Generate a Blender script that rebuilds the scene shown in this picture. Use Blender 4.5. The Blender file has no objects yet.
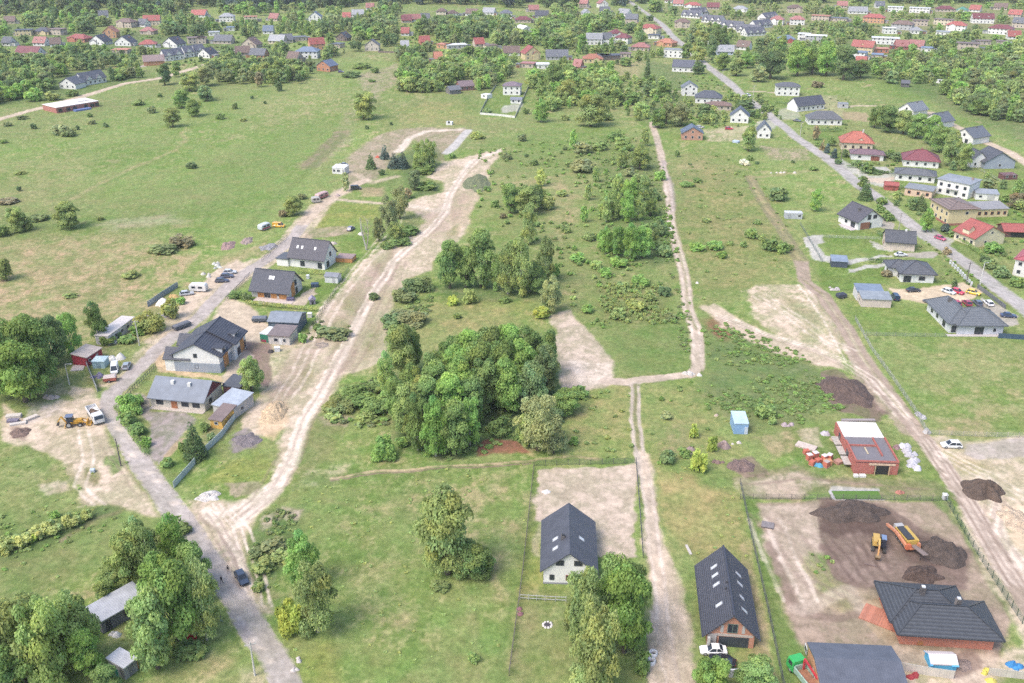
import bpy, bmesh, math, random
import numpy as np
from mathutils import Vector, Matrix

random.seed(7)
RNG = np.random.default_rng(11)
scene = bpy.context.scene
COL = scene.collection
R = math.radians

# ------------------------------------------------------------------ camera numbers (flat ground at z = 0, metres)
F, TH, CH = 940.0, R(25.1), 113.0
cT, sT = math.cos(TH), math.sin(TH)

def g(px, py, z=0.0):
    u = (px - 512.0) / F; v = (py - 341.5) / F
    t = (CH - z) / (sT + v * cT)
    return (u * t, (cT - v * sT) * t)

def gv(px, py, z=0.0):
    x, y = g(px, py, z); return Vector((x, y, z))

def ppm(py):                       # picture points per metre on the ground at that row
    return F * (sT + (py - 341.5) / F * cT) / CH

def vfac(py):                      # how much of an upright metre is seen at that row
    v = (py - 341.5) / F
    return cT - v * sT

def pix(X, Y, Z=0.0):
    dz = Z - CH
    depth = Y * cT - dz * sT
    return 512 + F * X / depth, 341.5 - F * (Y * sT + dz * cT) / depth

# ------------------------------------------------------------------ tags
def tag(o, label=None, cat=None, group=None, kind=None):
    if label: o['label'] = label
    if cat: o['category'] = cat
    if group: o['group'] = group
    if kind: o['kind'] = kind
    return o

def empty(name, loc=(0, 0, 0), rz=0.0, sc=(1, 1, 1)):
    o = bpy.data.objects.new(name, None); COL.objects.link(o)
    o.location = loc; o.rotation_euler = (0, 0, rz); o.scale = sc
    o.empty_display_size = 0.3
    return o

CHILD = {}
def link(o, parent=None):
    COL.objects.link(o)
    if parent is not None:
        o.parent = parent; CHILD.setdefault(parent.name, []).append(o)
    return o

def copy_tree(o, parent=None):
    c = o.copy(); link(c, parent)
    for ch in CHILD.get(o.name, []): copy_tree(ch, c)
    return c

# ------------------------------------------------------------------ mesh builder
class MB:
    def __init__(s): s.v = []; s.f = []; s.m = []
    def add(s, vs, fs, m=0):
        b = len(s.v); s.v += [tuple(p) for p in vs]
        for f in fs: s.f.append(tuple(b + i for i in f)); s.m.append(m)
        return s
    def box(s, x0, x1, y0, y1, z0, z1, m=0):
        return s.add([(x0,y0,z0),(x1,y0,z0),(x1,y1,z0),(x0,y1,z0),(x0,y0,z1),(x1,y0,z1),(x1,y1,z1),(x0,y1,z1)],
                     [(0,3,2,1),(4,5,6,7),(0,1,5,4),(1,2,6,5),(2,3,7,6),(3,0,4,7)], m)
    def taper(s, x0, x1, y0, y1, z0, z1, ix, iy, m=0):
        return s.add([(x0,y0,z0),(x1,y0,z0),(x1,y1,z0),(x0,y1,z0),(x0+ix,y0+iy,z1),(x1-ix,y0+iy,z1),(x1-ix,y1-iy,z1),(x0+ix,y1-iy,z1)],
                     [(0,3,2,1),(4,5,6,7),(0,1,5,4),(1,2,6,5),(2,3,7,6),(3,0,4,7)], m)
    def prism(s, poly, axis, a, b, m=0):
        n = len(poly)
        def P(p, t):
            return (t, p[0], p[1]) if axis == 'x' else ((p[0], t, p[1]) if axis == 'y' else (p[0], p[1], t))
        vs = [P(p, a) for p in poly] + [P(p, b) for p in poly]
        fs = [tuple(range(n)), tuple(range(2*n-1, n-1, -1))] + [(i, i+n, (i+1) % n + n, (i+1) % n) for i in range(n)]
        return s.add(vs, fs, m)
    def tube(s, pts, r, n=6, m=0):
        pts = [Vector(p) for p in pts]; rs = r if isinstance(r, (list, tuple)) else [r]*len(pts)
        rings = []
        for i, p in enumerate(pts):
            d = (pts[min(i+1, len(pts)-1)] - pts[max(i-1, 0)]).normalized()
            a = d.cross(Vector((0, 0, 1)) if abs(d.z) < .9 else Vector((1, 0, 0))).normalized(); b = d.cross(a)
            rings.append([p + (a*math.cos(2*math.pi*k/n) + b*math.sin(2*math.pi*k/n)) * rs[i] for k in range(n)])
        vs = [q for ring in rings for q in ring]; fs = []
        for i in range(len(pts)-1):
            for k in range(n):
                fs.append((i*n+k, i*n+(k+1) % n, (i+1)*n+(k+1) % n, (i+1)*n+k))
        fs.append(tuple(range(n-1, -1, -1))); fs.append(tuple((len(pts)-1)*n+k for k in range(n)))
        return s.add(vs, fs, m)
    def bar(s, p, q, w, h, m=0):    # square bar from p to q
        p, q = Vector(p), Vector(q); d = (q-p).normalized()
        a = d.cross(Vector((0, 0, 1)) if abs(d.z) < .95 else Vector((0, 1, 0))).normalized(); b = d.cross(a)
        vs = []
        for e in (p, q):
            for (i, j) in ((-1,-1),(1,-1),(1,1),(-1,1)): vs.append(e + a*(i*w/2) + b*(j*h/2))
        return s.add(vs, [(0,3,2,1),(4,5,6,7),(0,1,5,4),(1,2,6,5),(2,3,7,6),(3,0,4,7)], m)
    def build(s, name, mats, parent=None, smooth=False):
        me = bpy.data.meshes.new(name); me.from_pydata(s.v, [], s.f)
        if not isinstance(mats, (list, tuple)): mats = [mats]
        for mm in mats: me.materials.append(mm)
        me.polygons.foreach_set('material_index', s.m)
        if smooth: me.polygons.foreach_set('use_smooth', [True]*len(s.f))
        bm = bmesh.new(); bm.from_mesh(me); bmesh.ops.recalc_face_normals(bm, faces=bm.faces[:]); bm.to_mesh(me); bm.free()
        return link(bpy.data.objects.new(name, me), parent)

def np_mesh(name, verts, faces, mat, col=None, parent=None, smooth=False, attr='tint'):
    """verts (n,3), faces (m,4) quads; col (n,4) point colours."""
    me = bpy.data.meshes.new(name)
    n, m = len(verts), len(faces)
    me.vertices.add(n); me.vertices.foreach_set('co', np.asarray(verts, np.float32).ravel())
    k = faces.shape[1]
    me.loops.add(m*k); me.loops.foreach_set('vertex_index', np.asarray(faces, np.int32).ravel())
    me.polygons.add(m); me.polygons.foreach_set('loop_start', np.arange(0, m*k, k, dtype=np.int32))
    if smooth: me.polygons.foreach_set('use_smooth', np.ones(m, bool))
    me.update(calc_edges=True)
    if col is not None:
        a = me.color_attributes.new(attr, 'FLOAT_COLOR', 'POINT'); a.data.foreach_set('color', np.asarray(col, np.float32).ravel())
    if mat is not None:
        for mm in (mat if isinstance(mat, (list, tuple)) else [mat]): me.materials.append(mm)
    o = bpy.data.objects.new(name, me)
    return link(o, parent)

# ------------------------------------------------------------------ numpy noise
_LAT = np.random.default_rng(3).random((256, 256))
def vnoise(x, y, off=0):
    x = x + off*17.31; y = y + off*9.77
    xi = np.floor(x).astype(np.int64); yi = np.floor(y).astype(np.int64)
    fx = x - xi; fy = y - yi
    fx = fx*fx*(3-2*fx); fy = fy*fy*(3-2*fy)
    a = _LAT[xi & 255, yi & 255]; b = _LAT[(xi+1) & 255, yi & 255]
    c = _LAT[xi & 255, (yi+1) & 255]; d = _LAT[(xi+1) & 255, (yi+1) & 255]
    return (a*(1-fx)+b*fx)*(1-fy) + (c*(1-fx)+d*fx)*fy
def fbm(x, y, oct=4, off=0):
    t = 0; a = .5; s = 0
    for i in range(oct):
        t = t + a*vnoise(x*2**i, y*2**i, off+i*3); s += a; a *= .55
    return t/s
def sstep(a, b, x):
    t = np.clip((x-a)/(b-a+1e-9), 0, 1); return t*t*(3-2*t)

# ------------------------------------------------------------------ materials
MATS = {}
def nt(name):
    m = bpy.data.materials.new(name); m.use_nodes = True
    n = m.node_tree.nodes; l = m.node_tree.links
    return m, n, l, n['Principled BSDF']

def noisy(n, l, scale, detail=4, coord='Object', rough=.6):
    tc = n.new('ShaderNodeTexCoord'); t = n.new('ShaderNodeTexNoise')
    t.inputs['Scale'].default_value = scale; t.inputs['Detail'].default_value = detail; t.inputs['Roughness'].default_value = rough
    l.new(tc.outputs[coord], t.inputs['Vector']); return t, tc

def ramp2(n, l, fac, a, b, lo=.3, hi=.7):
    r = n.new('ShaderNodeValToRGB'); r.color_ramp.elements[0].position = lo; r.color_ramp.elements[1].position = hi
    r.color_ramp.elements[0].color = (*a, 1); r.color_ramp.elements[1].color = (*b, 1)
    l.new(fac, r.inputs['Fac']); return r.outputs['Color']

def mul(c, k): return tuple(min(1, x*k) for x in c)

def M(kind, c=(.5, .5, .5)):
    key = (kind, tuple(round(x, 3) for x in c))
    if key in MATS: return MATS[key]
    if kind not in ('leaf', 'glass'): c = tuple(x*.86 for x in c)
    m, n, l, b = nt(kind)
    b.inputs['Roughness'].default_value = .85
    if kind in ('plaster', 'concrete'):
        t, tc = noisy(n, l, .7 if kind == 'plaster' else 1.6, 6)
        l.new(ramp2(n, l, t.outputs['Fac'], mul(c, .86), mul(c, 1.08)), b.inputs['Base Color'])
    elif kind == 'tile':            # rows of tiles follow the height, so they run level on every slope
        t, tc = noisy(n, l, 1.3, 5)
        w = n.new('ShaderNodeTexWave'); w.wave_type = 'BANDS'; w.bands_direction = 'Z'; w.inputs['Scale'].default_value = 1.05
        w.inputs['Distortion'].default_value = .4; l.new(tc.outputs['Object'], w.inputs['Vector'])
        mx = n.new('ShaderNodeMix'); mx.data_type = 'RGBA'; mx.blend_type = 'MULTIPLY'; mx.inputs[0].default_value = .38
        l.new(ramp2(n, l, t.outputs['Fac'], mul(c, .8), mul(c, 1.25), .25, .75), mx.inputs[6]); l.new(w.outputs['Color'], mx.inputs[7])
        l.new(mx.outputs[2], b.inputs['Base Color']); b.inputs['Roughness'].default_value = .55
        bp = n.new('ShaderNodeBump'); bp.inputs['Strength'].default_value = .6; bp.inputs['Distance'].default_value = .12
        l.new(w.outputs['Fac'], bp.inputs['Height']); l.new(bp.outputs['Normal'], b.inputs['Normal'])
    elif kind == 'sheet':           # standing seam or membrane
        t, tc = noisy(n, l, .5, 5)
        l.new(ramp2(n, l, t.outputs['Fac'], mul(c, .82), mul(c, 1.15)), b.inputs['Base Color']); b.inputs['Roughness'].default_value = .5
        w = n.new('ShaderNodeTexWave'); w.wave_type = 'BANDS'; w.bands_direction = 'X'; w.inputs['Scale'].default_value = .8
        l.new(tc.outputs['Object'], w.inputs['Vector'])
        bp = n.new('ShaderNodeBump'); bp.inputs['Strength'].default_value = .25; bp.inputs['Distance'].default_value = .05
        l.new(w.outputs['Fac'], bp.inputs['Height']); l.new(bp.outputs['Normal'], b.inputs['Normal'])
    elif kind == 'brick':
        tc = n.new('ShaderNodeTexCoord'); mp = n.new('ShaderNodeMapping'); mp.inputs['Rotation'].default_value = (R(90), 0, 0)
        t = n.new('ShaderNodeTexBrick'); t.inputs['Scale'].default_value = 2.0
        t.inputs['Color1'].default_value = (*mul(c, 1.1), 1); t.inputs['Color2'].default_value = (*mul(c, .82), 1)
        t.inputs['Mortar'].default_value = (.42, .36, .32, 1); t.inputs['Mortar Size'].default_value = .012
        l.new(tc.outputs['Object'], mp.inputs['Vector']); l.new(mp.outputs['Vector'], t.inputs['Vector'])
        t2, _ = noisy(n, l, 1.1, 4)
        mx = n.new('ShaderNodeMix'); mx.data_type = 'RGBA'; mx.blend_type = 'MULTIPLY'; mx.inputs[0].default_value = .45
        l.new(t.outputs['Color'], mx.inputs[6]); l.new(ramp2(n, l, t2.outputs['Fac'], (.6, .6, .6), (1, 1, 1)), mx.inputs[7]); l.new(mx.outputs[2], b.inputs['Base Color'])
    elif kind == 'wood':
        t, tc = noisy(n, l, 2.2, 5)
        l.new(ramp2(n, l, t.outputs['Fac'], mul(c, .7), mul(c, 1.15)), b.inputs['Base Color'])
    elif kind == 'glass':
        b.inputs['Base Color'].default_value = (*c, 1); b.inputs['Roughness'].default_value = .12
    elif kind in ('paint', 'metal'):
        t, tc = noisy(n, l, 1.4, 5)
        l.new(ramp2(n, l, t.outputs['Fac'], mul(c, .86), mul(c, 1.06)), b.inputs['Base Color']); b.inputs['Roughness'].default_value = .38
        if kind == 'metal': b.inputs['Metallic'].default_value = .35; b.inputs['Roughness'].default_value = .5
    elif kind == 'carpaint':
        oi = n.new('ShaderNodeObjectInfo'); l.new(oi.outputs['Color'], b.inputs['Base Color'])
        b.inputs['Roughness'].default_value = .25; b.inputs['Coat Weight'].default_value = .5
    elif kind == 'soil':
        t, tc = noisy(n, l, .9, 9, rough=.75)
        l.new(ramp2(n, l, t.outputs['Fac'], mul(c, .5), mul(c, 1.5), .3, .72), b.inputs['Base Color'])
        t2, _ = noisy(n, l, 2.6, 6, rough=.7)
        bp = n.new('ShaderNodeBump'); bp.inputs['Strength'].default_value = .9; bp.inputs['Distance'].default_value = .35
        l.new(t2.outputs['Fac'], bp.inputs['Height']); l.new(bp.outputs['Normal'], b.inputs['Normal']); b.inputs['Roughness'].default_value = .95
    elif kind == 'leaf':            # object colour x the variation stored in the leaves
        n.remove(b); out = n['Material Output']
        oi = n.new('ShaderNodeObjectInfo'); at = n.new('ShaderNodeAttribute'); at.attribute_name = 'tint'
        mx = n.new('ShaderNodeMix'); mx.data_type = 'RGBA'; mx.blend_type = 'MULTIPLY'; mx.inputs[0].default_value = 1
        l.new(oi.outputs['Color'], mx.inputs[6]); l.new(at.outputs['Color'], mx.inputs[7])
        d = n.new('ShaderNodeBsdfDiffuse'); tr = n.new('ShaderNodeBsdfTranslucent'); ms = n.new('ShaderNodeMixShader'); ms.inputs[0].default_value = .45
        l.new(mx.outputs[2], d.inputs['Color']); l.new(mx.outputs[2], tr.inputs['Color'])
        l.new(d.outputs[0], ms.inputs[1]); l.new(tr.outputs[0], ms.inputs[2]); l.new(ms.outputs[0], out.inputs['Surface'])
    else:                           # plastic, fabric, rubber
        t, tc = noisy(n, l, 3, 3)
        l.new(ramp2(n, l, t.outputs['Fac'], mul(c, .85), mul(c, 1.08)), b.inputs['Base Color'])
        b.inputs['Roughness'].default_value = .6 if kind == 'plastic' else .9
    MATS[key] = m
    return m

def ground_material():
    m, n, l, b = nt('ground_cover')
    at = n.new('ShaderNodeAttribute'); at.attribute_name = 'cover'
    t1, tc = noisy(n, l, .75, 9, rough=.72)
    t2, _ = noisy(n, l, .16, 6, rough=.65)
    t3, _ = noisy(n, l, 3.5, 5, rough=.7)
    def mix(fac, a, b_, mode='MIX'):
        x = n.new('ShaderNodeMix'); x.data_type = 'RGBA'; x.blend_type = mode
        if isinstance(fac, float): x.inputs[0].default_value = fac
        else: l.new(fac, x.inputs[0])
        for i, s in ((6, a), (7, b_)):
            if isinstance(s, tuple): x.inputs[i].default_value = (*s, 1)
            else: l.new(s, x.inputs[i])
        return x.outputs[2]
    v1 = ramp2(n, l, t1.outputs['Fac'], (.62, .67, .58), (1.26, 1.2, 1.2), .3, .7)
    v2 = ramp2(n, l, t2.outputs['Fac'], (.86, 1.0, .84), (1.22, 1.02, 1.12), .32, .68)
    veg = mix(1.0, mix(1.0, at.outputs['Color'], v1, 'MULTIPLY'), v2, 'MULTIPLY')
    s1 = ramp2(n, l, t1.outputs['Fac'], (.78, .76, .75), (1.16, 1.16, 1.16), .3, .7)
    s3 = ramp2(n, l, t3.outputs['Fac'], (.84, .83, .82), (1.12, 1.12, 1.12), .3, .7)
    soil = mix(1.0, mix(1.0, at.outputs['Color'], s1, 'MULTIPLY'), s3, 'MULTIPLY')
    l.new(mix(at.outputs['Alpha'], soil, veg), b.inputs['Base Color'])
    b.inputs['Roughness'].default_value = .95; b.inputs['Specular IOR Level'].default_value = .1
    ml = n.new('ShaderNodeMath'); ml.operation = 'MULTIPLY_ADD'; l.new(at.outputs['Alpha'], ml.inputs[0]); ml.inputs[1].default_value = .35; ml.inputs[2].default_value = .12
    bp = n.new('ShaderNodeBump'); bp.inputs['Distance'].default_value = .6
    l.new(ml.outputs[0], bp.inputs['Strength']); l.new(t1.outputs['Fac'], bp.inputs['Height']); l.new(bp.outputs['Normal'], b.inputs['Normal'])
    return m
GROUND = ground_material()
# ------------------------------------------------------------------ what covers the ground, painted as the ground's own colour
SAND=(.53,.43,.335); PALE=(.66,.565,.475); DIRT=(.39,.305,.245); BROWN=(.25,.18,.145); DARK=(.115,.08,.066); PINK=(.49,.40,.325)
GREY=(.40,.355,.33); ASPH=(.30,.285,.28); STRAW=(.37,.32,.185); DRY=(.31,.28,.125); LUSH=(.140,.215,.066); WEED=(.100,.155,.065)
LAWN=(.145,.228,.056); RED=(.27,.11,.085); TAN=(.40,.31,.20); YEL=(.25,.28,.08); OLIVE=(.20,.215,.095); CONC=(.48,.46,.44)
for _k in ('SAND','PALE','DIRT','BROWN','DARK','PINK','GREY','ASPH','STRAW','DRY','LUSH','WEED','LAWN','RED','TAN','YEL','OLIVE','CONC'):
    globals()[_k] = tuple(c*(.97 if _k in ('SAND','PALE','PINK','GREY','CONC') else .88) for c in globals()[_k])
FEAT = []
def poly(pts, col, op=.9, fe=2.0, veg=0.0, z=0.0, brk=0.0):
    P = np.array([g(x, y) for x, y in pts]); FEAT.append(('p', P, None, col, op, fe, veg, brk))
def line(pts, w, col, op=.9, fe=1.2, veg=0.0, brk=0.0):
    P = np.array([g(x, y) for x, y in pts]); FEAT.append(('l', P, w, col, op, fe, veg, brk))

def ruts(pts, off, w, col, op, brk=.35):
    for o in off: line([(x+o*ppm(y), y) for x, y in pts], w, col, op, .4, 0, brk=brk)
# broad tones of the meadows
poly([(-60,250),(60,238),(120,232),(205,262),(160,325),(120,345),(60,312),(0,322),(-60,330)], TAN, .62, 12, 1, brk=.7)
poly([(100,222),(170,214),(182,224),(115,230)], PINK, .7, 5, .6, brk=.5)
poly([(-20,170),(70,150),(90,180),(40,205),(-20,210)], STRAW, .45, 14, 1, brk=.7)
poly([(60,208),(150,195),(210,185),(215,200),(120,215)], STRAW, .45, 12, 1, brk=.6)
poly([(-60,100),(300,80),(330,170),(220,235),(-60,240)], LUSH, .28, 25, 1, brk=.6)
poly([(140,232),(210,225),(260,215),(280,190),(330,140),(350,120),(300,120),(180,180),(-20,230),(-20,240)], LUSH, .35, 12, 1, brk=.5)
poly([(250,100),(340,88),(350,110),(260,130)], STRAW, .35, 14, 1, brk=.7)
poly([(360,72),(400,63),(402,76),(385,90),(375,100),(362,88)], DIRT, .6, 8, .3, brk=.5)
line([(376,98),(350,115),(345,140),(312,166)], 8, DIRT, .4, 6, .3, brk=.6)
line([(344,132),(327,148),(311,166)], 9, BROWN, .62, 3, .2, brk=.4)
poly([(405,108),(470,98),(472,124),(410,124)], DRY, .5, 8, 1, brk=.5)
poly([(455,95),(480,92),(478,112),(462,112)], LUSH, .5, 8, 1)
line([(50,210),(70,200),(100,184),(140,165),(175,150),(186,140),(180,132)], 2.6, STRAW, .55, 1.2, 1, brk=.3)
line([(102,186),(142,167),(176,152)], 1.2, LUSH, .6, .8, 1)
line([(90,222),(130,217),(170,214),(215,210),(250,200)], 2.2, LUSH, .5, 1, 1, brk=.3)
line([(250,225),(280,196),(312,168),(345,135)], 4, LUSH, .55, 2, 1, brk=.3)
line([(-10,246),(40,262),(70,300),(95,330)], 2, OLIVE, .5, 1.5, 1, brk=.4)
line([(545,470),(520,575),(505,690)], 3.0, LUSH, .5, 1.5, 1, brk=.3)
line([(330,500),(420,520),(470,600),(480,690)], 1.4, STRAW, .35, .8, 1, brk=.5)
line([(700,200),(740,225),(790,268)], 1.6, LUSH, .5, 1, 1, brk=.4)
line([(580,140),(570,200),(560,260)], 2.0, STRAW, .4, 1.2, 1, brk=.5)
# middle field, left of the straight path
poly([(480,170),(650,130),(690,350),(640,380),(560,310),(470,260)], OLIVE, .45, 10, 1, brk=.5)
poly([(480,180),(560,175),(560,188),(490,192)], STRAW, .5, 6, 1, brk=.5)
poly([(545,185),(585,180),(575,230),(550,240)], STRAW, .4, 8, 1, brk=.6)
poly([(430,300),(545,295),(545,325),(440,335),(410,365),(405,330)], DRY, .5, 8, 1, brk=.5)
poly([(470,140),(600,125),(640,150),(560,170),(480,165)], LUSH, .4, 10, 1, brk=.5)
poly([(598,288),(662,283),(668,322),(604,326)], OLIVE, .6, 4, 1)
poly([(596,330),(690,320),(692,372),(622,376)], LUSH, .6, 6, 1, brk=.4)
poly([(570,385),(632,384),(632,458),(560,458),(566,420)], DRY, .5, 8, 1, brk=.6)
# right field
poly([(700,145),(760,170),(800,262),(760,285),(700,300),(672,180)], OLIVE, .5, 10, 1, brk=.4)
poly([(690,150),(720,165),(790,250),(780,290),(705,290),(690,250)], DRY, .35, 12, 1, brk=.6)
poly([(762,145),(808,148),(806,160),(770,158)], DIRT, .6, 5, .4, brk=.5)
poly([(682,165),(705,163),(706,171),(684,172)], STRAW, .6, 5, 1)
poly([(700,328),(720,318),(800,352),(828,380),(850,410),(800,425),(740,420),(700,395)], WEED, .7, 6, 1, brk=.5)
poly([(702,322),(720,318),(742,334),(722,340),(708,332)], RED, .8, 3, .5, brk=.3)
poly([(645,390),(700,380),(735,430),(735,465),(645,465)], DRY, .4, 8, 1, brk=.7)
poly([(655,425),(690,420),(700,460),(660,462)], BROWN, .3, 5, .6, brk=.6)
poly([(862,322),(920,330),(1040,334),(1080,440),(928,432),(890,380)], LUSH, .45, 6, 1, brk=.5)
poly([(905,340),(1040,350),(1060,430),(940,430)], STRAW, .35, 14, 1, brk=.75)
poly([(940,420),(990,415),(990,436),(945,434)], TAN, .5, 4, .6, brk=.6)
# gardens
poly([(812,258),(850,262),(884,268),(888,284),(848,296),(822,292)], LAWN, .8, 2, 1)
poly([(826,240),(880,238),(884,255),(826,255)], LAWN, .7, 2, 1)
poly([(806,222),(850,230),(884,234),(880,238),(812,238)], LAWN, .6, 2, 1)
poly([(842,297),(870,310),(925,302),(948,334),(862,332),(850,318)], LAWN, .55, 3, 1, brk=.3)
poly([(898,283),(940,282),(972,262),(985,290),(900,288)], LAWN, .6, 2, 1)
poly([(835,150),(862,158),(866,168),(848,172),(838,160)], LAWN, .7, 2, 1)
poly([(755,95),(778,96),(800,104),(806,112),(770,106)], LAWN, .6, 3, 1)
poly([(812,132),(850,128),(840,142),(815,140)], LAWN, .7, 3, 1)
poly([(880,82),(930,84),(935,100),(900,100),(880,92)], LAWN, .6, 4, 1)
poly([(935,120),(1030,165),(1030,200),(980,190),(940,150)], LAWN, .4, 4, 1, brk=.4)
poly([(930,225),(960,240),(1000,262),(1010,290),(990,280),(935,235)], LUSH, .5, 3, 1)
poly([(975,212),(1010,216),(1005,226),(978,224)], LAWN, .8, 2, 1)
poly([(300,290),(347,272),(340,285),(318,308),(246,302),(250,292)], LAWN, .9, 2, 1)
poly([(335,236),(368,238),(372,248),(342,254)], LAWN, .8, 2, 1)
poly([(327,206),(380,204),(378,216),(330,232),(312,230)], YEL, .7, 3, 1, brk=.3)
poly([(308,228),(356,226),(348,236),(304,238)], DIRT, .7, 2, .2, brk=.3)
poly([(345,172),(412,166),(412,186),(370,196),(352,186)], LUSH, .7, 3, 1)
poly([(360,188),(384,186),(384,196),(364,198)], TAN, .7, 3, .4)
poly([(490,90),(530,80),(520,114),(482,112)], LAWN, .6, 3, 1)
poly([(690,72),(722,72),(726,84),(694,82)], LAWN, .5, 3, 1)
# far village ground
poly([(-60,40),(60,55),(150,52),(230,60),(330,75),(330,60),(240,40),(-60,20)], WEED, .6, 12, 1)
poly([(-60,60),(40,70),(150,72),(150,80),(50,100),(-60,112)], WEED, .5, 10, 1)
poly([(395,20),(440,22),(440,50),(395,44)], YEL, .4, 8, 1)
poly([(640,60),(690,70),(700,100),(660,128),(640,120)], WEED, .5, 8, 1)
poly([(610,60),(640,62),(640,78),(612,80)], TAN, .5, 6, .6)
poly([(800,70),(880,80),(980,120),(1040,150),(1040,40),(800,40)], WEED, .5, 10, 1)
poly([(655,5),(700,20),(700,30),(820,36),(1040,30),(1040,10),(700,2)], BROWN, .35, 20, .6, brk=.5)
# left building yard and bottom left
poly([(0,405),(25,420),(57,400),(98,400),(112,440),(133,472),(152,507),(164,523),(111,509),(80,506),(82,492),(68,462),(45,450),(6,444),(0,440)], SAND, .92, 1.8, brk=.25)
poly([(28,404),(58,400),(60,412),(40,420),(26,424)], GREY, .5, 2, brk=.4)
poly([(72,386),(92,388),(96,404),(72,402),(66,394)], SAND, .75, 1.5, .1, brk=.3)
poly([(40,390),(62,382),(68,392),(50,400)], PINK, .55, 2, .4, brk=.5)
poly([(38,482),(72,478),(72,489),(50,492),(40,488)], PINK, .75, 1.5, .2, brk=.4)
poly([(106,455),(122,452),(126,468),(116,474),(108,464)], LUSH, .85, .8, 1)
poly([(86,468),(97,464),(104,478),(96,484),(87,478)], OLIVE, .85, .8, 1)
poly([(70,462),(77,462),(80,482),(74,482)], OLIVE, .6, .8, 1)
poly([(10,426),(30,428),(26,440),(10,438)], BROWN, .7, 1, .2)
poly([(0,445),(40,452),(66,470),(72,478),(40,484),(80,506),(0,515)], LUSH, .4, 3, 1, brk=.5)
poly([(0,508),(50,512),(110,510),(125,522),(60,550),(0,570)], LUSH, .75, 2, 1, brk=.2)
line([(62,540),(95,520),(118,514)], 1.2, BROWN, .7, .8, .5)
poly([(0,540),(60,520),(108,507),(124,512),(70,534),(0,566)], WEED, .75, 1.2, 1, brk=.25)
line([(75,533),(122,511)], 1.8, OLIVE, .6, .8, 1)
poly([(125,522),(160,520),(178,545),(120,560),(0,610),(0,570),(60,552)], LUSH, .5, 3, 1, brk=.3)
poly([(0,560),(60,545),(90,560),(40,590),(0,600)], OLIVE, .5, 4, 1, brk=.5)
poly([(200,660),(225,650),(240,690),(195,690)], STRAW, .55, 3, 1, brk=.3)
poly([(235,672),(262,665),(272,690),(238,690)], PINK, .5, 2, .5, brk=.4)
poly([(160,668),(185,660),(190,690),(150,690)], OLIVE, .6, 3, 1)
# front meadow
poly([(300,470),(530,462),(512,690),(290,690),(262,610),(240,560),(270,500)], LUSH, .35, 4, 1, brk=.35)
poly([(380,500),(530,470),(520,580),(460,560),(420,520)], STRAW, .55, 8, 1, brk=.75)
poly([(330,520),(420,540),(400,640),(360,600)], STRAW, .22, 8, 1, brk=.75)
poly([(300,655),(330,640),(345,690),(305,690)], YEL, .7, 3, 1)
poly([(248,545),(268,510),(300,505),(292,560),(270,590),(252,585)], WEED, .75, 2, 1, brk=.4)
poly([(280,505),(298,508),(296,520),(278,520),(260,532),(262,520)], PINK, .7, 1.5, .3, brk=.4)
poly([(488,545),(508,540),(505,602),(495,600)], STRAW, .5, 2, 1, brk=.5)
# tree feet
poly([(395,375),(455,340),(552,335),(565,395),(540,440),(440,460),(395,440)], WEED, .85, 3, 1)
poly([(476,446),(486,438),(512,442),(530,450),(505,455),(478,456)], RED, .85, 1.2, .4, brk=.2)
poly([(440,285),(560,280),(552,300),(505,304),(445,296)], WEED, .6, 3, 1)
poly([(600,160),(660,150),(672,262),(610,268)], WEED, .4, 6, 1, brk=.3)
poly([(640,215),(668,205),(678,262),(650,268)], WEED, .6, 3, 1)
# big pale sandy swath between the houses and the field
poly([(502,148),(493,167),(482,191),(461,232),(441,253),(433,272),(407,280),(388,322),(386,358),(344,373),(322,408),(298,451),(288,478),(257,515),(247,540),(247,580),(276,606),(276,614),(258,616),(228,580),(186,530),(186,503),(225,504),(257,494),(276,468),(286,430),(262,436),(240,430),(247,412),(262,392),(272,385),(292,352),(311,331),(327,311),(356,272),(378,252),(400,234),(424,222),(418,212),(402,205),(420,198),(447,190),(444,180),(427,179),(443,161),(478,153)], SAND, .93, 2.2, brk=.25)
poly([(330,300),(385,262),(410,262),(380,300),(352,345),(320,340)], DIRT, .4, 4, .3, brk=.6)
poly([(372,295),(407,280),(392,320),(388,356),(350,368),(340,362)], OLIVE, .4, 3, .7, brk=.6)
poly([(262,392),(300,350),(330,330),(300,395),(276,412)], BROWN, .45, 3, .1, brk=.4)
poly([(311,331),(340,318),(352,330),(330,337)], OLIVE, .6, 2, 1, brk=.3)
poly([(455,188),(482,190),(466,222),(450,240),(448,215)], TAN, .45, 3, .4, brk=.5)
poly([(405,205),(425,212),(428,230),(415,236),(405,222)], BROWN, .25, 3, .1, brk=.5)
poly([(232,438),(247,430),(262,436),(258,448),(236,450)], (.24,.20,.205), .85, 1, 0, brk=.25)
poly([(262,420),(285,402),(292,420),(278,440),(262,432)], (.58,.43,.28), .75, 2, 0)
poly([(205,478),(235,462),(258,450),(275,462),(268,482),(225,486),(205,484)], YEL, .7, 1.5, 1, brk=.3)
poly([(220,485),(258,481),(256,492),(225,500)], DIRT, .7, 1.2, .1, brk=.3)
poly([(304,418),(326,412),(356,420),(345,436),(322,462),(296,470),(300,450)], OLIVE, .7, 2, .8, brk=.4)
poly([(318,416),(352,420),(346,430),(326,428)], DIRT, .6, 1.5, .2, brk=.4)
poly([(300,470),(345,462),(335,478),(292,490)], PINK, .35, 2, .5, brk=.6)
poly([(430,155),(447,150),(445,160),(436,163)], BROWN, .5, 1.5)
line([(500,150),(470,162),(452,192),(446,214),(425,232),(392,264),(362,312),(338,362),(306,420),(290,462),(272,492),(240,522)], 3.2, PALE, .8, 1.8, brk=.2)
line([(410,205),(436,212),(446,206)], 4, PALE, .6, 2, brk=.2)
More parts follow.
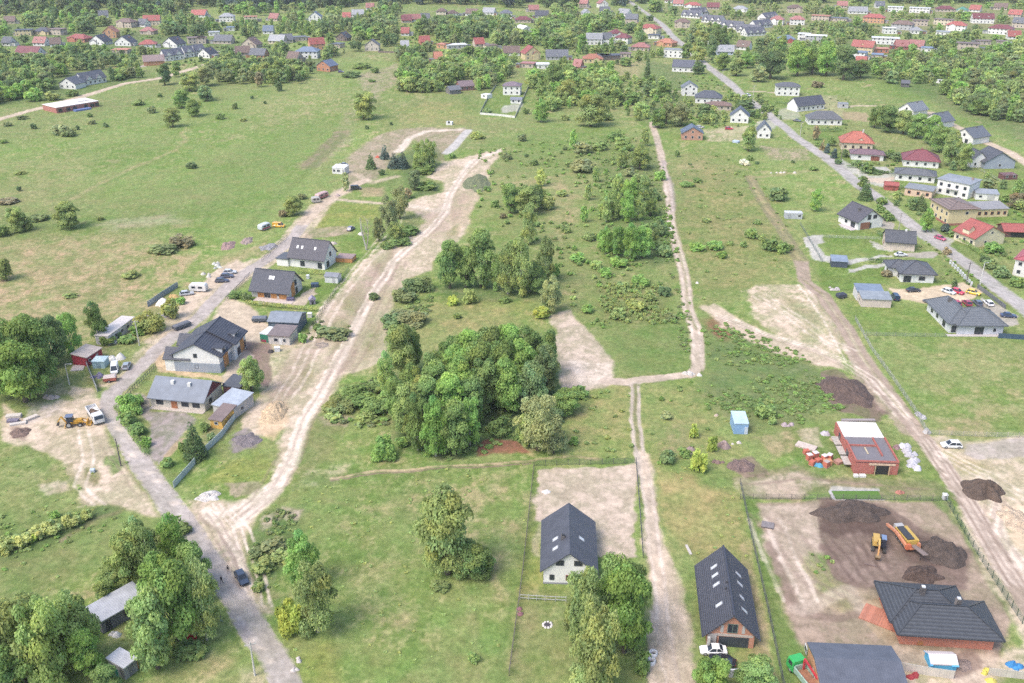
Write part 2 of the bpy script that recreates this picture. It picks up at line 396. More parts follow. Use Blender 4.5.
line([(208,520),(240,506),(268,488)], 3, PALE, .7, 1.5, brk=.3)
line([(205,512),(232,545),(252,590)], 2.2, PALE, .7, 1.2, brk=.3)
line([(226,520),(250,500),(283,450)], .7, BROWN, .4, .5, brk=.3)
line([(198,520),(222,536),(244,580)], .8, BROWN, .45, .5, brk=.3)
for q in ([(340,300),(362,285),(360,312),(344,322)],[(376,262),(392,250),(396,262),(380,276)],[(330,330),(350,322),(346,345),(330,350)],[(300,372),(316,362),(312,384),(300,392)],[(395,245),(412,238),(408,250)],[(362,330),(376,318),(384,345),(366,356)],[(440,232),(456,226),(446,246)],[(425,186),(440,184),(436,194)]):
    poly(q, OLIVE, .7, 2, .9, brk=.7)
for q in ([(348,292),(380,262),(400,246),(386,282),(356,318)],[(270,398),(292,374),(300,392),(282,416)],[(455,196),(474,188),(462,216),(450,226)],[(330,352),(360,336),(352,366),(322,384)],[(425,215),(450,200),(446,230),(428,240)]):
    poly(q, (.31,.235,.185), .5, 2.5, .1, brk=.75)
# upper building plots and bends
poly([(347,180),(347,158),(378,134),(410,128),(468,126),(470,132),(447,153),(430,150),(412,140),(372,178),(360,186)], DIRT, .75, 3, .1, brk=.3)
line([(398,152),(410,138),(426,131),(461,129)], 4, PALE, .8, 2)
line([(347,170),(372,182),(395,176)], 4, SAND, .6, 3)
poly([(395,165),(412,148),(440,142),(444,152),(428,178),(408,186)], WEED, .6, 3, 1)
poly([(402,202),(418,190),(440,182),(446,190),(420,197)], WEED, .75, 2, 1)
line([(469,130),(458,142),(447,153)], 4.5, CONC, .9, .8)
# row of parked trailers on the left
poly([(205,305),(222,276),(262,252),(300,218),(330,196),(352,186),(356,192),(340,202),(312,230),(268,268),(226,300),(200,325)], SAND, .8, 2, .05, brk=.25)
poly([(160,347),(200,312),(228,287),(250,266),(236,258),(212,276),(196,290),(172,306),(164,325),(140,345)], SAND, .8, 2, .1, brk=.3)
poly([(96,384),(150,342),(160,352),(112,388)], SAND, .6, 1.5, .1, brk=.4)
poly([(216,262),(262,240),(270,246),(232,266)], TAN, .6, 2, .4, brk=.5)
line([(331,200),(345,201),(362,202),(384,203)], 3, SAND, .85, 1.5)
poly([(168,334),(200,305),(226,282),(252,262),(242,257),(214,275),(198,291),(184,298),(180,316)], SAND, .9, 1.5, .05, brk=.12)
poly([(244,346),(268,344),(300,330),(294,352),(274,386),(262,394),(250,380)], SAND, .7, 1.8, .05, brk=.3)
poly([(845,160),(852,164),(870,174),(898,172),(900,176),(880,186),(862,178),(842,164)], CONC, .75, .6, 0, brk=.1)
poly([(930,226),(944,236),(958,240),(950,246),(934,236)], CONC, .7, .6)
poly([(756,122),(772,118),(778,126),(760,130)], CONC, .6, .8)
# house plots on the left road
poly([(228,300),(250,305),(268,322),(262,345),(246,346),(225,330),(206,326)], SAND, .9, 1.5)
poly([(244,342),(272,345),(275,372),(266,388),(250,380),(243,360)], (.20,.135,.12), .85, 1.2, 0, brk=.2)
poly([(135,395),(152,398),(150,412),(180,412),(198,420),(180,440),(160,462),(148,450),(150,425),(132,408)], (.30,.25,.25), .85, 1, 0, brk=.2)
line([(168,455),(182,440)], 1.6, TAN, .9, .6)
poly([(158,350),(176,354),(176,370),(222,374),(222,380),(160,374)], (.55,.40,.27), .8, .8)
poly([(222,374),(244,350),(256,354),(250,372),(222,382)], PINK, .85, .8)
poly([(205,405),(222,392),(250,392),(245,420),(220,445),(205,440)], BROWN, .35, 2, .2)
poly([(115,408),(128,402),(146,430),(152,455),(142,448),(120,418)], LUSH, .75, 1.2, 1)
poly([(160,470),(175,462),(195,450),(190,470),(172,490)], LUSH, .7, 1.2, 1)
poly([(258,300),(300,298),(314,290),(318,296),(306,306),(262,305)], PINK, .85, .8)
# plot with the white house
poly([(536,468),(633,465),(638,556),(600,556),(596,530),(545,520),(533,518)], PINK, .93, .8, .02, brk=.12)
poly([(530,522),(545,520),(543,586),(530,590),(514,640),(518,590)], YEL, .6, 1.5, 1, brk=.4)
poly([(518,588),(596,588),(590,683),(510,683)], OLIVE, .6, 2, 1, brk=.4)
poly([(520,600),(545,602),(528,640),(514,660)], STRAW, .5, 2, 1, brk=.4)
poly([(536,512),(546,518),(543,555),(536,552)], PINK, .6, 1, .2, brk=.3)
poly([(655,470),(690,478),(738,492),(752,545),(780,690),(755,690),(740,640),(690,560),(660,520)], DRY, .85, 2, .8, brk=.25)
poly([(655,470),(690,478),(720,492),(690,496),(660,490)], (.40,.33,.16), .6, 1.5, .6)
poly([(660,478),(700,486),(735,495),(738,470),(660,462)], LUSH, .6, 1.5, 1, brk=.5)
poly([(688,560),(696,630),(690,650),(684,600)], LUSH, .5, 1, 1, brk=.4)
poly([(748,540),(764,600),(782,690),(764,690),(744,600)], TAN, .6, 1.5, .4, brk=.3)
# ditch in front of the grove
line([(318,478),(360,472),(400,470),(460,466),(530,461),(580,459),(634,461)], 2.6, LUSH, .6, 1, 1)
line([(330,477),(365,471),(400,469),(440,467),(490,463),(530,460)], .75, (.42,.33,.22), .8, .4, .2, brk=.45)
line([(330,479),(365,473.5),(400,471),(440,469),(530,462.5)], .5, BROWN, .9, .3, .2)
line([(530,460),(560,457),(600,458)], 1.0, TAN, .6, .5, .3, brk=.4)
# building sites on the right
poly([(735,478),(760,468),(800,462),(830,480),(930,482),(950,500),(745,498)], BROWN, .55, 2.5, .1, brk=.3)
poly([(735,478),(800,470),(832,486),(800,496),(742,496)], PINK, .5, 2, .05, brk=.4)
poly([(756,502),(945,504),(1010,604),(985,690),(800,640),(785,600),(765,560)], (.315,.24,.19), .93, 1.5, .03, brk=.12)
poly([(758,506),(820,506),(824,545),(830,580),(800,600),(775,570),(765,540)], PINK, .6, 2, .05, brk=.3)
poly([(808,552),(826,552),(852,586),(866,600),(848,612),(822,594),(808,575)], LUSH, .85, 1.5, 1, brk=.5)
poly([(805,560),(840,570),(872,600),(850,618),(815,598)], STRAW, .5, 2, .7, brk=.5)
poly([(745,500),(757,502),(768,560),(790,620),(805,650),(790,690),(778,640),(764,580)], LUSH, .8, 1.2, 1, brk=.3)
line([(770,545),(790,600),(805,612),(840,618),(858,615)], 1.8, BROWN, .7, .8, 0, brk=.2)
poly([(818,503),(850,502),(892,508),(930,534),(972,550),(968,588),(915,598),(870,590),(838,580),(822,545)], (.165,.118,.097), .9, 1.6, 0, brk=.2)
poly([(858,530),(890,545),(905,566),(900,586),(866,584),(842,566),(846,545)], (.27,.205,.17), .6, 2.5, 0, brk=.4)
poly([(816,508),(860,503),(892,512),(908,532),(888,545),(858,532),(838,540),(822,535)], DARK, .85, 1.5, 0, brk=.3)
poly([(905,535),(930,540),(960,553),(955,568),(925,566),(905,556)], DARK, .7, 1.5, 0, brk=.2)
for a in ((828,520),(836,516),(846,522),(856,524)): line([a, (a[0]+26, a[1]+24), (a[0]+34, a[1]+46)], .7, DARK, .45, .5, 0, brk=.3)
for a in ((862,520),(870,524)): line([a, (a[0]+4, a[1]+18)], .8, DARK, .4, .5, 0, brk=.3)
line([(800,608),(850,590),(866,612)], 3, PINK, .6, 1.5)
poly([(915,498),(940,500),(955,520),(962,530),(950,520),(930,504)], LUSH, .85, 1, 1)
line([(968,535),(985,565),(1004,600),(1024,630)], 2.2, LUSH, .85, .7, 1, brk=.15)
poly([(835,440),(850,436),(895,470),(925,478),(930,485),(860,478),(825,470),(795,450),(800,432),(820,430)], OLIVE, .5, 2, .8, brk=.4)
poly([(800,432),(835,436),(848,475),(830,478),(795,462)], LUSH, .4, 1.5, 1, brk=.5)
poly([(795,432),(820,432),(828,452),(806,448)], SAND, .6, 1.2, .1, brk=.3)
poly([(832,490),(880,491),(884,497),(834,497)], CONC, .6, .5)
poly([(930,437),(1060,440),(1080,700),(1024,640),(985,570),(950,500)], SAND, .85, 2, .03, brk=.25)
poly([(962,441),(1040,441),(1040,462),(985,460),(965,452)], GREY, .75, 1.2, 0, brk=.15)
poly([(945,452),(985,462),(1000,474),(965,474),(952,466)], DRY, .6, 1.5, .8, brk=.4)
poly([(1005,510),(1040,500),(1040,550),(1015,545)], (.60,.47,.33), .8, 1.2)
line([(992,498),(1000,530),(1024,570)], 2.2, PALE, .6, 1.2, 0, brk=.2)
poly([(885,640),(905,650),(960,660),(1000,655),(1030,640),(1030,690),(890,690)], SAND, .8, 2, .05, brk=.3)
poly([(945,655),(975,652),(985,670),(955,678),(942,668)], BROWN, .85, 1.2, 0)
poly([(1000,676),(1030,676),(1030,690),(1000,690)], LAWN, .8, .8, 1)
poly([(870,600),(884,598),(898,640),(890,650),(870,625)], TAN, .7, 1.2, .1)
poly([(745,412),(800,408),(806,436),(770,450),(742,440)], OLIVE, .5, 2, .8, brk=.5)
poly([(755,436),(790,430),(800,445),(770,456)], TAN, .5, 1.5, .4, brk=.5)
poly([(732,458),(750,456),(770,472),(745,476),(732,470)], BROWN, .8, 1, 0, brk=.2)
# sandy fan on the right
poly([(705,310),(714,306),(744,322),(774,336),(805,348),(842,362),(848,372),(820,368),(770,350),(722,328)], SAND, .92, 1.6, .03, brk=.15)
poly([(741,290),(765,284),(812,283),(832,308),(848,345),(842,362),(805,350),(774,336),(752,318)], SAND, .85, 2.0, .15, brk=.42)
poly([(780,296),(800,300),(822,322),(812,330),(790,312)], OLIVE, .6, 2, .9, brk=.6)
poly([(746,296),(760,292),(764,302),(752,304)], OLIVE, .6, 2, .9, brk=.5)
line([(806,284),(826,312),(846,346),(862,366)], 3.0, SAND, .8, 1)
ruts([(800,284),(818,306),(836,338),(850,360)], (-1,1), .6, PALE, .8, .4)
poly([(754,300),(776,308),(800,330),(780,332),(760,318)], SAND, .6, 2, .1, brk=.4)
poly([(848,345),(870,365),(905,415),(930,437),(900,430),(880,405),(862,398),(858,380)], DIRT, .8, 1.5, .05, brk=.2)
poly([(812,292),(830,300),(846,340),(842,350),(828,325)], OLIVE, .75, 1.2, 1, brk=.2)
poly([(820,374),(840,372),(872,394),(892,414),(872,420),(832,412),(822,396)], (.17,.12,.10), .85, 1.2, 0, brk=.25)
poly([(548,318),(568,311),(580,324),(598,346),(612,360),(611,383),(580,393),(560,389),(557,360)], PINK, .92, 1.5, .03, brk=.2)
poly([(572,360),(608,362),(610,380),(580,388)], PALE, .6, 2, 0, brk=.35)
line([(760,177),(800,172),(812,170)], 3, STRAW, .6, 1.5, .5, brk=.3)
# light court and garden paths on the right
poly([(888,289),(960,284),(990,296),(950,302),(935,302),(900,300)], (.56,.45,.33), .9, .8)
poly([(801,238),(826,238),(827,245),(818,247),(820,254),(848,258),(888,256),(890,258),(846,262),(812,258)], CONC, .85, .6)
poly([(848,266),(872,265),(892,262),(892,265),(874,269),(848,270)], CONC, .8, .6)
poly([(868,242),(888,248),(890,252),(876,250)], CONC, .8, .6)
poly([(842,218),(858,230),(856,232),(842,228)], CONC, .8, .5)
poly([(862,165),(892,166),(896,172),(862,172)], CONC, .8, .6)
poly([(866,176),(892,176),(890,181),(872,182)], SAND, .8, .6)
poly([(878,215),(896,222),(890,228),(880,226)], GREY, .8, .6)
poly([(985,300),(1010,312),(1024,318),(1024,326),(1000,328),(975,308)], GREY, .8, .8)
poly([(914,252),(940,252),(935,258),(892,258)], GREY, .8, .6)
poly([(700,128),(758,126),(760,140),(705,140)], SAND, .5, 3, .1, brk=.4)
poly([(812,96),(840,94),(845,118),(820,118)], SAND, .3, 3, .2)
poly([(842,112),(866,112),(866,120),(845,120)], TAN, .8, 2, .1)
line([(840,107),(875,106)], 3.5, SAND, .9, 1)
line([(748,91),(776,92)], 4, SAND, .8, 1)
line([(640,92),(690,92)], 4, SAND, .6, 2)
poly([(775,110),(800,106),(806,120),(780,122)], CONC, .4, 2)
poly([(505,106),(522,104),(522,112),(506,112)], CONC, .6, 1)

# roads, tracks and paths: (name, label, category, points, width, colour, extra painted lines)
WAYS = [
 ('road', 'grey worn lane past the left row of houses to the bottom edge', 'road',
  [(330,790),(290,690),(276,660),(262,640),(240,605),(208,560),(176,515),(146,470),(128,440),(116,420),(109,405),(112,392),(127,381),(156,352),(172,337),(199,317),(226,290),(247,272),(272,255),(296,234),(304,223)], 4.7, GREY),
 ('road', 'straight grey village road crossing the right side diagonally', 'road',
  [(618,-6),(640,8),(660,22),(682,44),(702.5,61.5),(741.5,94),(770,117),(799,139),(828.5,158.5),(855,180.5),(880,199),(909,222),(934,240),(962.5,260.5),(990,283),(1024,308),(1070,345),(1180,432),(1400,606)], 6.0, (.385,.36,.35)),
 ('dirt_track', 'beige gravel lane along the far left meadow edge', 'dirt track',
  [(-40,131),(0,119),(51,105.5),(82,96),(123,84),(156,79),(195,68),(215,62)], 6.0, SAND),
 ('dirt_track', 'sandy lane continuing past the trailers to the upper plots', 'dirt track',
  [(304,223),(316,211),(332,199),(350,188),(366,180)], 5.0, SAND),
 ('footpath', 'long straight stony path dividing the middle fields', 'path',
  [(653,122),(657,140),(663.5,165),(670,212),(680,253),(686,285),(692,320),(696,345),(697,368),(690,374),(662,377.6),(626,383),(606,380)], 3.6, PINK),
 ('dirt_track', 'sandy two rut track beside the two dark roofed houses', 'dirt track',
  [(634,386),(634,420),(638,450),(645,480),(652,520),(656,560),(660,610),(668,650),(674,695),(684,790)], 2.6, (.45,.385,.325)),
 ('dirt_track', 'wide brown dirt track along the right building sites', 'dirt track',
  [(752,177),(762,200),(772,218),(785,237),(801,259),(804,281),(822,294),(838,318),(852,341),(868,364),(886,392),(905,415),(925,440),(946,472),(968,505),(992,545),(1016,585),(1050,640),(1120,750)], 4.4, DIRT),
 ('pavement', 'pale lane behind the white gabled houses at far right', 'path',
  [(930,112),(942,120),(970,133),(987,143),(1009,152),(1026,163),(1060,185)], 5.0, SAND),
 ('road', 'pale village street between the far top left houses', 'road',
  [(109,72),(143,66),(160,60),(200,52),(240,50)], 5.0, GREY),
]
for nm, lb, ct, pts, w, col in WAYS:
    line(pts, w*1.04, col, .95, .45, 0, brk=.06)
line(WAYS[6][3][:5], 5.0, OLIVE, .8, .8, .9, brk=.25)
line(WAYS[6][3][:5], 1.6, STRAW, .7, .6, .8, brk=.3)
# wheel ruts and grown middles
line(WAYS[6][3][5:12], .8, (.20,.20,.08), .6, .5, .8)
line([(634,386),(634,420),(638,450)], 1.0, OLIVE, .9, .4, 1)
poly([(637,452),(648,458),(656,500),(664,540),(690,620),(694,690),(648,690),(652,600),(644,520)], SAND, .85, 1.2, .05, brk=.3)
line([(822,294),(838,318),(852,341),(886,392),(925,440),(968,505),(1016,585)], .7, PALE, .35, .6, 0, brk=.4)
line([(655,500),(660,560),(668,640)], 1.0, BROWN, .35, .6, 0, brk=.4)
poly([(645,560),(664,556),(690,640),(694,690),(646,690),(652,620)], SAND, .85, 1.5, .05, brk=.15)
line([(673,640),(678,690)], .7, BROWN, .3, .5, 0, brk=.3)
line([(668,165),(680,240),(694,330)], 1.0, OLIVE, .7, .6, 1, brk=.6)
poly([(662,160),(668,160),(674,210),(668,212)], (.34,.29,.28), .6, 1, 0, brk=.2)
for k in (-1, 1):
    line([(x+k*5*(y/600), y) for x, y in WAYS[0][3][:10]], .6, (.44,.40,.37), .5, .5, 0, brk=.4)
line([(248,660),(230,630),(200,580),(168,530)], .5, LUSH, .5, .4, 1, brk=.4)
for a in ((135,455,8),(150,470,7),(158,482,9),(120,428,6),(172,506,10),(256,640,7),(262,650,6),(270,662,7)):
    poly([(a[0]-a[2]/2,a[1]-2),(a[0]+a[2]/2,a[1]-2.5),(a[0]+a[2]/2+1,a[1]+2),(a[0]-a[2]/2,a[1]+2)], PALE, .6, .5, 0)
poly([(236,618),(250,622),(258,640),(248,640)], (.27,.245,.25), .6, .6, 0)

ruts([(478,158),(455,185),(446,212),(428,230),(396,260),(366,304),(340,355),(308,415),(290,460),(270,490),(236,520)], (-1.3,.9), .6, PALE, .75, .55)
ruts([(478,158),(455,185),(446,212),(428,230),(396,260),(366,304),(340,355),(308,415),(290,460),(270,490),(236,520)], (-.2,2.2), .7, BROWN, .4, .6)
ruts([(400,212),(380,245),(340,292),(318,330),(300,372),(282,400)], (-2,0,2.5), .8, PALE, .5, .5)
ruts([(390,262),(372,300),(352,338),(330,372)], (-3,3,6), .9, BROWN, .35, .55)
ruts([(85,430),(90,460),(80,486),(100,506)], (-1.2,1.2), .7, PALE, .7)
ruts([(110,445),(132,470),(150,500)], (-2.2,-.6), .5, BROWN, .4)
ruts([(215,505),(240,530),(256,575),(262,606)], (-1.2,.4,2.0), .5, PALE, .8)
ruts([(205,515),(230,548),(250,590)], (-1.6,0,1.6), .45, BROWN, .45)
ruts([(720,316),(760,332),(805,346),(845,362),(872,380),(905,418)], (-1.6,0,1.5), .7, PALE, .7)
ruts([(720,318),(760,334),(805,349),(845,366),(875,392)], (-.8,.8), .6, BROWN, .45)
ruts([(758,296),(790,315),(822,340),(850,352)], (-2,0,2.4), .8, PALE, .6, .45)
ruts([(925,440),(946,472),(968,505),(992,545),(1016,585)], (-1.8,-.6,.8,2.0), .5, PALE, .55)
ruts([(925,440),(946,472),(968,505),(992,545),(1016,585)], (-1.2,.2,1.4), .5, BROWN, .4)
ruts([(940,452),(985,475),(1024,500)], (-2,0,2), .8, PALE, .5, .5)
ruts([(996,500),(990,530),(1010,560)], (-2,0,2), .8, BROWN, .35, .5)
ruts([(832,512),(838,540),(856,560),(870,580)], (-3,-1,1.2,3.5), .7, DARK, .5, .45)
ruts([(860,508),(872,528),(884,550)], (-2,0,2), .6, DARK, .5, .45)
ruts([(765,515),(790,540),(815,580),(850,600)], (-3,0,3), .9, BROWN, .4, .55)
ruts([(760,520),(775,560),(795,600)], (-2,1,4), .8, PALE, .45, .55)
ruts([(645,480),(652,520),(658,570),(664,630),(672,683)], (-1.0,.9), .6, PALE, .6, .4)
ruts([(745,484),(800,478),(850,484),(930,490)], (-1,1), .7, BROWN, .35, .5)
ruts([(663.5,165),(670,212),(680,253),(692,320),(697,366)], (-1.0,1.0), .7, PALE, .55, .45)

def cover(X, Y):
    """ground colour (r, g, b) and how grown it is, at points of the ground"""
    D = np.maximum(Y, 60.0)
    n40 = fbm(X/45, Y/70, 4, 1); n12 = fbm(X/13, Y/18, 4, 2); n4 = fbm(X/4.2, Y/5.2, 4, 3); n1 = fbm(X/1.5, Y/1.8, 3, 4); n0 = fbm(X/.55, Y/.65, 2, 5)
    A = np.empty((len(X), 4))
    g1 = np.array((.202,.258,.093)); g2 = np.array((.160,.238,.066)); st = np.array((.34,.31,.175)); ol = np.array((.205,.232,.098))
    c = g1 + (g2-g1)*sstep(.42, .62, n12)[:, None]
    c = c + (ol-c)*(sstep(.45, .65, n40)*.7)[:, None]
    dryness = sstep(.515, .68, .30*n4+.28*n12+.22*n1+.20*n0)
    c = c + (st-c)*(dryness*.62)[:, None]
    bare = sstep(.66, .78, .6*n12+.4*n4)
    c = c + (np.array((.33,.265,.17))-c)*(bare*.5)[:, None]
    c = c*((.82+.36*n1)*(.80+.40*n0)*(.88+.24*fbm(X/28, Y/60, 3, 12)))[:, None]
    A[:, :3] = c; A[:, 3] = 1
    wob = .0042*D
    Xw = X + (fbm(X/(6+.02*D), Y/(6+.02*D), 3, 7)-.5)*wob*5 + (n1-.5)*1.6
    Yw = Y + (fbm(X/(6+.02*D), Y/(6+.02*D), 3, 9)-.5)*wob*8 + (n4-.5)*2.0
    nb = .48*n4+.34*n1+.18*n0
    for k, P, w, col, op, fe, veg, brk in FEAT:
        fe_l = max(fe, .0)
        pad = fe*2 + (w or 0) + 6
        lo = P.min(0)-pad*2; hi = P.max(0)+pad*2
        idx = np.nonzero((X > lo[0]) & (X < hi[0]) & (Y > lo[1]) & (Y < hi[1]))[0]
        if not len(idx): continue
        x = Xw[idx] if k == 'p' else .35*Xw[idx]+.65*X[idx]
        y = Yw[idx] if k == 'p' else .35*Yw[idx]+.65*Y[idx]
        d2 = np.full(len(idx), 1e18); ins = np.zeros(len(idx), bool)
        n = len(P)
        for i in range(n if k == 'p' else n-1):
            ax, ay = P[i]; bx, by = P[(i+1) % n]
            ex, ey = bx-ax, by-ay; L = ex*ex+ey*ey+1e-12
            t = np.clip(((x-ax)*ex+(y-ay)*ey)/L, 0, 1)
            d2 = np.minimum(d2, (x-ax-t*ex)**2+(y-ay-t*ey)**2)
            if k == 'p' and abs(ey) > 1e-9:
                c1 = (ay > y) != (by > y)
                ins ^= c1 & (x < ex*(y-ay)/ey+ax)
        d = np.sqrt(d2)
        s = np.where(ins, d, -d) if k == 'p' else w/2-d
        soft = np.maximum(fe_l*(.45 if veg < .5 else .8), .0010*D[idx])
        m = sstep(-soft, soft, s + (nb[idx]-.5)*soft*1.2)*op
        if brk: m = m*(1-brk + brk*sstep(.40, .60, nb[idx])*1.15)
        m = np.clip(m, 0, 1)
        cc = np.array(col)[None, :]*((.76+.48*n1[idx])*(.84+.32*n4[idx])*(.86+.28*n0[idx]))[:, None]
        A[idx, :3] += (cc-A[idx, :3])*m[:, None]
        A[idx, 3] += (veg-A[idx, 3])*m
    return A

def sheet(name, V2, faces, z, label, cat):
    A = cover(V2[:, 0], V2[:, 1])
    V = np.column_stack([V2, np.full(len(V2), z)])
    o = np_mesh(name, V, faces, GROUND, A, attr='cover', smooth=True)
    return tag(o, label, cat, None, 'structure')

def grid_faces(nr, nc):
    i = np.arange(nr-1)[:, None]*nc + np.arange(nc-1)[None, :]
    return np.stack([i, i+1, i+nc+1, i+nc], -1).reshape(-1, 4)

QUICK = False
def build_ground():
    rows = np.concatenate([[4000, 1800, 1200, 950, 800], np.arange(735, 60, -1.1), np.arange(60, -42, -.8), [-48, -55, -62, -68, -74, -78]])
    cols = np.concatenate([[-3500, -1800, -1000, -500, -250], np.arange(-120, 1146, 1.25), [1270, 1500, 2000, 2800, 4500]])
    # the sheet's own mesh lines fan out with distance, so that its near part is the finest
    v = (rows-341.5)/F; t = CH/(sT+v*cT); Yr = (cT-v*sT)*t
    u = (cols-512)/F
    X = (t[:, None]*u[None, :]).ravel(); Y = np.repeat(Yr, len(cols))
    sheet('ground', np.column_stack([X, Y]), grid_faces(len(rows), len(cols)), 0.0,
          'flat open ground of grass, bare soil and sand under everything', 'ground')

def ribbon(name, label, cat, pts, w, col):
    P = [Vector((*g(x, y), 0)) for x, y in pts]
    # smooth the centre line
    Q = []
    for i in range(len(P)-1):
        p0 = P[max(i-1, 0)]; p1 = P[i]; p2 = P[i+1]; p3 = P[min(i+2, len(P)-1)]
        n = max(2, int((p2-p1).length/(.6+.0022*p1.y)))
        for k in range(n):
            t = k/n
            Q.append(.5*((2*p1)+(p2-p0)*t+(2*p0-5*p1+4*p2-p3)*t*t+(3*p1-p0-3*p2+p3)*t**3))
    Q.append(P[-1]); nc = 9; V = []
    for i, q in enumerate(Q):
        d = (Q[min(i+1, len(Q)-1)]-Q[max(i-1, 0)]).normalized(); s = Vector((-d.y, d.x, 0))
        for k in range(nc):
            e = (k/(nc-1)-.5)*w
            if k in (0, nc-1): e *= 1+.16*math.sin(i*1.7+k)+.1*math.sin(i*.43)
            p = q+s*e; V.append((p.x, p.y))
    sheet(name, np.array(V), grid_faces(len(Q), nc), .03, label, cat)

build_ground()
for a in WAYS: ribbon(*a)
# ------------------------------------------------------------------ trees and bushes
LEAF = M('leaf', (1, 1, 1))
BARK = M('wood', (.16, .13, .10)); BIRCHBARK = M('wood', (.55, .52, .47))

def leaf_cloud(rng, lobes, n, size, droop=0.0, needle=False):
    """n small leaf sprays spread over the lobes (centre, radii); returns verts (4n,3) and their tint (4n,4)"""
    w = np.array([l[1][0]*l[1][1]+l[1][2]*l[1][0] for l in lobes]); w = w/w.sum()
    k = rng.choice(len(lobes), n, p=w)
    C = np.array([l[0] for l in lobes])[k]; RR = np.array([l[1] for l in lobes])[k]
    d = rng.normal(size=(n, 3)); d /= np.linalg.norm(d, axis=1)[:, None]
    d[:, 2] = np.where(d[:, 2] < -.35, -d[:, 2]*.6, d[:, 2])
    r = np.where(rng.random(n) < .82, rng.uniform(.82, 1.08, n), rng.uniform(.4, .85, n))
    P = C + d*RR*r[:, None]
    nr = d*1.0 + rng.normal(size=(n, 3))*.5; nr[:, 2] += .55; nr /= np.linalg.norm(nr, axis=1)[:, None]
    a = np.cross(nr, rng.normal(size=(n, 3))); a /= np.linalg.norm(a, axis=1)[:, None]
    if droop: a[:, 2] -= droop; a /= np.linalg.norm(a, axis=1)[:, None]
    b = np.cross(nr, a); b /= np.linalg.norm(b, axis=1)[:, None]+1e-9
    s = size*rng.uniform(.55, 1.35, n)[:, None]
    V = np.stack([P-a*s, P+b*s*.62+nr*s*.15, P+a*s*1.1, P-b*s*.62+nr*s*.15], 1).reshape(-1, 3)
    lt = rng.uniform(.80, 1.22, len(lobes))[k]*rng.uniform(.88, 1.13, n)
    hue = rng.normal(0, .045, len(lobes))[k]+rng.normal(0, .025, n)
    T = np.stack([lt*(1+hue*1.2), lt, lt*(1-hue*1.2), np.ones(n)], 1)
    return V, np.repeat(T, 4, 0)

def crown_lobes(rng, kind):
    L = []
    if kind == 'B':      # round broad crown, unit height
        L.append(((0, 0, .5), (.34, .34, .34)))
        for i in range(34):
            z = rng.uniform(.17, .95); env = .5*math.sqrt(max(.02, 1-((z-.52)/.47)**2))
            a = rng.uniform(0, 6.283); r = env*rng.uniform(.35, .92)
            q = rng.uniform(.10, .18); L.append(((r*math.cos(a), r*math.sin(a), z*(1-.0)-.03), (q*1.1, q*1.1, q*.8)))
    elif kind == 'T':    # egg shaped birch or poplar, leafy almost to the ground
        L.append(((0, 0, .5), (.33, .33, .40)))
        for i in range(46):
            z = rng.uniform(.07, .95); env = .46*math.sqrt(max(.04, 1-((z-.47)/.52)**2))*(1-.25*max(0, z-.5))
            a = rng.uniform(0, 6.283); r = env*rng.uniform(.45, .95)
            q = rng.uniform(.07, .125); L.append(((r*math.cos(a), r*math.sin(a), z), (q*1.25, q*1.25, q*1.0)))
    elif kind == 'W':    # willow, open and soft
        L.append(((0, 0, .45), (.36, .36, .36)))
        for i in range(36):
            z = rng.uniform(.12, .93); env = .5*math.sqrt(max(.03, 1-((z-.5)/.5)**2))
            a = rng.uniform(0, 6.283); r = env*rng.uniform(.4, 1.0)
            q = rng.uniform(.08, .15); L.append(((r*math.cos(a), r*math.sin(a), z), (q, q, q*1.1)))
    elif kind == 'P':    # pine: flat clumps over a bare stem
        L.append(((0, 0, .6), (.28, .28, .28)))
        for i in range(28):
            z = rng.uniform(.26, .96); env = .46*math.sqrt(max(.03, 1-((z-.62)/.42)**2))
            a = rng.uniform(0, 6.283); r = env*rng.uniform(.3, .95)
            q = rng.uniform(.09, .16); L.append(((r*math.cos(a), r*math.sin(a), z), (q*1.25, q*1.25, q*.6)))
    elif kind == 'C':    # spruce: rings of drooping boughs
        for j in range(11):
            z = .06+.88*j/10.5; rr = .5*(1-z)**.9+.02; nb = max(3, int(9*(1-z)+2))
            for i in range(nb):
                a = 6.283*(i+rng.uniform(-.3, .3))/nb+j; q = max(.03, rr*.42)
                L.append(((rr*.62*math.cos(a), rr*.62*math.sin(a), z-.03*rng.random()), (q, q, .05)))
    else:                # S: shrub or bramble, sits on the ground
        L.append(((0, 0, .22), (.36, .36, .34)))
        for i in range(16):
            a = rng.uniform(0, 6.283); r = .36*math.sqrt(rng.random()); z = rng.uniform(.12, .72)*(1-(r/.5)**2*.6)
            q = rng.uniform(.13, .23); L.append(((r*math.cos(a), r*math.sin(a), z), (q, q, q*1.15)))
    return L

def trunk_mb(rng, kind):
    b = MB(); top = {'B': .55, 'T': .85, 'W': .45, 'P': .8, 'C': .9, 'S': .3}[kind]
    lean = rng.uniform(-.02, .02, 2); r0 = {'B': .045, 'T': .03, 'W': .05, 'P': .035, 'C': .035, 'S': .02}[kind]
    pts = [(lean[0]*t, lean[1]*t, top*t-.004) for t in (0, .25, .5, .75, 1)]
    b.tube(pts, [r0*1.25, r0, r0*.85, r0*.6, r0*.25], 6)
    if kind in 'BWPS':
        for i in range(6):
            a = rng.uniform(0, 6.283); z = top*rng.uniform(.35, .85); L = rng.uniform(.15, .3)
            b.tube([(0, 0, z), (L*.5*math.cos(a), L*.5*math.sin(a), z+L*.45), (L*math.cos(a), L*math.sin(a), z+L)], [r0*.5, r0*.35, r0*.12], 5)
    return b

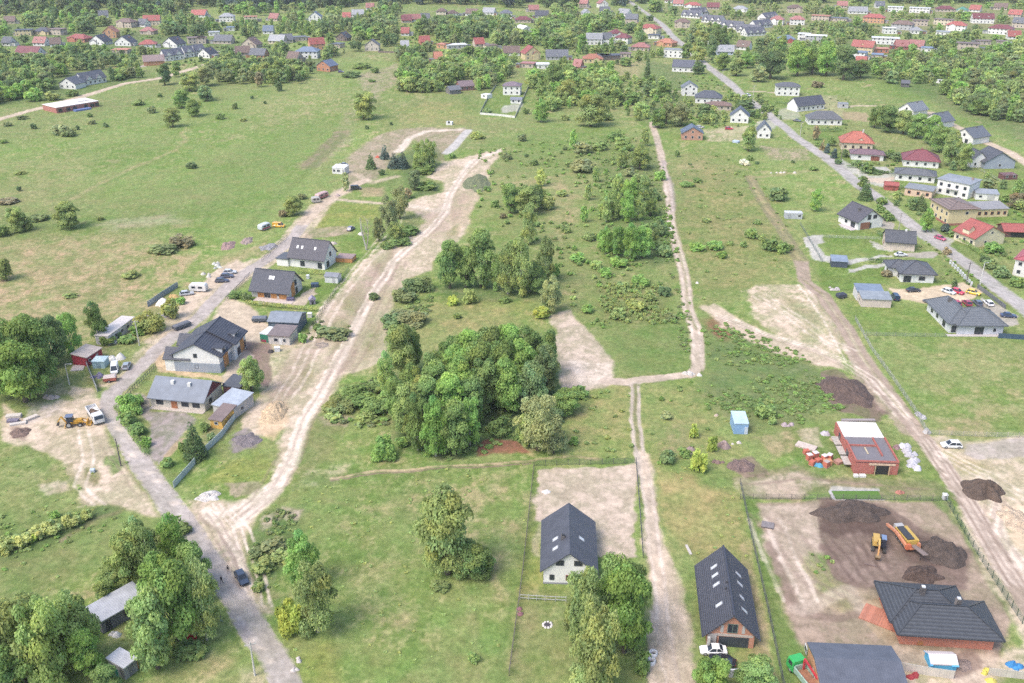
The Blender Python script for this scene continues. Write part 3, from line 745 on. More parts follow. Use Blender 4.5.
NQ = {'B': 9000, 'T': 8000, 'W': 8500, 'P': 6000, 'C': 3600, 'S': 3000}
LS = {'B': .028, 'T': .0255, 'W': .025, 'P': .029, 'C': .031, 'S': .048}
QF = lambda n: np.arange(n*4).reshape(-1, 4)
CLOUD = {}; CROWN = {}; TRUNK = {}; SMALL = {}
def protos(kind, var, small=False):
    key = (kind, var, int(small))
    store = SMALL if small else CROWN
    if key in store: return store[key]
    rng = np.random.default_rng(hash((ord(kind), var, 5)) % 99991)
    L = crown_lobes(rng, kind)
    n = int(NQ[kind]*({0: 1, 1: .15, 2: .04}[int(small)])); s = LS[kind]*({0: 1, 1: 2.3, 2: 4.2}[int(small)])
    V, T = leaf_cloud(rng, L, n, s, .5 if kind in 'TWC' else 0)
    if small:
        # crown and stem in one mesh for far trees
        tb = trunk_mb(rng, kind); tv = np.array(tb.v); store[key] = (V, T, tb); return store[key]
    me = np_mesh('crown', V, QF(n), LEAF, T); me_d = me.data
    COL.objects.unlink(me); bpy.data.objects.remove(me)
    tr = trunk_mb(rng, kind).build('trunk', BIRCHBARK if kind == 'T' else BARK, None, True); tr_d = tr.data
    COL.objects.unlink(tr); bpy.data.objects.remove(tr)
    store[key] = (me_d, tr_d); return store[key]

LEAFK = 2.9
TC = {  # leaf colours
 'g': (.085, .135, .040), 'd': (.058, .094, .040), 'l': (.130, .185, .060), 'o': (.108, .142, .048), 'p': (.125, .152, .072),
 'v': (.100, .175, .040), 'y': (.155, .185, .055), 'Y': (.150, .190, .030), 'b': (.045, .070, .066), 'r': (.125, .112, .066),
 'q': (.165, .200, .075), 'k': (.102, .128, .058), 'm': (.080, .124, .052), 'w': (.300, .300, .260), 'u': (.122, .165, .055)}
TC = {k: tuple((c*.84+.16*(.3*v[0]+.6*v[1]+.1*v[2]))*LEAFK*q for c, q in zip(v, (1.08, 1.03, .92))) for k, v in TC.items()}
CW = {'g': 'mid green', 'd': 'dark green', 'l': 'light green', 'o': 'olive green', 'p': 'pale grey green', 'v': 'fresh green', 'y': 'yellowish green',
      'Y': 'bright yellow green', 'b': 'blue green', 'r': 'brownish', 'q': 'pale yellow', 'k': 'dull grey green', 'm': 'deep green', 'w': 'white flowering', 'u': 'soft green'}
KW = {'B': 'rounded', 'T': 'slender upright', 'W': 'feathery', 'P': 'open', 'C': 'conical spruce', 'S': 'low'}
NAME = {'B': 'tree', 'T': 'birch_tree', 'W': 'willow_tree', 'P': 'pine_tree', 'C': 'spruce_tree', 'S': 'shrub'}
NOUN = {'B': 'tree', 'T': 'birch', 'W': 'willow', 'P': 'pine', 'C': 'tree', 'S': 'shrub'}

TREES = [   # kind, foot x, foot y, width, height (all as measured on the photograph), colour
# bottom left corner
('B',132,592,36,58,'l'),('T',154,588,30,60,'o'),('T',178,572,32,56,'v'),('B',117,590,26,30,'o'),('B',180,648,50,84,'v'),('B',158,668,46,76,'l'),
('T',207,640,38,74,'u'),('B',199,600,34,56,'g'),('B',25,683,58,84,'o'),('B',52,690,50,92,'l'),('B',78,664,46,74,'u'),('B',90,676,34,48,'v'),
('T',6,676,30,72,'o'),('B',10,704,52,58,'g'),('B',36,645,42,52,'o'),('S',150,650,26,24,'u'),('S',186,652,30,16,'g'),('B',60,650,34,50,'l'),('T',140,566,30,46,'u'),('B',108,606,26,28,'l'),('B',166,606,38,52,'v'),('T',192,630,34,64,'l'),('B',108,692,30,28,'g'),('B',196,585,26,38,'l'),('B',160,560,30,36,'u'),('B',20,648,36,44,'u'),('S',196,655,26,14,'g'),
('S',72,526,18,16,'q'),('S',53,533,20,16,'q'),('S',40,537,18,16,'q'),('S',22,545,20,15,'q'),('S',6,552,18,18,'q'),('S',34,541,10,9,'Y'),('S',88,518,14,10,'y'),('S',57,517,8,8,'v'),
('S',178,532,26,16,'g'),
# cluster at the left edge
('B',12,395,48,74,'g'),('B',40,387,46,72,'g'),('B',26,402,52,62,'v'),('B',4,382,34,58,'d'),('B',52,366,34,50,'m'),('B',30,362,36,46,'g'),('T',73,354,24,40,'v'),('T',99,341,22,38,'g'),('S',108,344,16,12,'g'),
('S',150,331,30,24,'y'),('S',138,334,16,12,'v'),('S',172,318,18,24,'y'),('S',128,342,18,9,'g'),('S',181,304,10,10,'v'),('S',118,338,10,8,'m'),
# left meadow
('B',69,228,27,26,'o'),('B',17,232,20,26,'u'),('S',27,230,12,18,'o'),('S',3,236,14,14,'g'),('S',182,246,24,14,'r'),('S',163,252,28,11,'k'),('S',192,168,11,8,'d'),('S',19.5,191,5,7,'d'),('S',8,203,22,7,'r'),
('S',4,280,20,26,'o'),('S',130,277,20,8,'o'),('S',70,297,14,6,'o'),('S',38,220,20,8,'k'),('S',100,220,8,5,'o'),('S',4,143,8,5,'g'),('S',20,174,12,4,'o'),
('B',182,108,18,18,'g'),('B',195,116,18,17,'g'),('B',173,127,17,19,'o'),('B',165,85,15,21,'m'),('B',177,77,11,15,'g'),('B',190,91,22,20,'u'),('B',205,86,20,22,'p'),('B',207,101,15,15,'m'),
('S',60,134,18,14,'p'),('S',69,136,16,10,'k'),('S',119,80,15,9,'g'),('S',35,101,18,16,'v'),('S',53,100,16,11,'o'),('S',73,96,14,8,'g'),('S',138,105,14,7,'o'),('S',160,97,6,5,'g'),('S',106,127,6,6,'d'),('S',34,129,6,7,'d'),('S',78,130,4,6,'d'),('S',92,124,8,5,'k'),
('S',152,113,10,9,'p'),('S',8,126,10,5,'k'),('S',22,119,12,5,'k'),('S',90,117,6,5,'g'),
# upper middle meadow
('B',364,119,26,28,'u'),('B',279,91,9,9,'d'),('B',205,99,12,14,'d'),('S',221,119,10,7,'g'),('S',235,109,6,8,'o'),('S',252,99,4,5,'d'),('S',265,104,4,4,'d'),('S',243,121,8,4,'o'),('B',235,75,14,16,'u'),('B',247,77,10,14,'g'),('B',266,78,16,17,'u'),('B',278,80,18,19,'g'),
('B',293,80,10,12,'k'),('B',302,80,8,9,'g'),('B',260,87,10,14,'r'),('S',367,129,5,5,'d'),('S',391,125,4,4,'d'),('S',372,82,8,4,'g'),('S',397,77,8,8,'g'),('S',404,83,6,4,'d'),('B',408,78,14,20,'g'),('S',375,73,9,7,'g'),('S',362,68,20,6,'g'),('S',352,77,20,7,'m'),
('C',371,169,12,18,'d'),('C',385,159,10,16,'b'),('C',394,168,14,17,'b'),('C',403,168,15,18,'b'),('C',399,165,10,13,'b'),('S',382,175,7,7,'d'),
('B',293,215,19,20,'o'),('S',284,216,12,9,'r'),('S',302,199,10,7,'k'),('T',346,191,9,18,'p'),
('W',390,229,18,32,'p'),('W',400,219,18,32,'p'),('W',379,241,13,24,'p'),('W',396,240,20,18,'u'),('S',408,234,24,10,'g'),('S',400,244,22,8,'g'),('S',388,248,16,7,'g'),
('W',421,170,18,28,'u'),('W',430,166,16,26,'u'),('B',415,190,15,20,'k'),('S',426,189,24,10,'g'),('S',424,172,26,10,'g'),('B',408,198,10,10,'r'),
('S',452,158,8,7,'g'),('S',507,159,12,8,'k'),('S',478,138,17,8,'y'),('S',522,141,10,9,'k'),('T',573,149,9,19,'v'),('S',582,153,20,14,'k'),('S',583,171,28,14,'k'),('S',534,165,9,7,'g'),('S',526,157,4,4,'d'),('S',565,150,5,5,'d'),
('T',541,186,12,18,'y'),('B',510,213,20,29,'g'),('B',527,214,28,30,'u'),('B',539,208,15,23,'g'),('S',548,209,15,18,'y'),('B',519,205,16,18,'g'),('T',529,244,19,40,'l'),('S',495,207,9,9,'g'),('S',503,218,8,6,'r'),('S',487,190,8,5,'g'),('S',536,226,10,6,'g'),
# middle group
('B',450,288,27,47,'g'),('B',466,287,24,40,'g'),('B',481,287,32,56,'g'),('T',484,289,11,25,'l'),('T',508,294,26,50,'o'),('T',521,296,26,56,'u'),('T',545,283,21,43,'o'),('B',535,291,32,30,'g'),('S',555,277,11,17,'v'),('W',551,312,25,35,'p'),
('S',541,317,19,14,'Y'),('S',453,305,13,12,'Y'),('S',470,303,15,18,'y'),('S',505,302,13,7,'g'),('S',457,318,9,6,'g'),('T',498,290,18,36,'g'),
('B',402,378,32,54,'u'),('T',388,403,23,50,'l'),('B',414,372,18,40,'g'),
('S',418,290,30,18,'m'),('S',404,300,26,14,'k'),('S',408,322,40,16,'k'),('S',392,326,24,14,'m'),('S',374,299,12,8,'m'),('S',335,336,32,13,'k'),('S',324,334,14,10,'m'),
('S',340,410,34,17,'o'),('S',360,402,40,20,'g'),('S',376,410,36,18,'g'),('S',350,394,28,13,'u'),('S',382,390,26,14,'g'),('S',366,420,20,10,'u'),('S',334,418,18,8,'u'),
('B',252,392,23,37,'l'),
# the big grove
('B',452,378,30,42,'g'),('B',470,374,30,44,'v'),('B',490,372,32,46,'g'),('B',510,371,32,46,'v'),('B',530,372,32,46,'g'),('B',547,378,26,46,'g'),
('B',436,396,32,44,'g'),('B',458,394,34,48,'v'),('B',480,393,36,52,'g'),('B',502,392,36,52,'g'),('B',524,392,36,52,'v'),('B',545,396,30,50,'m'),
('B',414,412,28,46,'g'),('B',436,412,34,50,'g'),('B',460,412,36,52,'v'),('B',484,411,36,54,'g'),('B',508,411,36,54,'v'),('B',530,412,34,50,'m'),
('B',408,436,30,52,'u'),('B',428,432,34,54,'g'),('B',450,431,36,56,'v'),('B',472,428,34,50,'g'),('T',418,450,28,54,'g'),('T',436,456,30,56,'v'),('B',455,454,34,52,'g'),('T',470,446,26,48,'v'),('B',425,422,30,48,'u'),('B',398,424,22,46,'g'),
('S',498,434,28,24,'g'),('S',385,458,28,28,'v'),('S',402,446,14,12,'v'),('W',538,450,46,54,'p'),('W',553,453,26,30,'p'),('W',528,446,24,34,'l'),('S',574,444,11,9,'v'),('B',566,413,32,24,'g'),('S',552,420,24,16,'m'),('S',580,396,20,12,'g'),
# front meadow
('B',448,574,56,82,'o'),('T',446,572,46,70,'o'),('B',472,578,42,36,'g'),('S',484,570,26,26,'g'),('S',440,588,20,9,'o'),
('T',305,586,36,52,'v'),('T',318,632,46,66,'u'),('S',292,630,34,40,'Y'),('S',262,570,26,14,'u'),('S',272,548,26,12,'k'),('S',258,590,14,10,'u'),('S',282,560,22,12,'u'),('S',256,556,16,10,'k'),
('B',624,652,50,86,'v'),('B',612,625,44,70,'g'),('B',632,622,30,58,'g'),('W',584,650,44,82,'o'),('W',594,690,52,88,'o'),('B',575,640,24,44,'o'),('S',642,672,18,26,'g'),('S',580,690,30,34,'u'),
('B',710,696,38,40,'v'),('B',754,694,44,36,'g'),('S',474,660,14,10,'g'),
# along the left road and the yards
('C',196,458,26,40,'d'),('S',186,452,14,14,'g'),('S',131,412,26,26,'v'),('S',138,404,14,12,'v'),('S',128,424,18,16,'g'),('S',139,434,16,14,'g'),('S',147,446,12,11,'v'),('S',205,430,12,10,'g'),('S',212,440,10,10,'m'),
('S',247,300,10,9,'m'),('S',236,298,14,9,'g'),('S',303,342,10,12,'v'),('S',318,330,10,8,'g'),('S',168,466,14,10,'g'),
# right of the grove
('S',694,437,11,16,'Y'),('S',712,451,10,20,'Y'),('S',698,471,17,26,'Y'),('S',764,416,22,16,'g'),('S',772,424,10,10,'u'),('S',666,418,14,8,'p'),('S',668,462,18,14,'m'),('S',684,456,14,12,'g'),
('S',777,200,22,17,'m'),('T',815,211,15,22,'v'),('B',748,151,18,25,'l'),('S',744,165,10,7,'w'),('S',750,160,8,6,'g'),('S',757,164,5,4,'d'),('S',793,163,4,4,'d'),('S',677,157,5,10,'g'),('S',690,165,4,3,'d'),
('S',697,250,18,9,'v'),('S',715,249,18,11,'v'),('S',722,258,11,9,'v'),('S',730,245,8,5,'u'),('S',706,222,10,6,'u'),('S',687,186,16,6,'g'),('S',697,182,10,6,'g'),('T',588,200,10,16,'u'),('T',596,182,9,15,'l'),('S',590,240,14,11,'u'),('S',578,262,16,12,'v'),('S',566,232,12,9,'u'),('T',584,222,10,16,'v'),('S',600,150,16,11,'u'),('S',616,140,14,10,'g'),('S',596,268,14,10,'l'),('S',636,310,20,14,'y'),('S',618,318,18,12,'u'),('S',650,300,16,12,'u'),('S',588,312,14,9,'v'),('T',645,146,10,17,'u'),('S',660,180,12,12,'v'),('S',562,196,12,8,'u'),('S',610,200,14,14,'v'),('S',640,285,18,12,'v'),('S',622,290,16,11,'u'),
('S',751,238,13,13,'g'),('S',769,250,17,17,'g'),('S',782,253,13,14,'g'),('S',743,247,8,8,'g'),('S',761,240,9,8,'u'),('S',790,250,8,8,'u'),('S',758,224,8,6,'u'),
('T',622,168,15,20,'u'),('W',640,169,24,24,'u'),('S',630,176,14,10,'k'),('T',618,196,13,22,'l'),('W',630,200,18,22,'v'),('T',643,200,15,24,'u'),('T',606,222,12,24,'l'),('W',614,219,17,28,'l'),('T',627,222,17,30,'v'),('T',638,220,14,24,'u'),('W',650,216,15,20,'g'),('T',606,254,14,26,'v'),('W',618,256,20,30,'v'),('T',630,260,20,36,'v'),('W',642,258,22,32,'v'),('T',652,250,15,26,'u'),
('S',618,266,18,12,'v'),('S',638,182,14,10,'u'),('S',648,232,14,12,'g'),('S',634,238,16,10,'u'),('S',612,236,14,8,'l'),('S',646,186,12,8,'k'),
('S',604,217,13,21,'l'),('S',603,250,15,25,'v'),('S',606,276,14,10,'v'),('S',655,200,14,14,'m'),('S',660,236,14,20,'m'),('S',664,256,16,14,'m'),('S',664,295,14,12,'m'),('S',670,320,12,9,'k'),
# above the middle field
('T',541,122,17,22,'v'),('B',590,126,34,32,'u'),('B',567,104,19,24,'y'),('S',556,106,10,10,'v'),('S',526,114,7,8,'g'),('S',487,114,12,8,'m'),('B',554,92,20,28,'g'),('B',578,95,18,24,'g'),('B',606,92,14,14,'m'),('S',606,120,14,9,'g'),('S',565,120,10,7,'u'),
('B',623,150,20,14,'u'),('B',664,98,16,18,'g'),('B',680,126,22,24,'p'),('B',666,124,14,22,'k'),('B',658,128,16,20,'g'),('B',633,104,18,12,'g'),('B',617,105,16,16,'g'),('B',640,116,14,14,'u'),('B',648,96,12,14,'m'),('C',647,80,8,32,'d'),('B',625,66,14,9,'g'),
('B',699,74,14,12,'d'),('B',697,62,18,16,'y'),('B',686,58,12,16,'g'),('B',692,44,10,10,'d'),('B',654,12,16,12,'g'),('B',638,46,12,24,'u'),
('B',770,79,28,28,'d'),('B',758,82,16,16,'p'),('B',797,76,24,34,'v'),('B',812,74,22,28,'g'),('B',780,56,16,20,'g'),('B',747,68,16,16,'v'),('B',736,76,18,18,'u'),('B',722,70,16,18,'g'),('B',712,60,14,24,'m'),('B',700,48,18,18,'y'),('B',720,44,18,20,'g'),
('B',826,76,22,34,'v'),('B',843,80,26,34,'m'),('B',860,78,18,18,'g'),('S',817,87,14,8,'r'),('B',712,118,12,12,'y'),('S',745,108,20,10,'d'),('S',752,116,14,9,'d'),('B',705,118,16,14,'d'),('C',746,100,8,8,'d'),('S',765,112,10,9,'g'),
# along the right road
('B',886,132,24,26,'g'),('B',903,134,20,24,'u'),('B',916,138,22,24,'g'),('B',930,144,20,28,'v'),('B',950,166,18,34,'l'),('B',962,170,16,28,'l'),('B',938,152,20,26,'g'),('B',874,128,14,22,'g'),('C',865,200,16,22,'d'),('B',862,190,10,14,'g'),
('C',834,158,8,14,'b'),('C',827,153,7,14,'b'),('C',822,150,6,12,'r'),('B',815,140,8,14,'r'),('S',838,164,8,7,'m'),('S',818,146,8,6,'g'),('S',813,170,10,5,'g'),
('B',926,232,13,24,'v'),('C',920,210,15,18,'d'),('B',912,210,10,12,'m'),('S',945,232,10,10,'b'),('S',955,236,14,8,'m'),('S',992,252,20,14,'v'),('S',988,268,16,12,'m'),('S',1002,276,20,12,'m'),('S',984,262,10,8,'d'),('S',1016,286,18,12,'g'),('S',982,242,10,8,'g'),
('S',888,220,14,12,'g'),('S',880,212,10,10,'g'),('S',882,204,12,9,'g'),('B',988,190,16,12,'k'),('B',1015,208,20,16,'r'),('S',947,254,10,9,'r'),('S',886,276,12,8,'r'),('S',954,287,6,9,'d'),('B',896,206,6,6,'m'),
('S',857,166,12,8,'m'),('S',868,170,16,4,'m'),('S',872,172,22,5,'d'),('S',893,158,14,6,'m'),('S',886,156,20,5,'d'),
]

BELTS = [   # outline of the ground that is wooded, spacing, tree height, colours
 ([(-30,52),(20,60),(60,60),(108,56),(145,66),(140,80),(112,88),(50,94),(-30,110)], 8, 14, 'gudmvuk'),
 ([(-30,12),(330,12),(330,66),(215,64),(150,60),(60,60),(-30,56)], 8, 12, 'gudmvuk'),
 ([(205,50),(335,46),(335,72),(300,84),(225,84),(205,74)], 8, 13, 'gudmuk'),
 ([(330,12),(400,12),(398,46),(330,56)], 7, 13, 'gdmkuv'),
 ([(415,26),(520,24),(520,46),(415,46)], 6.5, 15, 'gmuk'),
 ([(400,52),(535,50),(540,64),(480,92),(450,94),(400,92)], 7, 14, 'gmuvuk'),
 ([(520,12),(640,10),(640,50),(540,60),(520,40)], 7, 13, 'guvmk'),
 ([(535,60),(612,60),(616,102),(545,112),(528,80)], 10, 13, 'gluvu'),
 ([(600,20),(660,20),(665,60),(604,66)], 9, 10, 'gdmu'),
 ([(610,76),(665,84),(692,104),(690,124),(650,126),(612,112)], 12, 8, 'luvgu'),
 ([(660,8),(840,8),(840,54),(800,60),(715,72),(690,40)], 10, 10, 'gumuk'),
 ([(800,50),(880,52),(1040,44),(1040,124),(990,120),(960,108),(930,84),(890,84),(870,74),(800,72)], 9, 14, 'gumvuk'),
 ([(840,6),(1040,6),(1040,48),(840,48)], 11, 10, 'gumuv'),
 ([(700,98),(765,102),(784,122),(700,126)], 9, 8, 'gumu'),
 ([(820,140),(1030,185),(1030,215),(900,205)], 15, 8, 'gmu'),
 ([(838,152),(880,150),(945,180),(1030,212),(1030,262),(985,258),(930,225),(885,190)], 10, 2.4, 'gmuvk', 'S'),
 ([(690,66),(740,96),(760,125),(690,130),(668,100)], 8, 2.4, 'gmuvk', 'S'),
 ([(930,238),(1000,290),(985,300),(900,280),(885,255)], 12, 1.6, 'gmuv', 'S'),
 ([(800,96),(850,100),(850,130),(800,135)], 11, 1.8, 'gmu', 'S'),
 ([(-30,30),(330,20),(330,70),(-30,60)], 7, 3.2, 'gmuvk', 'S'),
 ([(400,20),(640,12),(640,66),(400,60)], 7, 3.2, 'gmuvk', 'S'),
 ([(660,8),(1030,10),(1030,60),(660,56)], 7, 3.2, 'gmuvk', 'S'),
]
HOUSEBOX = []   # filled by the houses (x0, x1, y0, y1 on the picture) so that no tree grows in a house
# ------------------------------------------------------------------ houses
WHITE=(.80,.79,.77); CREAM=(.68,.60,.46); YELLOW=(.68,.56,.34); BEIGE=(.55,.47,.39); BRICK=(.50,.17,.11); ORANGE=(.58,.28,.15); GREYW=(.46,.46,.47); BLUEG=(.34,.38,.45); PEACH=(.68,.50,.38)
ROOF = {'red':(.44,.13,.11), 'maroon':(.24,.075,.085), 'orange':(.52,.22,.14), 'grey':(.16,.17,.195), 'dark':(.085,.09,.115), 'blue':(.20,.26,.36), 'brown':(.22,.15,.125), 'light':(.42,.43,.45), 'white':(.78,.78,.77), 'green':(.12,.36,.28), 'pink':(.46,.20,.18)}
GLASS = M('glass', (.035, .042, .055)); FRAME = M('paint', (.62, .62, .62)); DARKFRAME = M('paint', (.10, .10, .115)); WFRAME = M('paint', (.42, .43, .45))
WOODC = M('wood', (.55, .27, .10)); CONCRETE = M('concrete', (.50, .48, .46)); CHIM = M('plaster', (.62, .60, .58)); DCHIM = M('brick', (.10, .10, .11))
ANCH = []       # (x, y on the picture, phrase) for describing what stands near

class House:
    def __init__(s, name, label, cat, p0, p1, near=True, ref=None, group=None, z=0.0):
        a = Vector((*g(*p0, z), z)); b = Vector((*g(*p1, z), z))
        s.W = (b-a).length; s.rz = math.atan2(b.y-a.y, b.x-a.x)
        s.c = (a+b)/2; s.c.z = 0
        s.root = tag(empty(name, s.c, s.rz), label, cat, group); s.near = near
        s.walls = []; s.roof = None
        mx = (p0[0]+p1[0])/2; my = (p0[1]+p1[1])/2
        s.px = (mx, my)
        if ref: ANCH.append((mx, my-4, ref))
        s.mat = Matrix.Translation(s.c) @ Matrix.Rotation(s.rz, 4, 'Z')
    def block(s, x0=None, x1=None, D=8.0, y0=0.0, h=3.0, roof='gx', rise=3.0, wall=WHITE, rc=(.1,.1,.12), ov=.55, wk='plaster', rk='tile', z0=-.05, gable=None, th=.22, noroof=False):
        x0 = -s.W/2 if x0 is None else x0; x1 = s.W/2 if x1 is None else x1; y1 = y0+D
        s.B = B = dict(x0=x0, x1=x1, y0=y0, y1=y1, h=h, rise=rise, roof=roof, ov=ov)
        wm = M(wk, wall) if isinstance(wall, tuple) else wall; rm = M(rk, rc)
        xm, ym = (x0+x1)/2, (y0+y1)/2; e = .03
        b = MB(); r = MB()
        if roof == 'gx':
            b.prism([(y0, z0), (y1, z0), (y1, h), (ym, h+rise), (y0, h)], 'x', x0, x1)
            sl = rise/(D/2); o = ov
            r.prism([(y0-o, h-o*sl+e), (ym, h+rise+e), (y1+o, h-o*sl+e), (y1+o, h-o*sl+e+th), (ym, h+rise+e+th*1.25), (y0-o, h-o*sl+e+th)], 'x', x0-.4*o-.1, x1+.4*o+.1)
        elif roof == 'gy':
            b.prism([(x0, z0), (x1, z0), (x1, h), (xm, h+rise), (x0, h)], 'y', y0, y1)
            sl = rise/((x1-x0)/2); o = ov
            r.prism([(x0-o, h-o*sl+e), (xm, h+rise+e), (x1+o, h-o*sl+e), (x1+o, h-o*sl+e+th), (xm, h+rise+e+th*1.25), (x0-o, h-o*sl+e+th)], 'y', y0-.5*o-.1, y1+.5*o+.1)
        elif roof == 'hip':
            b.box(x0, x1, y0, y1, z0, h)
            a0, a1, c0, c1 = x0-ov, x1+ov, y0-ov, y1+ov; zz = h+e
            L = min(a1-a0, c1-c0)/2*.98
            if a1-a0 >= c1-c0: q = [(a0+L, ym), (a1-L, ym)]
            else: q = [(xm, c0+L), (xm, c1-L)]
            vs = [(a0,c0,zz),(a1,c0,zz),(a1,c1,zz),(a0,c1,zz),(a0,c0,zz+th),(a1,c0,zz+th),(a1,c1,zz+th),(a0,c1,zz+th),(*q[0],h+rise),(*q[1],h+rise)]
            fs = [(0,3,2,1),(0,1,5,4),(1,2,6,5),(2,3,7,6),(3,0,4,7)]
            fs += [(4,5,9,8),(5,6,9),(6,7,8,9),(7,4,8)] if a1-a0 >= c1-c0 else [(4,5,8),(5,6,9,8),(6,7,9),(7,4,8,9)]
            r.add(vs, fs)
        elif roof == 'flat':
            b.box(x0, x1, y0, y1, z0, h)
            r.box(x0-ov, x1+ov, y0-ov, y1+ov, h+.01, h+.25)
        elif roof == 'mono':         # one slope falling towards the front
            b.prism([(y0, z0), (y1, z0), (y1, h+rise), (y0, h)], 'x', x0, x1)
            sl = rise/D
            r.prism([(y0-ov, h-ov*sl+e), (y1+ov, h+rise+ov*sl+e), (y1+ov, h+rise+ov*sl+e+th), (y0-ov, h-ov*sl+e+th)], 'x', x0-ov*.6, x1+ov*.6)
        w = b.build('wall', wm, s.root); s.wall = w
        if not noroof:
            s.roof = r.build('roof', rm, s.root)
            if s.near and rk == 'tile':
                gm = M('paint', mul(rc, .75)); o = ov
                if roof == 'gx':
                    zz = h-o*rise/(D/2)+e; L0, L1 = x0-.4*o-.1, x1+.4*o+.1
                    for yy in (y0-o-.07, y1+o+.07): MB().bar((L0, yy, zz+.06), (L1, yy, zz+.06), .13, .13).build('gutter', gm, s.roof)
                    MB().bar((L0, ym, h+rise+e+th*1.25+.05), (L1, ym, h+rise+e+th*1.25+.05), .3, .12).build('ridge_cap', gm, s.roof)
                elif roof == 'gy':
                    zz = h-o*rise/((x1-x0)/2)+e; L0, L1 = y0-.5*o-.1, y1+.5*o+.1
                    for xx in (x0-o-.07, x1+o+.07): MB().bar((xx, L0, zz+.06), (xx, L1, zz+.06), .13, .13).build('gutter', gm, s.roof)
                    MB().bar((xm, L0, h+rise+e+th*1.25+.05), (xm, L1, h+rise+e+th*1.25+.05), .3, .12).build('ridge_cap', gm, s.roof)
                elif roof == 'hip':
                    for i_ in range(4): MB().bar(Vector(vs[4+i_])+Vector((0,0,.06)), Vector(vs[8 if (i_ in ((0,3) if a1-a0 >= c1-c0 else (0,1))) else 9])+Vector((0,0,.06)), .26, .12).build('ridge_cap', gm, s.roof)
                    MB().bar(Vector(vs[8])+Vector((0,0,.06)), Vector(vs[9])+Vector((0,0,.06)), .26, .12).build('ridge_cap', gm, s.roof)
                    for i_ in range(4):
                        pa, pb = Vector(vs[i_]), Vector(vs[(i_+1) % 4]); n_ = (pb-pa).normalized(); q_ = Vector((n_.y, -n_.x, 0))*.07
                        MB().bar(pa+q_+Vector((0,0,.08)), pb+q_+Vector((0,0,.08)), .13, .13).build('gutter', gm, s.roof)
        return s
    def zr(s, x, y):
        B = s.B
        if B['roof'] == 'gx': return B['h']+B['rise']*(1-abs(y-(B['y0']+B['y1'])/2)/((B['y1']-B['y0'])/2))
        if B['roof'] == 'gy': return B['h']+B['rise']*(1-abs(x-(B['x0']+B['x1'])/2)/((B['x1']-B['x0'])/2))
        if B['roof'] == 'flat': return B['h']+.25
        if B['roof'] == 'mono': return B['h']+B['rise']*(y-B['y0'])/(B['y1']-B['y0'])
        L = min(B['x1']-B['x0'], B['y1']-B['y0'])/2
        d = min(x-B['x0'], B['x1']-x, y-B['y0'], B['y1']-y)
        return B['h']+B['rise']*min(1, d/L)
    def chim(s, x, y, hh=1.0, w=.6, m=None, cap=None):
        z = s.zr(x, y); b = MB().box(x-w/2, x+w/2, y-w/2, y+w/2, z-.5, z+hh)
        o = b.build('chimney', m or CHIM, s.roof)
        if cap: MB().box(x-w*.35, x+w*.35, y-w*.35, y+w*.35, z+hh+.002, z+hh+.2).build('chimney_cap', cap, o)
    def P(s, face, u, z, d):
        B = s.B
        return {'f': (u, B['y0']-d, z), 'b': (-u, B['y1']+d, z), 'l': (B['x0']-d, u, z), 'r': (B['x1']+d, u, z)}[face]
    def slab(s, face, u, z, w, h, d0, d1, m=0, b=None):
        b = b or MB(); c0 = s.P(face, u-w/2, z, d0); c1 = s.P(face, u+w/2, z+h, d1)
        x = sorted((c0[0], c1[0])); y = sorted((c0[1], c1[1]))
        return b.box(x[0], x[1], y[0], y[1], z, z+h, m)
    def win(s, face, u, z, w=1.2, h=1.3, fr=None, name='window', glass=None):
        fr = fr or FRAME; gl = glass or GLASS
        if s.near:
            b = MB(); t = .1
            s.slab(face, u, z, w, t, -.05, .07, 0, b); s.slab(face, u, z+h-t, w, t, -.05, .07, 0, b)
            s.slab(face, u-w/2+t/2, z+t, t, h-2*t, -.05, .07, 0, b); s.slab(face, u+w/2-t/2, z+t, t, h-2*t, -.05, .07, 0, b)
            if w > 1.5: s.slab(face, u, z+t, t*.8, h-2*t, -.05, .065, 0, b)
            o = b.build(name, fr, s.root)
            s.slab(face, u, z+t, w-2*t, h-2*t, -.04, .035).build('pane', gl, o)
            return o
        b = MB(); s.slab(face, u, z, w, h, -.05, .06, 0, b); s.slab(face, u, z+.1, w-.22, h-.2, .0, .075, 1, b)
        return b.build(name, [fr, gl], s.root)
    def door(s, face, u, w=1.1, h=2.1, c=(.20,.11,.07), name='door'):
        o = s.slab(face, u, 0.02, w, h, -.05, .06).build(name, M('wood', c), s.root)
        if s.near: s.slab(face, u+w*.36, .95, .12, .06, .06, .13).build('handle', FRAME, o)
        return o
    def garage(s, face, u, w=2.6, h=2.3, c=(.30,.30,.32)):
        return s.slab(face, u, 0.02, w, h, -.05, .05).build('garage_door', M('sheet', c), s.root)
    def panel(s, face, u, z, w, h, m, name, d=.05):
        return s.slab(face, u, z, w, h, -.04, d).build(name, m, s.root)
    def sky(s, side, t, k, w=.9, L=1.3, lit=False):
        """roof window: t along the ridge (m from the block's start), k part of the slope from ridge to eave"""
        B = s.B; x0, x1, y0, y1 = B['x0'], B['x1'], B['y0'], B['y1']
        if B['roof'] == 'gx':
            half = (y1-y0)/2; sg = -1 if side == 'f' else 1
            def pt(a, q, n): return (x0+t+a, (y0+y1)/2+sg*half*q + sg*n*B['rise']/math.hypot(B['rise'], half), B['h']+B['rise']*(1-q)+.03+.25+n*half/math.hypot(B['rise'], half))
        else:
            half = (x1-x0)/2; sg = -1 if side == 'l' else 1
            def pt(a, q, n): return ((x0+x1)/2+sg*half*q + sg*n*B['rise']/math.hypot(B['rise'], half), y0+t+a, B['h']+B['rise']*(1-q)+.03+.25+n*half/math.hypot(B['rise'], half))
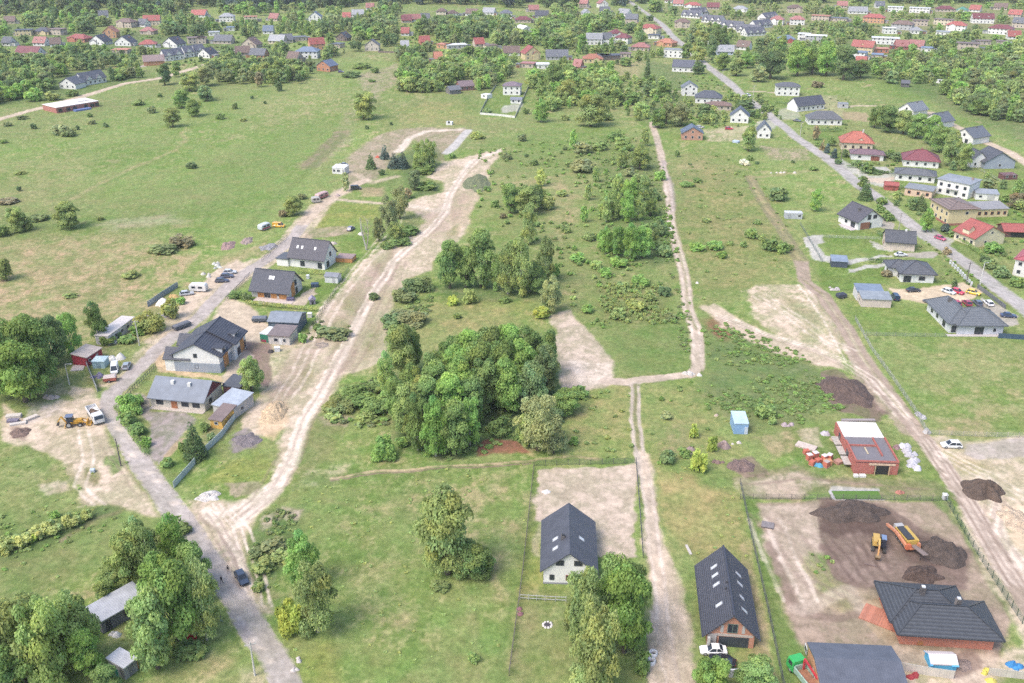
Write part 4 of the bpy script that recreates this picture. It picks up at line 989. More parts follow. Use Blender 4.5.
        dq = L/2/math.hypot(half, B['rise'])
        def slabm(f, n0, n1):
            c = [(-w/2*f, k-dq*f), (w/2*f, k-dq*f), (w/2*f, k+dq*f), (-w/2*f, k+dq*f)]
            return MB().add([pt(a, q, n0) for a, q in c]+[pt(a, q, n1) for a, q in c], [(0,3,2,1),(4,5,6,7),(0,1,5,4),(1,2,6,5),(2,3,7,6),(3,0,4,7)])
        o = slabm(1, -.15, .06).build('roof_window', WFRAME, s.roof)
        slabm(.72, .0, .075).build('pane', M('glass', (.55, .58, .62)), o)
    def dormer(s, x, y0, y1, w, z0, h, rise, wall, rc, face='f'):
        b = MB().prism([(x-w/2, z0), (x+w/2, z0), (x+w/2, z0+h), (x, z0+h+rise), (x-w/2, z0+h)], 'y', y0, y1)
        d = b.build('dormer', M('plaster', wall), s.root)
        e, o, t = .03, .25, .15; sl = rise/(w/2)
        MB().prism([(x-w/2-o, z0+h-o*sl+e), (x, z0+h+rise+e), (x+w/2+o, z0+h-o*sl+e), (x+w/2+o, z0+h-o*sl+e+t), (x, z0+h+rise+e+t), (x-w/2-o, z0+h-o*sl+e+t)], 'y', y0-.2, y1).build('dormer_roof', M('tile', rc), d)
        return d
    def box(s, name, x0, x1, y0, y1, z0, z1, m, parent=None):
        return MB().box(x0, x1, y0, y1, z0, z1).build(name, m, parent or s.root)

def autowin(H, faces, step=3.0, gable=True, fr=None):
    B = H.B; n_st = 2 if B['h'] > 4.6 else 1
    for f in faces:
        a, b = (B['x0'], B['x1']) if f in 'fb' else (B['y0'], B['y1'])
        if f == 'b': a, b = -b, -a
        n = max(1, int((b-a)/step))
        for k in range(n_st):
            for i in range(n):
                H.win(f, a+(b-a)*(i+.5)/n, .9+2.75*k, 1.25, 1.35, fr)
        if gable and ((B['roof'] == 'gx' and f in 'lr') or (B['roof'] == 'gy' and f in 'fb')) and B['rise'] > 2:
            H.win(f, (a+b)/2, B['h']+.1, 1.1, 1.2, fr)

RF = ROOF
# ---- the two houses with dark roofs at the bottom
H = House('house', 'white house with steep dark roof on the bare sandy plot', 'house', (543.5,583.5), (594,585), ref='the white steep roofed house')
H.block(D=14.8, h=3.3, roof='gy', rise=3.7, rc=RF['dark'], rk='sheet', ov=.7)
H.win('f', -1.7, 4.2, 1.5, 1.15, DARKFRAME); H.win('f', 1.6, 4.2, 1.5, 1.15, DARKFRAME); H.win('f', -3.1, .9, .9, 1.2, DARKFRAME); H.win('f', .4, .9, 2.0, 1.2, M('wood', (.3,.12,.08)))
H.win('l', 4, .9, 1.4, 1.3, DARKFRAME); H.win('l', 9, .2, 2.2, 2.1, DARKFRAME)
H.chim(-1.2, 5.2, 1.0, .7, DCHIM, M('paint', (.05,.05,.05)))
H.sky('l', 6.4, .55); H.sky('r', 6.4, .5); H.sky('l', 3.6, .55)
H.box('plinth', -H.W/2-.06, H.W/2+.06, -.06, 14.86, -.05, .35, M('concrete', (.30,.30,.33)))

H = House('house', 'dark roofed house with brick gable, garage and eight roof windows', 'house', (706.5,645), (753,648.5), ref='the brick gabled house')
W = H.W
H.block(D=17.6, h=2.9, roof='gy', rise=3.9, wall=(.60,.27,.17), wk='brick', rc=RF['dark'], rk='tile', ov=.85)
for t in (4.2, 9.4, 11.9, 14.2): H.sky('l', t, .48, .75, 1.5)
for t in (3.8, 10.6, 13.2): H.sky('r', t, .62, .7, 1.5)
H.sky('r', 7.0, .6, .7, 1.2)
H.win('f', .1, 3.0, 1.7, 1.9, M('paint', (.18,.24,.20)))
H.panel('f', -1.6, 3.0, .5, 1.6, CONCRETE, 'stone_pier'); H.panel('f', 1.9, 3.0, .5, 1.6, CONCRETE, 'stone_pier')
H.garage('f', .5, 4.9, 2.1, (.05,.06,.075))
H.panel('f', .5, 2.25, 6.2, .5, M('concrete', (.52,.45,.40)), 'lintel_band')
H.panel('f', -3.1, .02, 1.4, 2.6, M('concrete', (.38,.36,.35)), 'porch_wall', .3)
H.box('porch_column', -W/2-.1, -W/2+.35, -1.2, -.75, 0, 2.6, CONCRETE)
H.box('vent_pipe', -.5, -.25, 8.0, 8.25, 5.8, 7.2, M('paint', (.08,.08,.09)), H.roof); H.box('vent_pipe', -.7, -.5, 6.6, 6.8, 5.8, 7.1, M('paint', (.08,.08,.09)), H.roof)

# ---- brick bungalow with the big hipped roof (three roofs that meet)
H = House('house', 'brick bungalow with dark hipped tile roof on the dug up plot', 'house', (899.5,644), (992,650), ref='the hip roofed brick bungalow')
W = H.W
H.block(x0=-W/2, x1=W/2, D=7.6, h=2.75, roof='hip', rise=2.9, wall=(.58,.20,.12), wk='brick', rc=(.075,.082,.095), ov=1.1)
for u in (-5.9, -1.1, .9, 3.0): H.win('f', u, 1.75, 1.0, .55, DARKFRAME)
H.panel('f', -4.2, .1, .9, .8, M('wood', (.45,.20,.08)), 'hatch')
H.chim(2.4, 4.6, 1.5, .8, M('brick', (.06,.06,.07)), M('paint', (.75,.76,.78)))
H.roof['label'] = 'dark tiled main roof'
for a in (-1.6, .4): H.box('roof_vent', a, a+.7, 2.2, 2.6, 4.25, 4.7, M('paint', (.06,.06,.07)), H.roof)
H.block(x0=-W/2-.5, x1=W/2-3.4, D=8.6, y0=2.9, h=2.7, roof='hip', rise=3.3, wall=(.58,.20,.12), wk='brick', rc=(.075,.082,.095), ov=1.0)
H.chim(-W/2+4.6, 6.6, 1.4, .8, M('brick', (.06,.06,.07)), M('paint', (.75,.76,.78)))
H.win('l', 6.5, .9, 1.8, 1.4, DARKFRAME); H.win('l', 9.5, .9, 1.4, 1.4, DARKFRAME)

# ---- large low dark roof at the bottom edge
p = g(806.5, 640, 4.3); q = g(884, 645.5, 4.3)
H = House('workshop', 'large low building with flat dark grey sheet roof at bottom edge', 'workshop', (818,700), (902,704), ref='the large dark sheet roof')
H.block(D=g(845,642.5,3.9)[1]-g(860,702)[1]-.6, h=3.6, roof='gx', rise=.9, wall=(.62,.34,.18), wk='wood', rc=(.115,.125,.155), rk='sheet', ov=.5)
H.win('l', 4, .9, 1.5, 1.2); H.win('l', 9.5, .9, 1.5, 1.2); H.win('f', -3, .9, 1.5, 1.2); H.garage('f', 3, 3.2, 2.6)

# ---- left row of houses
H = House('house', 'dark roofed semi detached house with grey base and white gable', 'house', (175.8,371), (221,373.2), ref='the white gabled semi')
W = H.W
H.block(D=8.0, h=5.0, roof='gy', rise=3.1, wall=WHITE, rc=RF['dark'], ov=.75)
H.box('grey_base', -W/2-.05, W/2+.05, -.05, 8.0, -.03, 2.7, M('plaster', BLUEG))
H.win('f', -.2, 1.0, 1.0, 1.2, DARKFRAME); H.win('f', -.2, 4.2, 1.0, 1.2, DARKFRAME)
H.panel('r', 4.2, 0.1, 3.2, 4.3, WOODC, 'timber_cladding', .07); H.win('r', 2.2, .3, 2.0, 2.2, DARKFRAME); H.win('r', 7.0, .3, 1.4, 2.2, DARKFRAME)
H.block(D=8.4, y0=8.03, x0=-W/2, x1=W/2+.9, h=5.0, roof='gy', rise=3.5, wall=WHITE, rc=RF['dark'], ov=.75)
H.panel('r', 13.6, .1, 2.6, 4.3, WOODC, 'timber_cladding', .07); H.win('r', 11.0, .3, 2.0, 2.2, DARKFRAME); H.win('r', 15.6, .3, 1.2, 2.2, DARKFRAME)
for yy in (3.0, 12.2):
    d = MB().box(W/2-1.6, W/2+.25, yy-1.2, yy+1.2, 4.2, 6.4).build('dormer', M('plaster', WHITE), H.root)
    MB().box(W/2-2.4, W/2+.6, yy-1.5, yy+1.5, 6.42, 6.62).build('dormer_roof', M('tile', RF['dark']), d)
    MB().box(W/2+.2, W/2+.29, yy-.8, yy+.8, 4.7, 6.0).build('dormer_window', GLASS, d)
for yy in (2.6, 11.2):
    wv = MB().prism([(yy-2.6, -.03), (yy+2.6, -.03), (yy+2.6, 3.6), (yy, 5.6), (yy-2.6, 3.6)], 'x', -W/2-2.6, -W/2+2).build('side_wing', M('plaster', WHITE), H.root)
    MB().prism([(yy-3.0, 3.33), (yy, 5.63), (yy+3.0, 3.33), (yy+3.0, 3.55), (yy, 5.9), (yy-3.0, 3.55)], 'x', -W/2-3.0, -W/2+4.5).build('side_wing_roof', M('tile', RF['dark']), wv)
    MB().box(-W/2-2.68, -W/2-2.58, yy-.7, yy+.7, .9, 2.3).build('window', GLASS, wv)

H = House('house', 'beige bungalow with blue grey metal roof and two white chimneys', 'house', (151.6,406.6), (205.5,411.8), ref='the beige metal roofed bungalow')
H.block(D=9.2, h=3.1, roof='gx', rise=2.9, wall=(.60,.55,.48), rc=(.18,.205,.25), rk='sheet', ov=.8)
MB().prism([(.1, 3.12), (9.1, 3.12), (4.6, 5.92)], 'x', H.W/2+.004, H.W/2+.07).build('gable_cladding', M('wood', (.22,.06,.07)), H.root)
for u in (-4.7, 2.0, 4.9): H.win('f', u, .9, 1.9, 1.3, DARKFRAME)
H.door('f', -.9, 1.6, 2.3, (.38,.15,.07)); H.win('r', 3, .9, 1.4, 1.3, DARKFRAME); H.win('r', 4.6, 3.3, .9, 1.1, DARKFRAME)
H.chim(-2.3, 3.2, 1.0, .8, M('plaster', (.75,.74,.72))); H.chim(2.2, 3.0, 1.0, .8, M('plaster', (.75,.74,.72)))
H.box('terrace', -H.W/2, H.W/2, -1.2, 0, -.05, .18, M('concrete', (.55,.48,.42)))

H = House('house', 'dark roofed house with orange timber walls beside green lawn', 'house', (252,296.5), (289.5,300), ref='the orange timber house')
H.block(D=9.6, h=3.0, roof='gx', rise=4.4, wall=(.66,.63,.58), rc=RF['dark'], ov=1.0)
for u, w_ in ((-3.2, 2.2), (1.2, 2.0), (4.3, 2.6)): H.panel('f', u, .1, w_, 2.6, WOODC, 'timber_cladding', .08)
H.win('f', -1.0, .2, 2.0, 2.2, DARKFRAME); H.panel('r', 3.0, .1, 2.4, 4.6, WOODC, 'timber_cladding', .08); H.win('r', 5.2, 3.0, 1.4, 1.9, DARKFRAME); H.win('r', 5.4, .2, 1.6, 2.1, DARKFRAME); H.win('f', 2.9, 1.0, .9, 1.1, DARKFRAME)
H.sky('f', 5.6, .42, .9, 1.3); H.sky('f', 6.6, .42, .9, 1.3)
H.box('terrace', -4.5, H.W/2+2.0, -3.2, 0, -.05, .12, M('concrete', (.60,.50,.44)))

H = House('house', 'white house with dark roof and three roof windows by the lane', 'house', (289.5,266), (325,270), ref='the three skylight house')
H.block(D=9.0, h=3.8, roof='gx', rise=4.7, wall=WHITE, rc=(.11,.105,.125), ov=.7)
for t in (2.6, 4.3, 9.2): H.sky('f', t, .5, .75, 1.2)
H.panel('f', 1.6, .1, 4.6, 2.4, M('plaster', (.62,.60,.62)), 'grey_panel'); H.win('f', -1.6, .5, 1.7, 1.9, DARKFRAME); H.win('f', 4.9, .3, 1.6, 2.1, DARKFRAME); H.win('r', 2.4, .3, 1.8, 2.1, DARKFRAME); H.win('r', 4.6, 3.5, 1.3, 1.5, DARKFRAME)
H.chim(4.4, 5.4, 1.1, .6, DCHIM)
H.block(x0=-H.W/2-4.4, x1=-H.W/2-.02, D=6.0, y0=-.6, h=2.5, roof='flat', wall=WHITE, rc=(.11,.115,.13), rk='sheet', ov=.3)

H = House('garage', 'dark blue grey sheet metal garage with light roof', 'garage', (269,331.5), (299,333), ref='the dark blue garage')
H.block(D=7.4, h=3.2, roof='gx', rise=1.3, wall=(.10,.135,.18), wk='sheet', rc=(.24,.27,.31), rk='sheet', ov=.35)
H.garage('f', -2, 3, 2.5, (.16,.20,.25)); H.door('f', 2.8, 1, 2.1, (.10,.13,.16))
H = House('shed', 'pale walled shed with flat brown felt roof behind bare soil', 'shed', (269,344), (290,345.5), ref='the brown flat roofed shed')
H.block(D=6.2, h=2.7, roof='mono', rise=.35, wall=(.60,.56,.52), rc=(.22,.175,.165), rk='sheet', ov=.35)
H.win('f', -.9, .9, 1.3, 1.1); H.win('f', 1.6, .9, .9, 1.1); H.door('f', .5, .9, 2.0, (.7,.7,.7))
H = House('container', 'green and white site container beside the brown roofed shed', 'container', (260.5,341.5), (269.5,343), group='sheds and containers')
H.block(D=5.0, h=2.4, roof='flat', wall=(.04,.22,.14), wk='sheet', rc=(.72,.74,.74), rk='sheet', ov=.05)
H.panel('f', -.2, .05, 2.0, .7, M('paint', (.35,.06,.10)), 'red_board'); H.door('f', .9, .8, 1.9, (.06,.2,.15))
H = House('shed', 'grey corrugated lean to roof behind the beige bungalow', 'shed', (214,414), (235,419))
H.block(D=7.5, h=2.6, roof='mono', rise=.6, wall=(.50,.49,.48), rc=(.40,.44,.50), rk='sheet', ov=.3); H.door('f', 1, .9, 2, (.3,.3,.3)); H.win('r', 3, 1.0, 1.2, 1.0)
H = House('shed', 'small shed with brown roof and orange yellow wall by pale fence', 'shed', (211,427.5), (223,429.5))
H.block(D=6.0, h=2.3, roof='mono', rise=.7, wall=(.68,.42,.12), wk='wood', rc=(.22,.165,.15), rk='sheet', ov=.4); H.door('r', 3, .9, 1.9, (.5,.3,.1)); H.win('f', 0, 1, 1, .8)
H = House('shed', 'dark low shed roof between the bungalow and the semi', 'shed', (224,394), (241,396))
H.block(D=5.5, h=2.3, roof='mono', rise=.3, wall=(.30,.12,.12), wk='wood', rc=(.10,.105,.12), rk='sheet', ov=.3); H.door('f', 0, 1, 1.9, (.2,.1,.08))
H = House('shed', 'long dark red shed with tan roof in the trailer yard', 'shed', (88,366.5), (103,356.5), ref='the dark red shed')
H.block(D=4.6, h=2.5, roof='mono', rise=.5, wall=(.36,.035,.055), wk='wood', rc=(.55,.47,.42), rk='sheet', ov=.25); H.door('f', 1, .9, 1.9, (.5,.45,.42)); H.win('f', -2, 1, 1, .9)
H = House('party_tent', 'small pale turquoise tent in front of the dark red shed', 'tent', (93,368.5), (105,368.5))
H.block(D=3.2, h=1.9, roof='hip', rise=.8, wall=M('fabric', (.45,.60,.64)), rc=(.55,.68,.72), rk='fabric', ov=.15); H.door('f', 0, 1, 1.6, (.3,.4,.45))
H = House('trailer_home', 'long white mobile home with pale roof under the trees', 'mobile home', (109.5,345.5), (136,326), ref='the long white mobile home')
H.block(D=4.0, h=2.7, roof='flat', rise=.2, wall=(.66,.62,.62), rc=(.66,.60,.57), rk='sheet', ov=.15)
for u in (-6, -3, 0, 3, 6): H.win('f', u, 1.1, 1.3, 1.0)
H.win('l', 1.5, 1.1, 1.4, 1.0, M('paint', (.3,.22,.34)))
H.box('steps', -H.W/2+1, -H.W/2+2.2, -1.4, 0, 0, .6, FRAME)
H = House('shed', 'white low shed on the sandy plot beside spruces', 'shed', (332.5,173.5), (345,174.5), ref='the low white shed')
H.block(D=4.5, h=2.7, roof='mono', rise=.4, wall=(.74,.73,.73), wk='sheet', rc=(.76,.75,.74), rk='sheet', ov=.15); H.win('f', 0, .9, 1.6, 1.2); H.door('f', 2.4, 1, 2, (.4,.4,.42)); H.win('f', -2.2, .9, 1.2, 1.2)
H = House('shed', 'long grey shed with pale metal roof among bottom left trees', 'shed', (103.5,634), (148,608), ref='the long grey shed')
H.block(D=4.0, h=2.7, roof='mono', rise=.6, wall=(.20,.20,.23), wk='plaster', rc=(.46,.47,.51), rk='sheet', ov=.35)
H.win('f', .6, 1.0, 1.5, 1.2, DARKFRAME); H.win('f', 4.2, 1.0, 1.5, 1.2, DARKFRAME); H.door('f', -3, 1, 2, (.08,.08,.09))
H = House('canopy', 'small pale flat canopy beside the coloured fence panels', 'canopy', (126,680), (138.5,670))
H.block(D=3.6, h=2.5, roof='mono', rise=.2, wall=(.3,.3,.3), rc=(.62,.62,.66), rk='sheet', ov=.3); H.door('f', 0, .9, 1.9, (.2,.2,.2))
H = House('shed', 'small brown flat roofed pool cover behind the white house', 'shed', (336,262), (352,263))
H.block(D=4.6, h=1.4, roof='flat', wall=(.62,.30,.12), wk='wood', rc=(.34,.24,.215), rk='sheet', ov=.1); H.door('f', 0, .9, 1.2, (.5,.25,.1))
H = House('shed', 'tiny white shed with grey roof at the end of the lawn', 'shed', (325,282.5), (338,283.5))
H.block(D=3.4, h=2.1, roof='gx', rise=.7, wall=(.72,.72,.74), wk='sheet', rc=(.25,.26,.29), rk='sheet', ov=.2); H.door('f', .8, .9, 1.8, (.5,.5,.52))

# ---- houses of the right side
H = House('house', 'white gabled house with dark roof and brown door on lawn', 'house', (857.5,230.2), (881.5,227), ref='the white gabled house on the lawn')
H.block(D=11.5, h=3.4, roof='gy', rise=3.8, wall=WHITE, rc=(.115,.11,.13), ov=.8)
H.panel('f', -2.4, .1, 4.2, 2.6, M('wood', (.32,.15,.10)), 'timber_cladding', .07); H.win('f', -.2, .2, 1.5, 2.2, M('paint', (.25,.32,.22))); H.win('f', -.9, 3.6, 1.5, 1.9, DARKFRAME); H.win('f', 1.7, 3.8, 1.7, 1.5, DARKFRAME); H.win('l', 3, .3, 2.4, 2.1, DARKFRAME); H.win('l', 7, .9, 1.4, 1.3, DARKFRAME)
H.chim(-2.2, 4.6, 1.4, .8, DCHIM); H.box('terrace', -H.W/2-2.6, -H.W/2, .5, 8, -.05, .14, M('concrete', (.58,.52,.52)))
H = House('house', 'beige bungalow with dark gabled roof beside white parked car', 'house', (884.5,249.5), (914,251.8), ref='the beige dark roofed bungalow')
H.block(D=8.6, h=3.3, roof='gx', rise=2.6, wall=(.64,.55,.47), rc=(.11,.115,.13), ov=.7)
H.win('l', 4.3, .9, 1.6, 1.4, M('wood', (.35,.16,.1))); H.win('l', 4.3, 3.4, 1.0, 1.0, M('wood', (.35,.16,.1))); H.chim(1.8, 4.4, .8, .7, M('plaster', (.75,.75,.74)))
H.panel('r', 4, .1, 3, 2.5, M('wood', (.12,.09,.08)), 'timber_cladding', .06)
H = House('house', 'white bungalow with dark hipped roof between two driveways', 'house', (900.5,282), (933,283.2), ref='the hip roofed white bungalow')
H.block(D=10.5, h=2.9, roof='hip', rise=2.9, wall=WHITE, rc=(.13,.135,.15), ov=.8)
H.win('f', 1.4, .8, 2.0, 1.4, DARKFRAME); H.win('f', -3.2, .1, 2.4, 2.2, DARKFRAME); H.win('l', 3.2, .6, 1.8, 1.8, DARKFRAME)
H.block(x0=-H.W/2-2.4, x1=-H.W/2+4, D=6, y0=5.2, h=2.9, roof='hip', rise=2.0, wall=WHITE, rc=(.13,.135,.15), ov=.7); H.win('l', 8, .9, 1.5, 1.3, DARKFRAME)
H = House('house', 'L shaped grey walled bungalow with hipped grey roof behind parked cars', 'house', (957,334.5), (1002,334.8), ref='the L shaped grey bungalow')
W = H.W
H.block(D=10, h=2.9, roof='hip', rise=3.6, wall=(.55,.57,.62), rc=(.17,.185,.205), ov=.8)
H.win('f', -.4, .1, 2.6, 2.3, DARKFRAME); H.win('f', 4, .9, 1.0, 1.2)
H.block(x0=-W/2-2.0, x1=-W/2+5.6, D=16.5, y0=1.2, h=2.9, roof='hip', rise=3.4, wall=(.72,.72,.73), rc=(.17,.185,.205), ov=.8)
H.win('l', 5, .4, 2.0, 2.0, DARKFRAME); H.win('l', 10, .9, 1.4, 1.4, DARKFRAME); H.win('l', 14, .9, 1.4, 1.4, DARKFRAME); H.win('f', -W/2-.4, .2, 2.0, 2.1, DARKFRAME)
H.chim(-W/2+1.2, 11, 1.2, .9, DCHIM)
H.box('terrace', -W/2-3.2, W/2+.6, -1.4, 0, -.05, .12, M('concrete', (.55,.50,.48)))
H = House('garage', 'low two part shed with grey blue roofs and beige walls', 'garage', (861,306.8), (890.5,308), ref='the two part grey garage')
H.block(D=5.0, h=2.6, roof='mono', rise=.5, wall=(.60,.51,.46), rc=(.28,.31,.34), rk='sheet', ov=.3); H.garage('r', 2.5, 2.6, 2.1); H.win('l', 2.5, 1, 1.2, 1)
H.block(D=5.2, y0=5.2, x0=-H.W/2-.3, x1=H.W/2-1.2, h=2.9, roof='mono', rise=.5, wall=(.66,.64,.64), rc=(.20,.25,.33), rk='sheet', ov=.3)
H = House('shed', 'small dark blue shed with blue roof beside the lawn path', 'shed', (831,267), (847,268), ref='the small dark blue shed')
H.block(D=4.2, h=2.1, roof='mono', rise=.6, wall=(.075,.09,.13), wk='sheet', rc=(.24,.29,.37), rk='sheet', ov=.25); H.door('r', 2, .9, 1.7, (.07,.08,.11))
H = House('container', 'small pale grey container in the field beyond the lawn', 'container', (785,218.8), (802,219.2), ref='the pale grey field container')
H.block(D=3.0, h=2.2, roof='flat', wall=(.46,.48,.52), wk='sheet', rc=(.60,.61,.63), rk='sheet', ov=.08); H.win('f', 2.2, .8, 1.2, 1.0); H.door('f', -1.6, .9, 1.8, (.35,.37,.4))

H = House('house', 'two storey yellow house with brown hipped roof by the road', 'house', (947,225.8), (974.5,224.8), ref='the two storey yellow house')
W = H.W
H.block(D=14, h=6.4, roof='hip', rise=1.5, wall=YELLOW, rc=(.26,.195,.17), ov=.7)
autowin(H, 'l', 3.4); H.win('f', 1.5, 4.2, 1.2, 1.2); H.win('f', 2.6, 1.2, 1.0, 1.0); H.box('plinth', -W/2-.05, W/2+.05, -.05, 14.05, -.03, .9, M('brick', (.42,.16,.12)))
H = House('annex', 'long yellow single storey annex beside the two storey yellow house', 'annex', (975.5,217.5), (1007,216.5))
H.block(D=7, h=3.2, roof='mono', rise=.8, wall=YELLOW, rc=(.30,.29,.29), rk='sheet', ov=.4); autowin(H, 'f', 2.4, False, M('wood', (.4,.12,.08)))
H = House('house', 'white two storey house with flat grey roof among gardens', 'house', (935.5,193), (967,199.5), ref='the white two storey block house')
H.block(D=11, h=6.2, roof='hip', rise=.9, wall=WHITE, rc=(.29,.31,.34), rk='sheet', ov=.5); autowin(H, 'fl', 3.0, False, DARKFRAME)
H.box('balcony', -2.5, 2.5, -1.2, 0, 3.0, 3.2, CONCRETE); H.chim(4.6, 7.5, .9, .8, M('brick', (.3,.2,.17)))
H = House('garage', 'white garage with grey flat roof beside the yellow annex', 'garage', (975,199.5), (998,201), group='sheds and containers')
H.block(D=6, h=2.6, roof='mono', rise=.4, wall=WHITE, rc=(.33,.35,.38), rk='sheet', ov=.3); H.garage('f', 1.5, 3, 2.1, (.5,.5,.5)); H.win('f', -2.6, 1, 1.3, 1)
H = House('house', 'peach bungalow with flat grey roof beside red garden shed', 'house', (904,195), (931,199), ref='the peach bungalow')
H.block(D=8.5, h=3.1, roof='flat', wall=PEACH, rc=(.26,.27,.28), rk='sheet', ov=.35); autowin(H, 'fl', 3.0, False, M('wood', (.4,.16,.1)))
H = House('shed', 'small bright red roofed shed beside the peach bungalow', 'shed', (884,190), (898,191))
H.block(D=4.5, h=2.1, roof='gx', rise=.9, wall=(.42,.12,.10), wk='wood', rc=RF['red'], ov=.3); H.door('f', 1, .9, 1.7, (.25,.08,.06))
H = House('house', 'grey roofed white bungalow in front of the maroon roofed house', 'house', (895,180), (934,183.5), ref='the long grey roofed bungalow')
H.block(D=9, h=3.0, roof='hip', rise=2.0, wall=WHITE, rc=(.17,.175,.185), ov=.7); autowin(H, 'fl', 3.6, False, DARKFRAME)
H = House('house', 'white bungalow with maroon hipped roof', 'house', (903,166), (938,168.5), ref='the maroon roofed bungalow')
H.block(D=12, h=3.0, roof='hip', rise=4.0, wall=WHITE, rc=(.27,.085,.10), ov=.7); autowin(H, 'fl', 3.6, False); H.chim(0, 6.4, 1, .8, M('brick', (.3,.12,.1)))
H = House('house', 'cream house with orange red hipped roof beside the road', 'house', (841,149.5), (872,151), ref='the orange red hipped house')
H.block(D=11, h=3.6, roof='hip', rise=4.8, wall=CREAM, rc=(.52,.17,.12), ov=.7); autowin(H, 'fl', 3.0, False, M('wood', (.35,.2,.12))); H.chim(2.5, 5, 1.5, .7)
H.dormer(1.5, .6, 4, 2.4, 3.8, 1.2, 1.0, CREAM, (.52,.17,.12))
H = House('garage', 'white annex with maroon and grey hipped roof below the orange roof', 'garage', (851,159.5), (883,161.2), group='sheds and containers')
H.block(D=7.5, h=2.8, roof='hip', rise=1.8, wall=WHITE, rc=(.25,.16,.18), ov=.7); H.garage('f', 3.6, 4, 2.2, (.25,.09,.07)); H.win('f', -3.6, 1, 1.4, 1.2)
H = House('house', 'yellow house with red gabled roof and side wing near the road', 'house', (974,247.8), (1003,243.5), ref='the yellow house with red roof')
H.block(D=10, h=3.7, roof='gy', rise=3.4, wall=(.74,.66,.46), rc=RF['red'], ov=.8); autowin(H, 'l', 3.0, False); H.win('f', .4, 4.3, 1.0, 1.0); H.win('f', -2, 1, 1, 1.2)
H.dormer(-H.W/2+1.2, 3.5, 6.5, 2.6, 3.0, 2.6, 1.4, (.74,.66,.46), RF['red'])
H = House('carport', 'open carport with bright red roof beside the yellow house', 'carport', (1003,237), (1032,238))
H.block(D=7, h=2.5, roof='gx', rise=1.5, wall=(.16,.10,.09), wk='wood', rc=RF['red'], ov=.7); H.garage('f', 0, 5, 2.2, (.03,.03,.035))  # near-black front panel: shade inside the open carport put into colour, no door
H = House('house', 'white house with red roof cut by the right edge', 'house', (1012,275), (1045,282), ref='the red roofed house at the right edge')
H.block(D=11, h=5.6, roof='hip', rise=2.2, wall=(.72,.70,.68), rc=(.48,.13,.15), ov=.5); autowin(H, 'fl', 3.2, False)
H = House('house', 'blue grey gabled house with dark roof at the upper right', 'house', (984,169), (1014,168.5), ref='the blue grey gabled house')
H.block(D=12, h=3.4, roof='gy', rise=4.2, wall=BLUEG, rc=(.115,.12,.14), ov=.8); H.win('f', 0, 1, 1.2, 1.3); H.win('l', 4, .8, 2, 1.6); H.win('l', 9, .8, 1.6, 1.5)
H.block(x0=-H.W/2-5.2, x1=-H.W/2+3, D=9, y0=3, h=3.4, roof='gy', rise=3.6, wall=WHITE, rc=(.115,.12,.14), ov=.7); H.win('f', -H.W/2-3, 1, 1.2, 1.3)
H.sky('l', 3, .5); H.sky('l', 6, .5)
for (a, b_, lb, rf) in (((898,114.5),(912.5,117.5),'white gabled house with light grey roof, nearest the village lane','the light grey gabled house'),
                    ((922,125.5),(938,129),'white gabled house with bluish roof between two similar ones','the bluish roofed gabled house'),
                    ((953,140.5),(972,145),'white gabled house with dark roof, nearest the blue grey house','the dark roofed lane house')):
    H = House('house', lb, 'house', a, b_, ref=rf, group='white gabled houses along the lane')
    H.block(D=13, h=3.6, roof='gy', rise=3.6, wall=WHITE, rc=(.17,.185,.215) if 'light' not in lb else (.26,.28,.31), ov=.6)
    H.win('f', .2, 3.6, 1.2, 1.3, DARKFRAME); H.win('f', -1.5, .8, 1.4, 1.5, DARKFRAME); H.win('f', 2, .2, 1.8, 2.1, DARKFRAME); H.win('l', 5, .8, 1.8, 1.5, DARKFRAME); H.sky('l', 5, .5); H.chim(.6, 8, .9, .6, DCHIM)
# ---- building shell on the right site
H = House('house_shell', 'roofless red brick building shell with white slab on the site', 'building shell', (853.5,473.5), (897,475), ref='the roofless brick shell')
W = H.W
H.block(D=17.6, h=2.7, roof='flat', wall=(.47,.13,.10), wk='brick', rc=(.20,.185,.20), rk='concrete', ov=-.25)
H.roof.name = 'floor_slab'
H.box('roof_membrane', -W/2+.2, W/2-.2, 10.6, 17.3, 2.96, 3.12, M('concrete', (.80,.76,.73)), H.root)
for x0, x1, y0, y1 in ((-W/2, -W/2+.3, 0, 8.8), (W/2-.3, W/2, 0, 10.4), (-W/2+.3, W/2-.3, 0, .3), (-W/2+.3, W/2-3, 6.6, 6.9), (1.6, 1.9, 2.6, 10.2)):
    H.box('wall_course', x0, x1, y0, y1, 2.98, 3.35, M('brick', (.46,.13,.10)))
H.garage('f', 1.1, 3.0, 2.2, (.03,.03,.035)); H.panel('f', 1.1, 2.3, 5.6, .45, M('wood', (.62,.46,.34)), 'lintel_band', .12)
H.win('l', 6, .5, 1.8, 1.7, DARKFRAME); H.win('l', 13, .3, 1.4, 2.1, DARKFRAME)
for u in (-.4, 2.6): H.box('prop', u-.08, u+.08, -.6, -.44, 0, 2.3, M('wood', (.55,.42,.25)))
for y in (2, 6.2, 10.4): H.box('scaffold_board', -W/2-1.6, -W/2-.1, y, y+3.6, .9, 1.05, M('wood', (.50,.45,.40)))
H.box('plank', -1.2, -.9, 3.4, 6.2, 2.98, 3.08, M('wood', (.6,.5,.33)))
H = House('shed', 'light blue box shed standing alone near the soil heap', 'shed', (733.5,434), (747.5,434.3), ref='the light blue shed')
H.block(D=5.2, h=2.7, roof='mono', rise=.3, wall=(.26,.42,.66), wk='sheet', rc=(.50,.64,.72), rk='sheet', ov=.12); H.door('f', 1.2, .8, 1.9, (.55,.62,.72)); H.win('r', 2.5, 1, 1, .8)
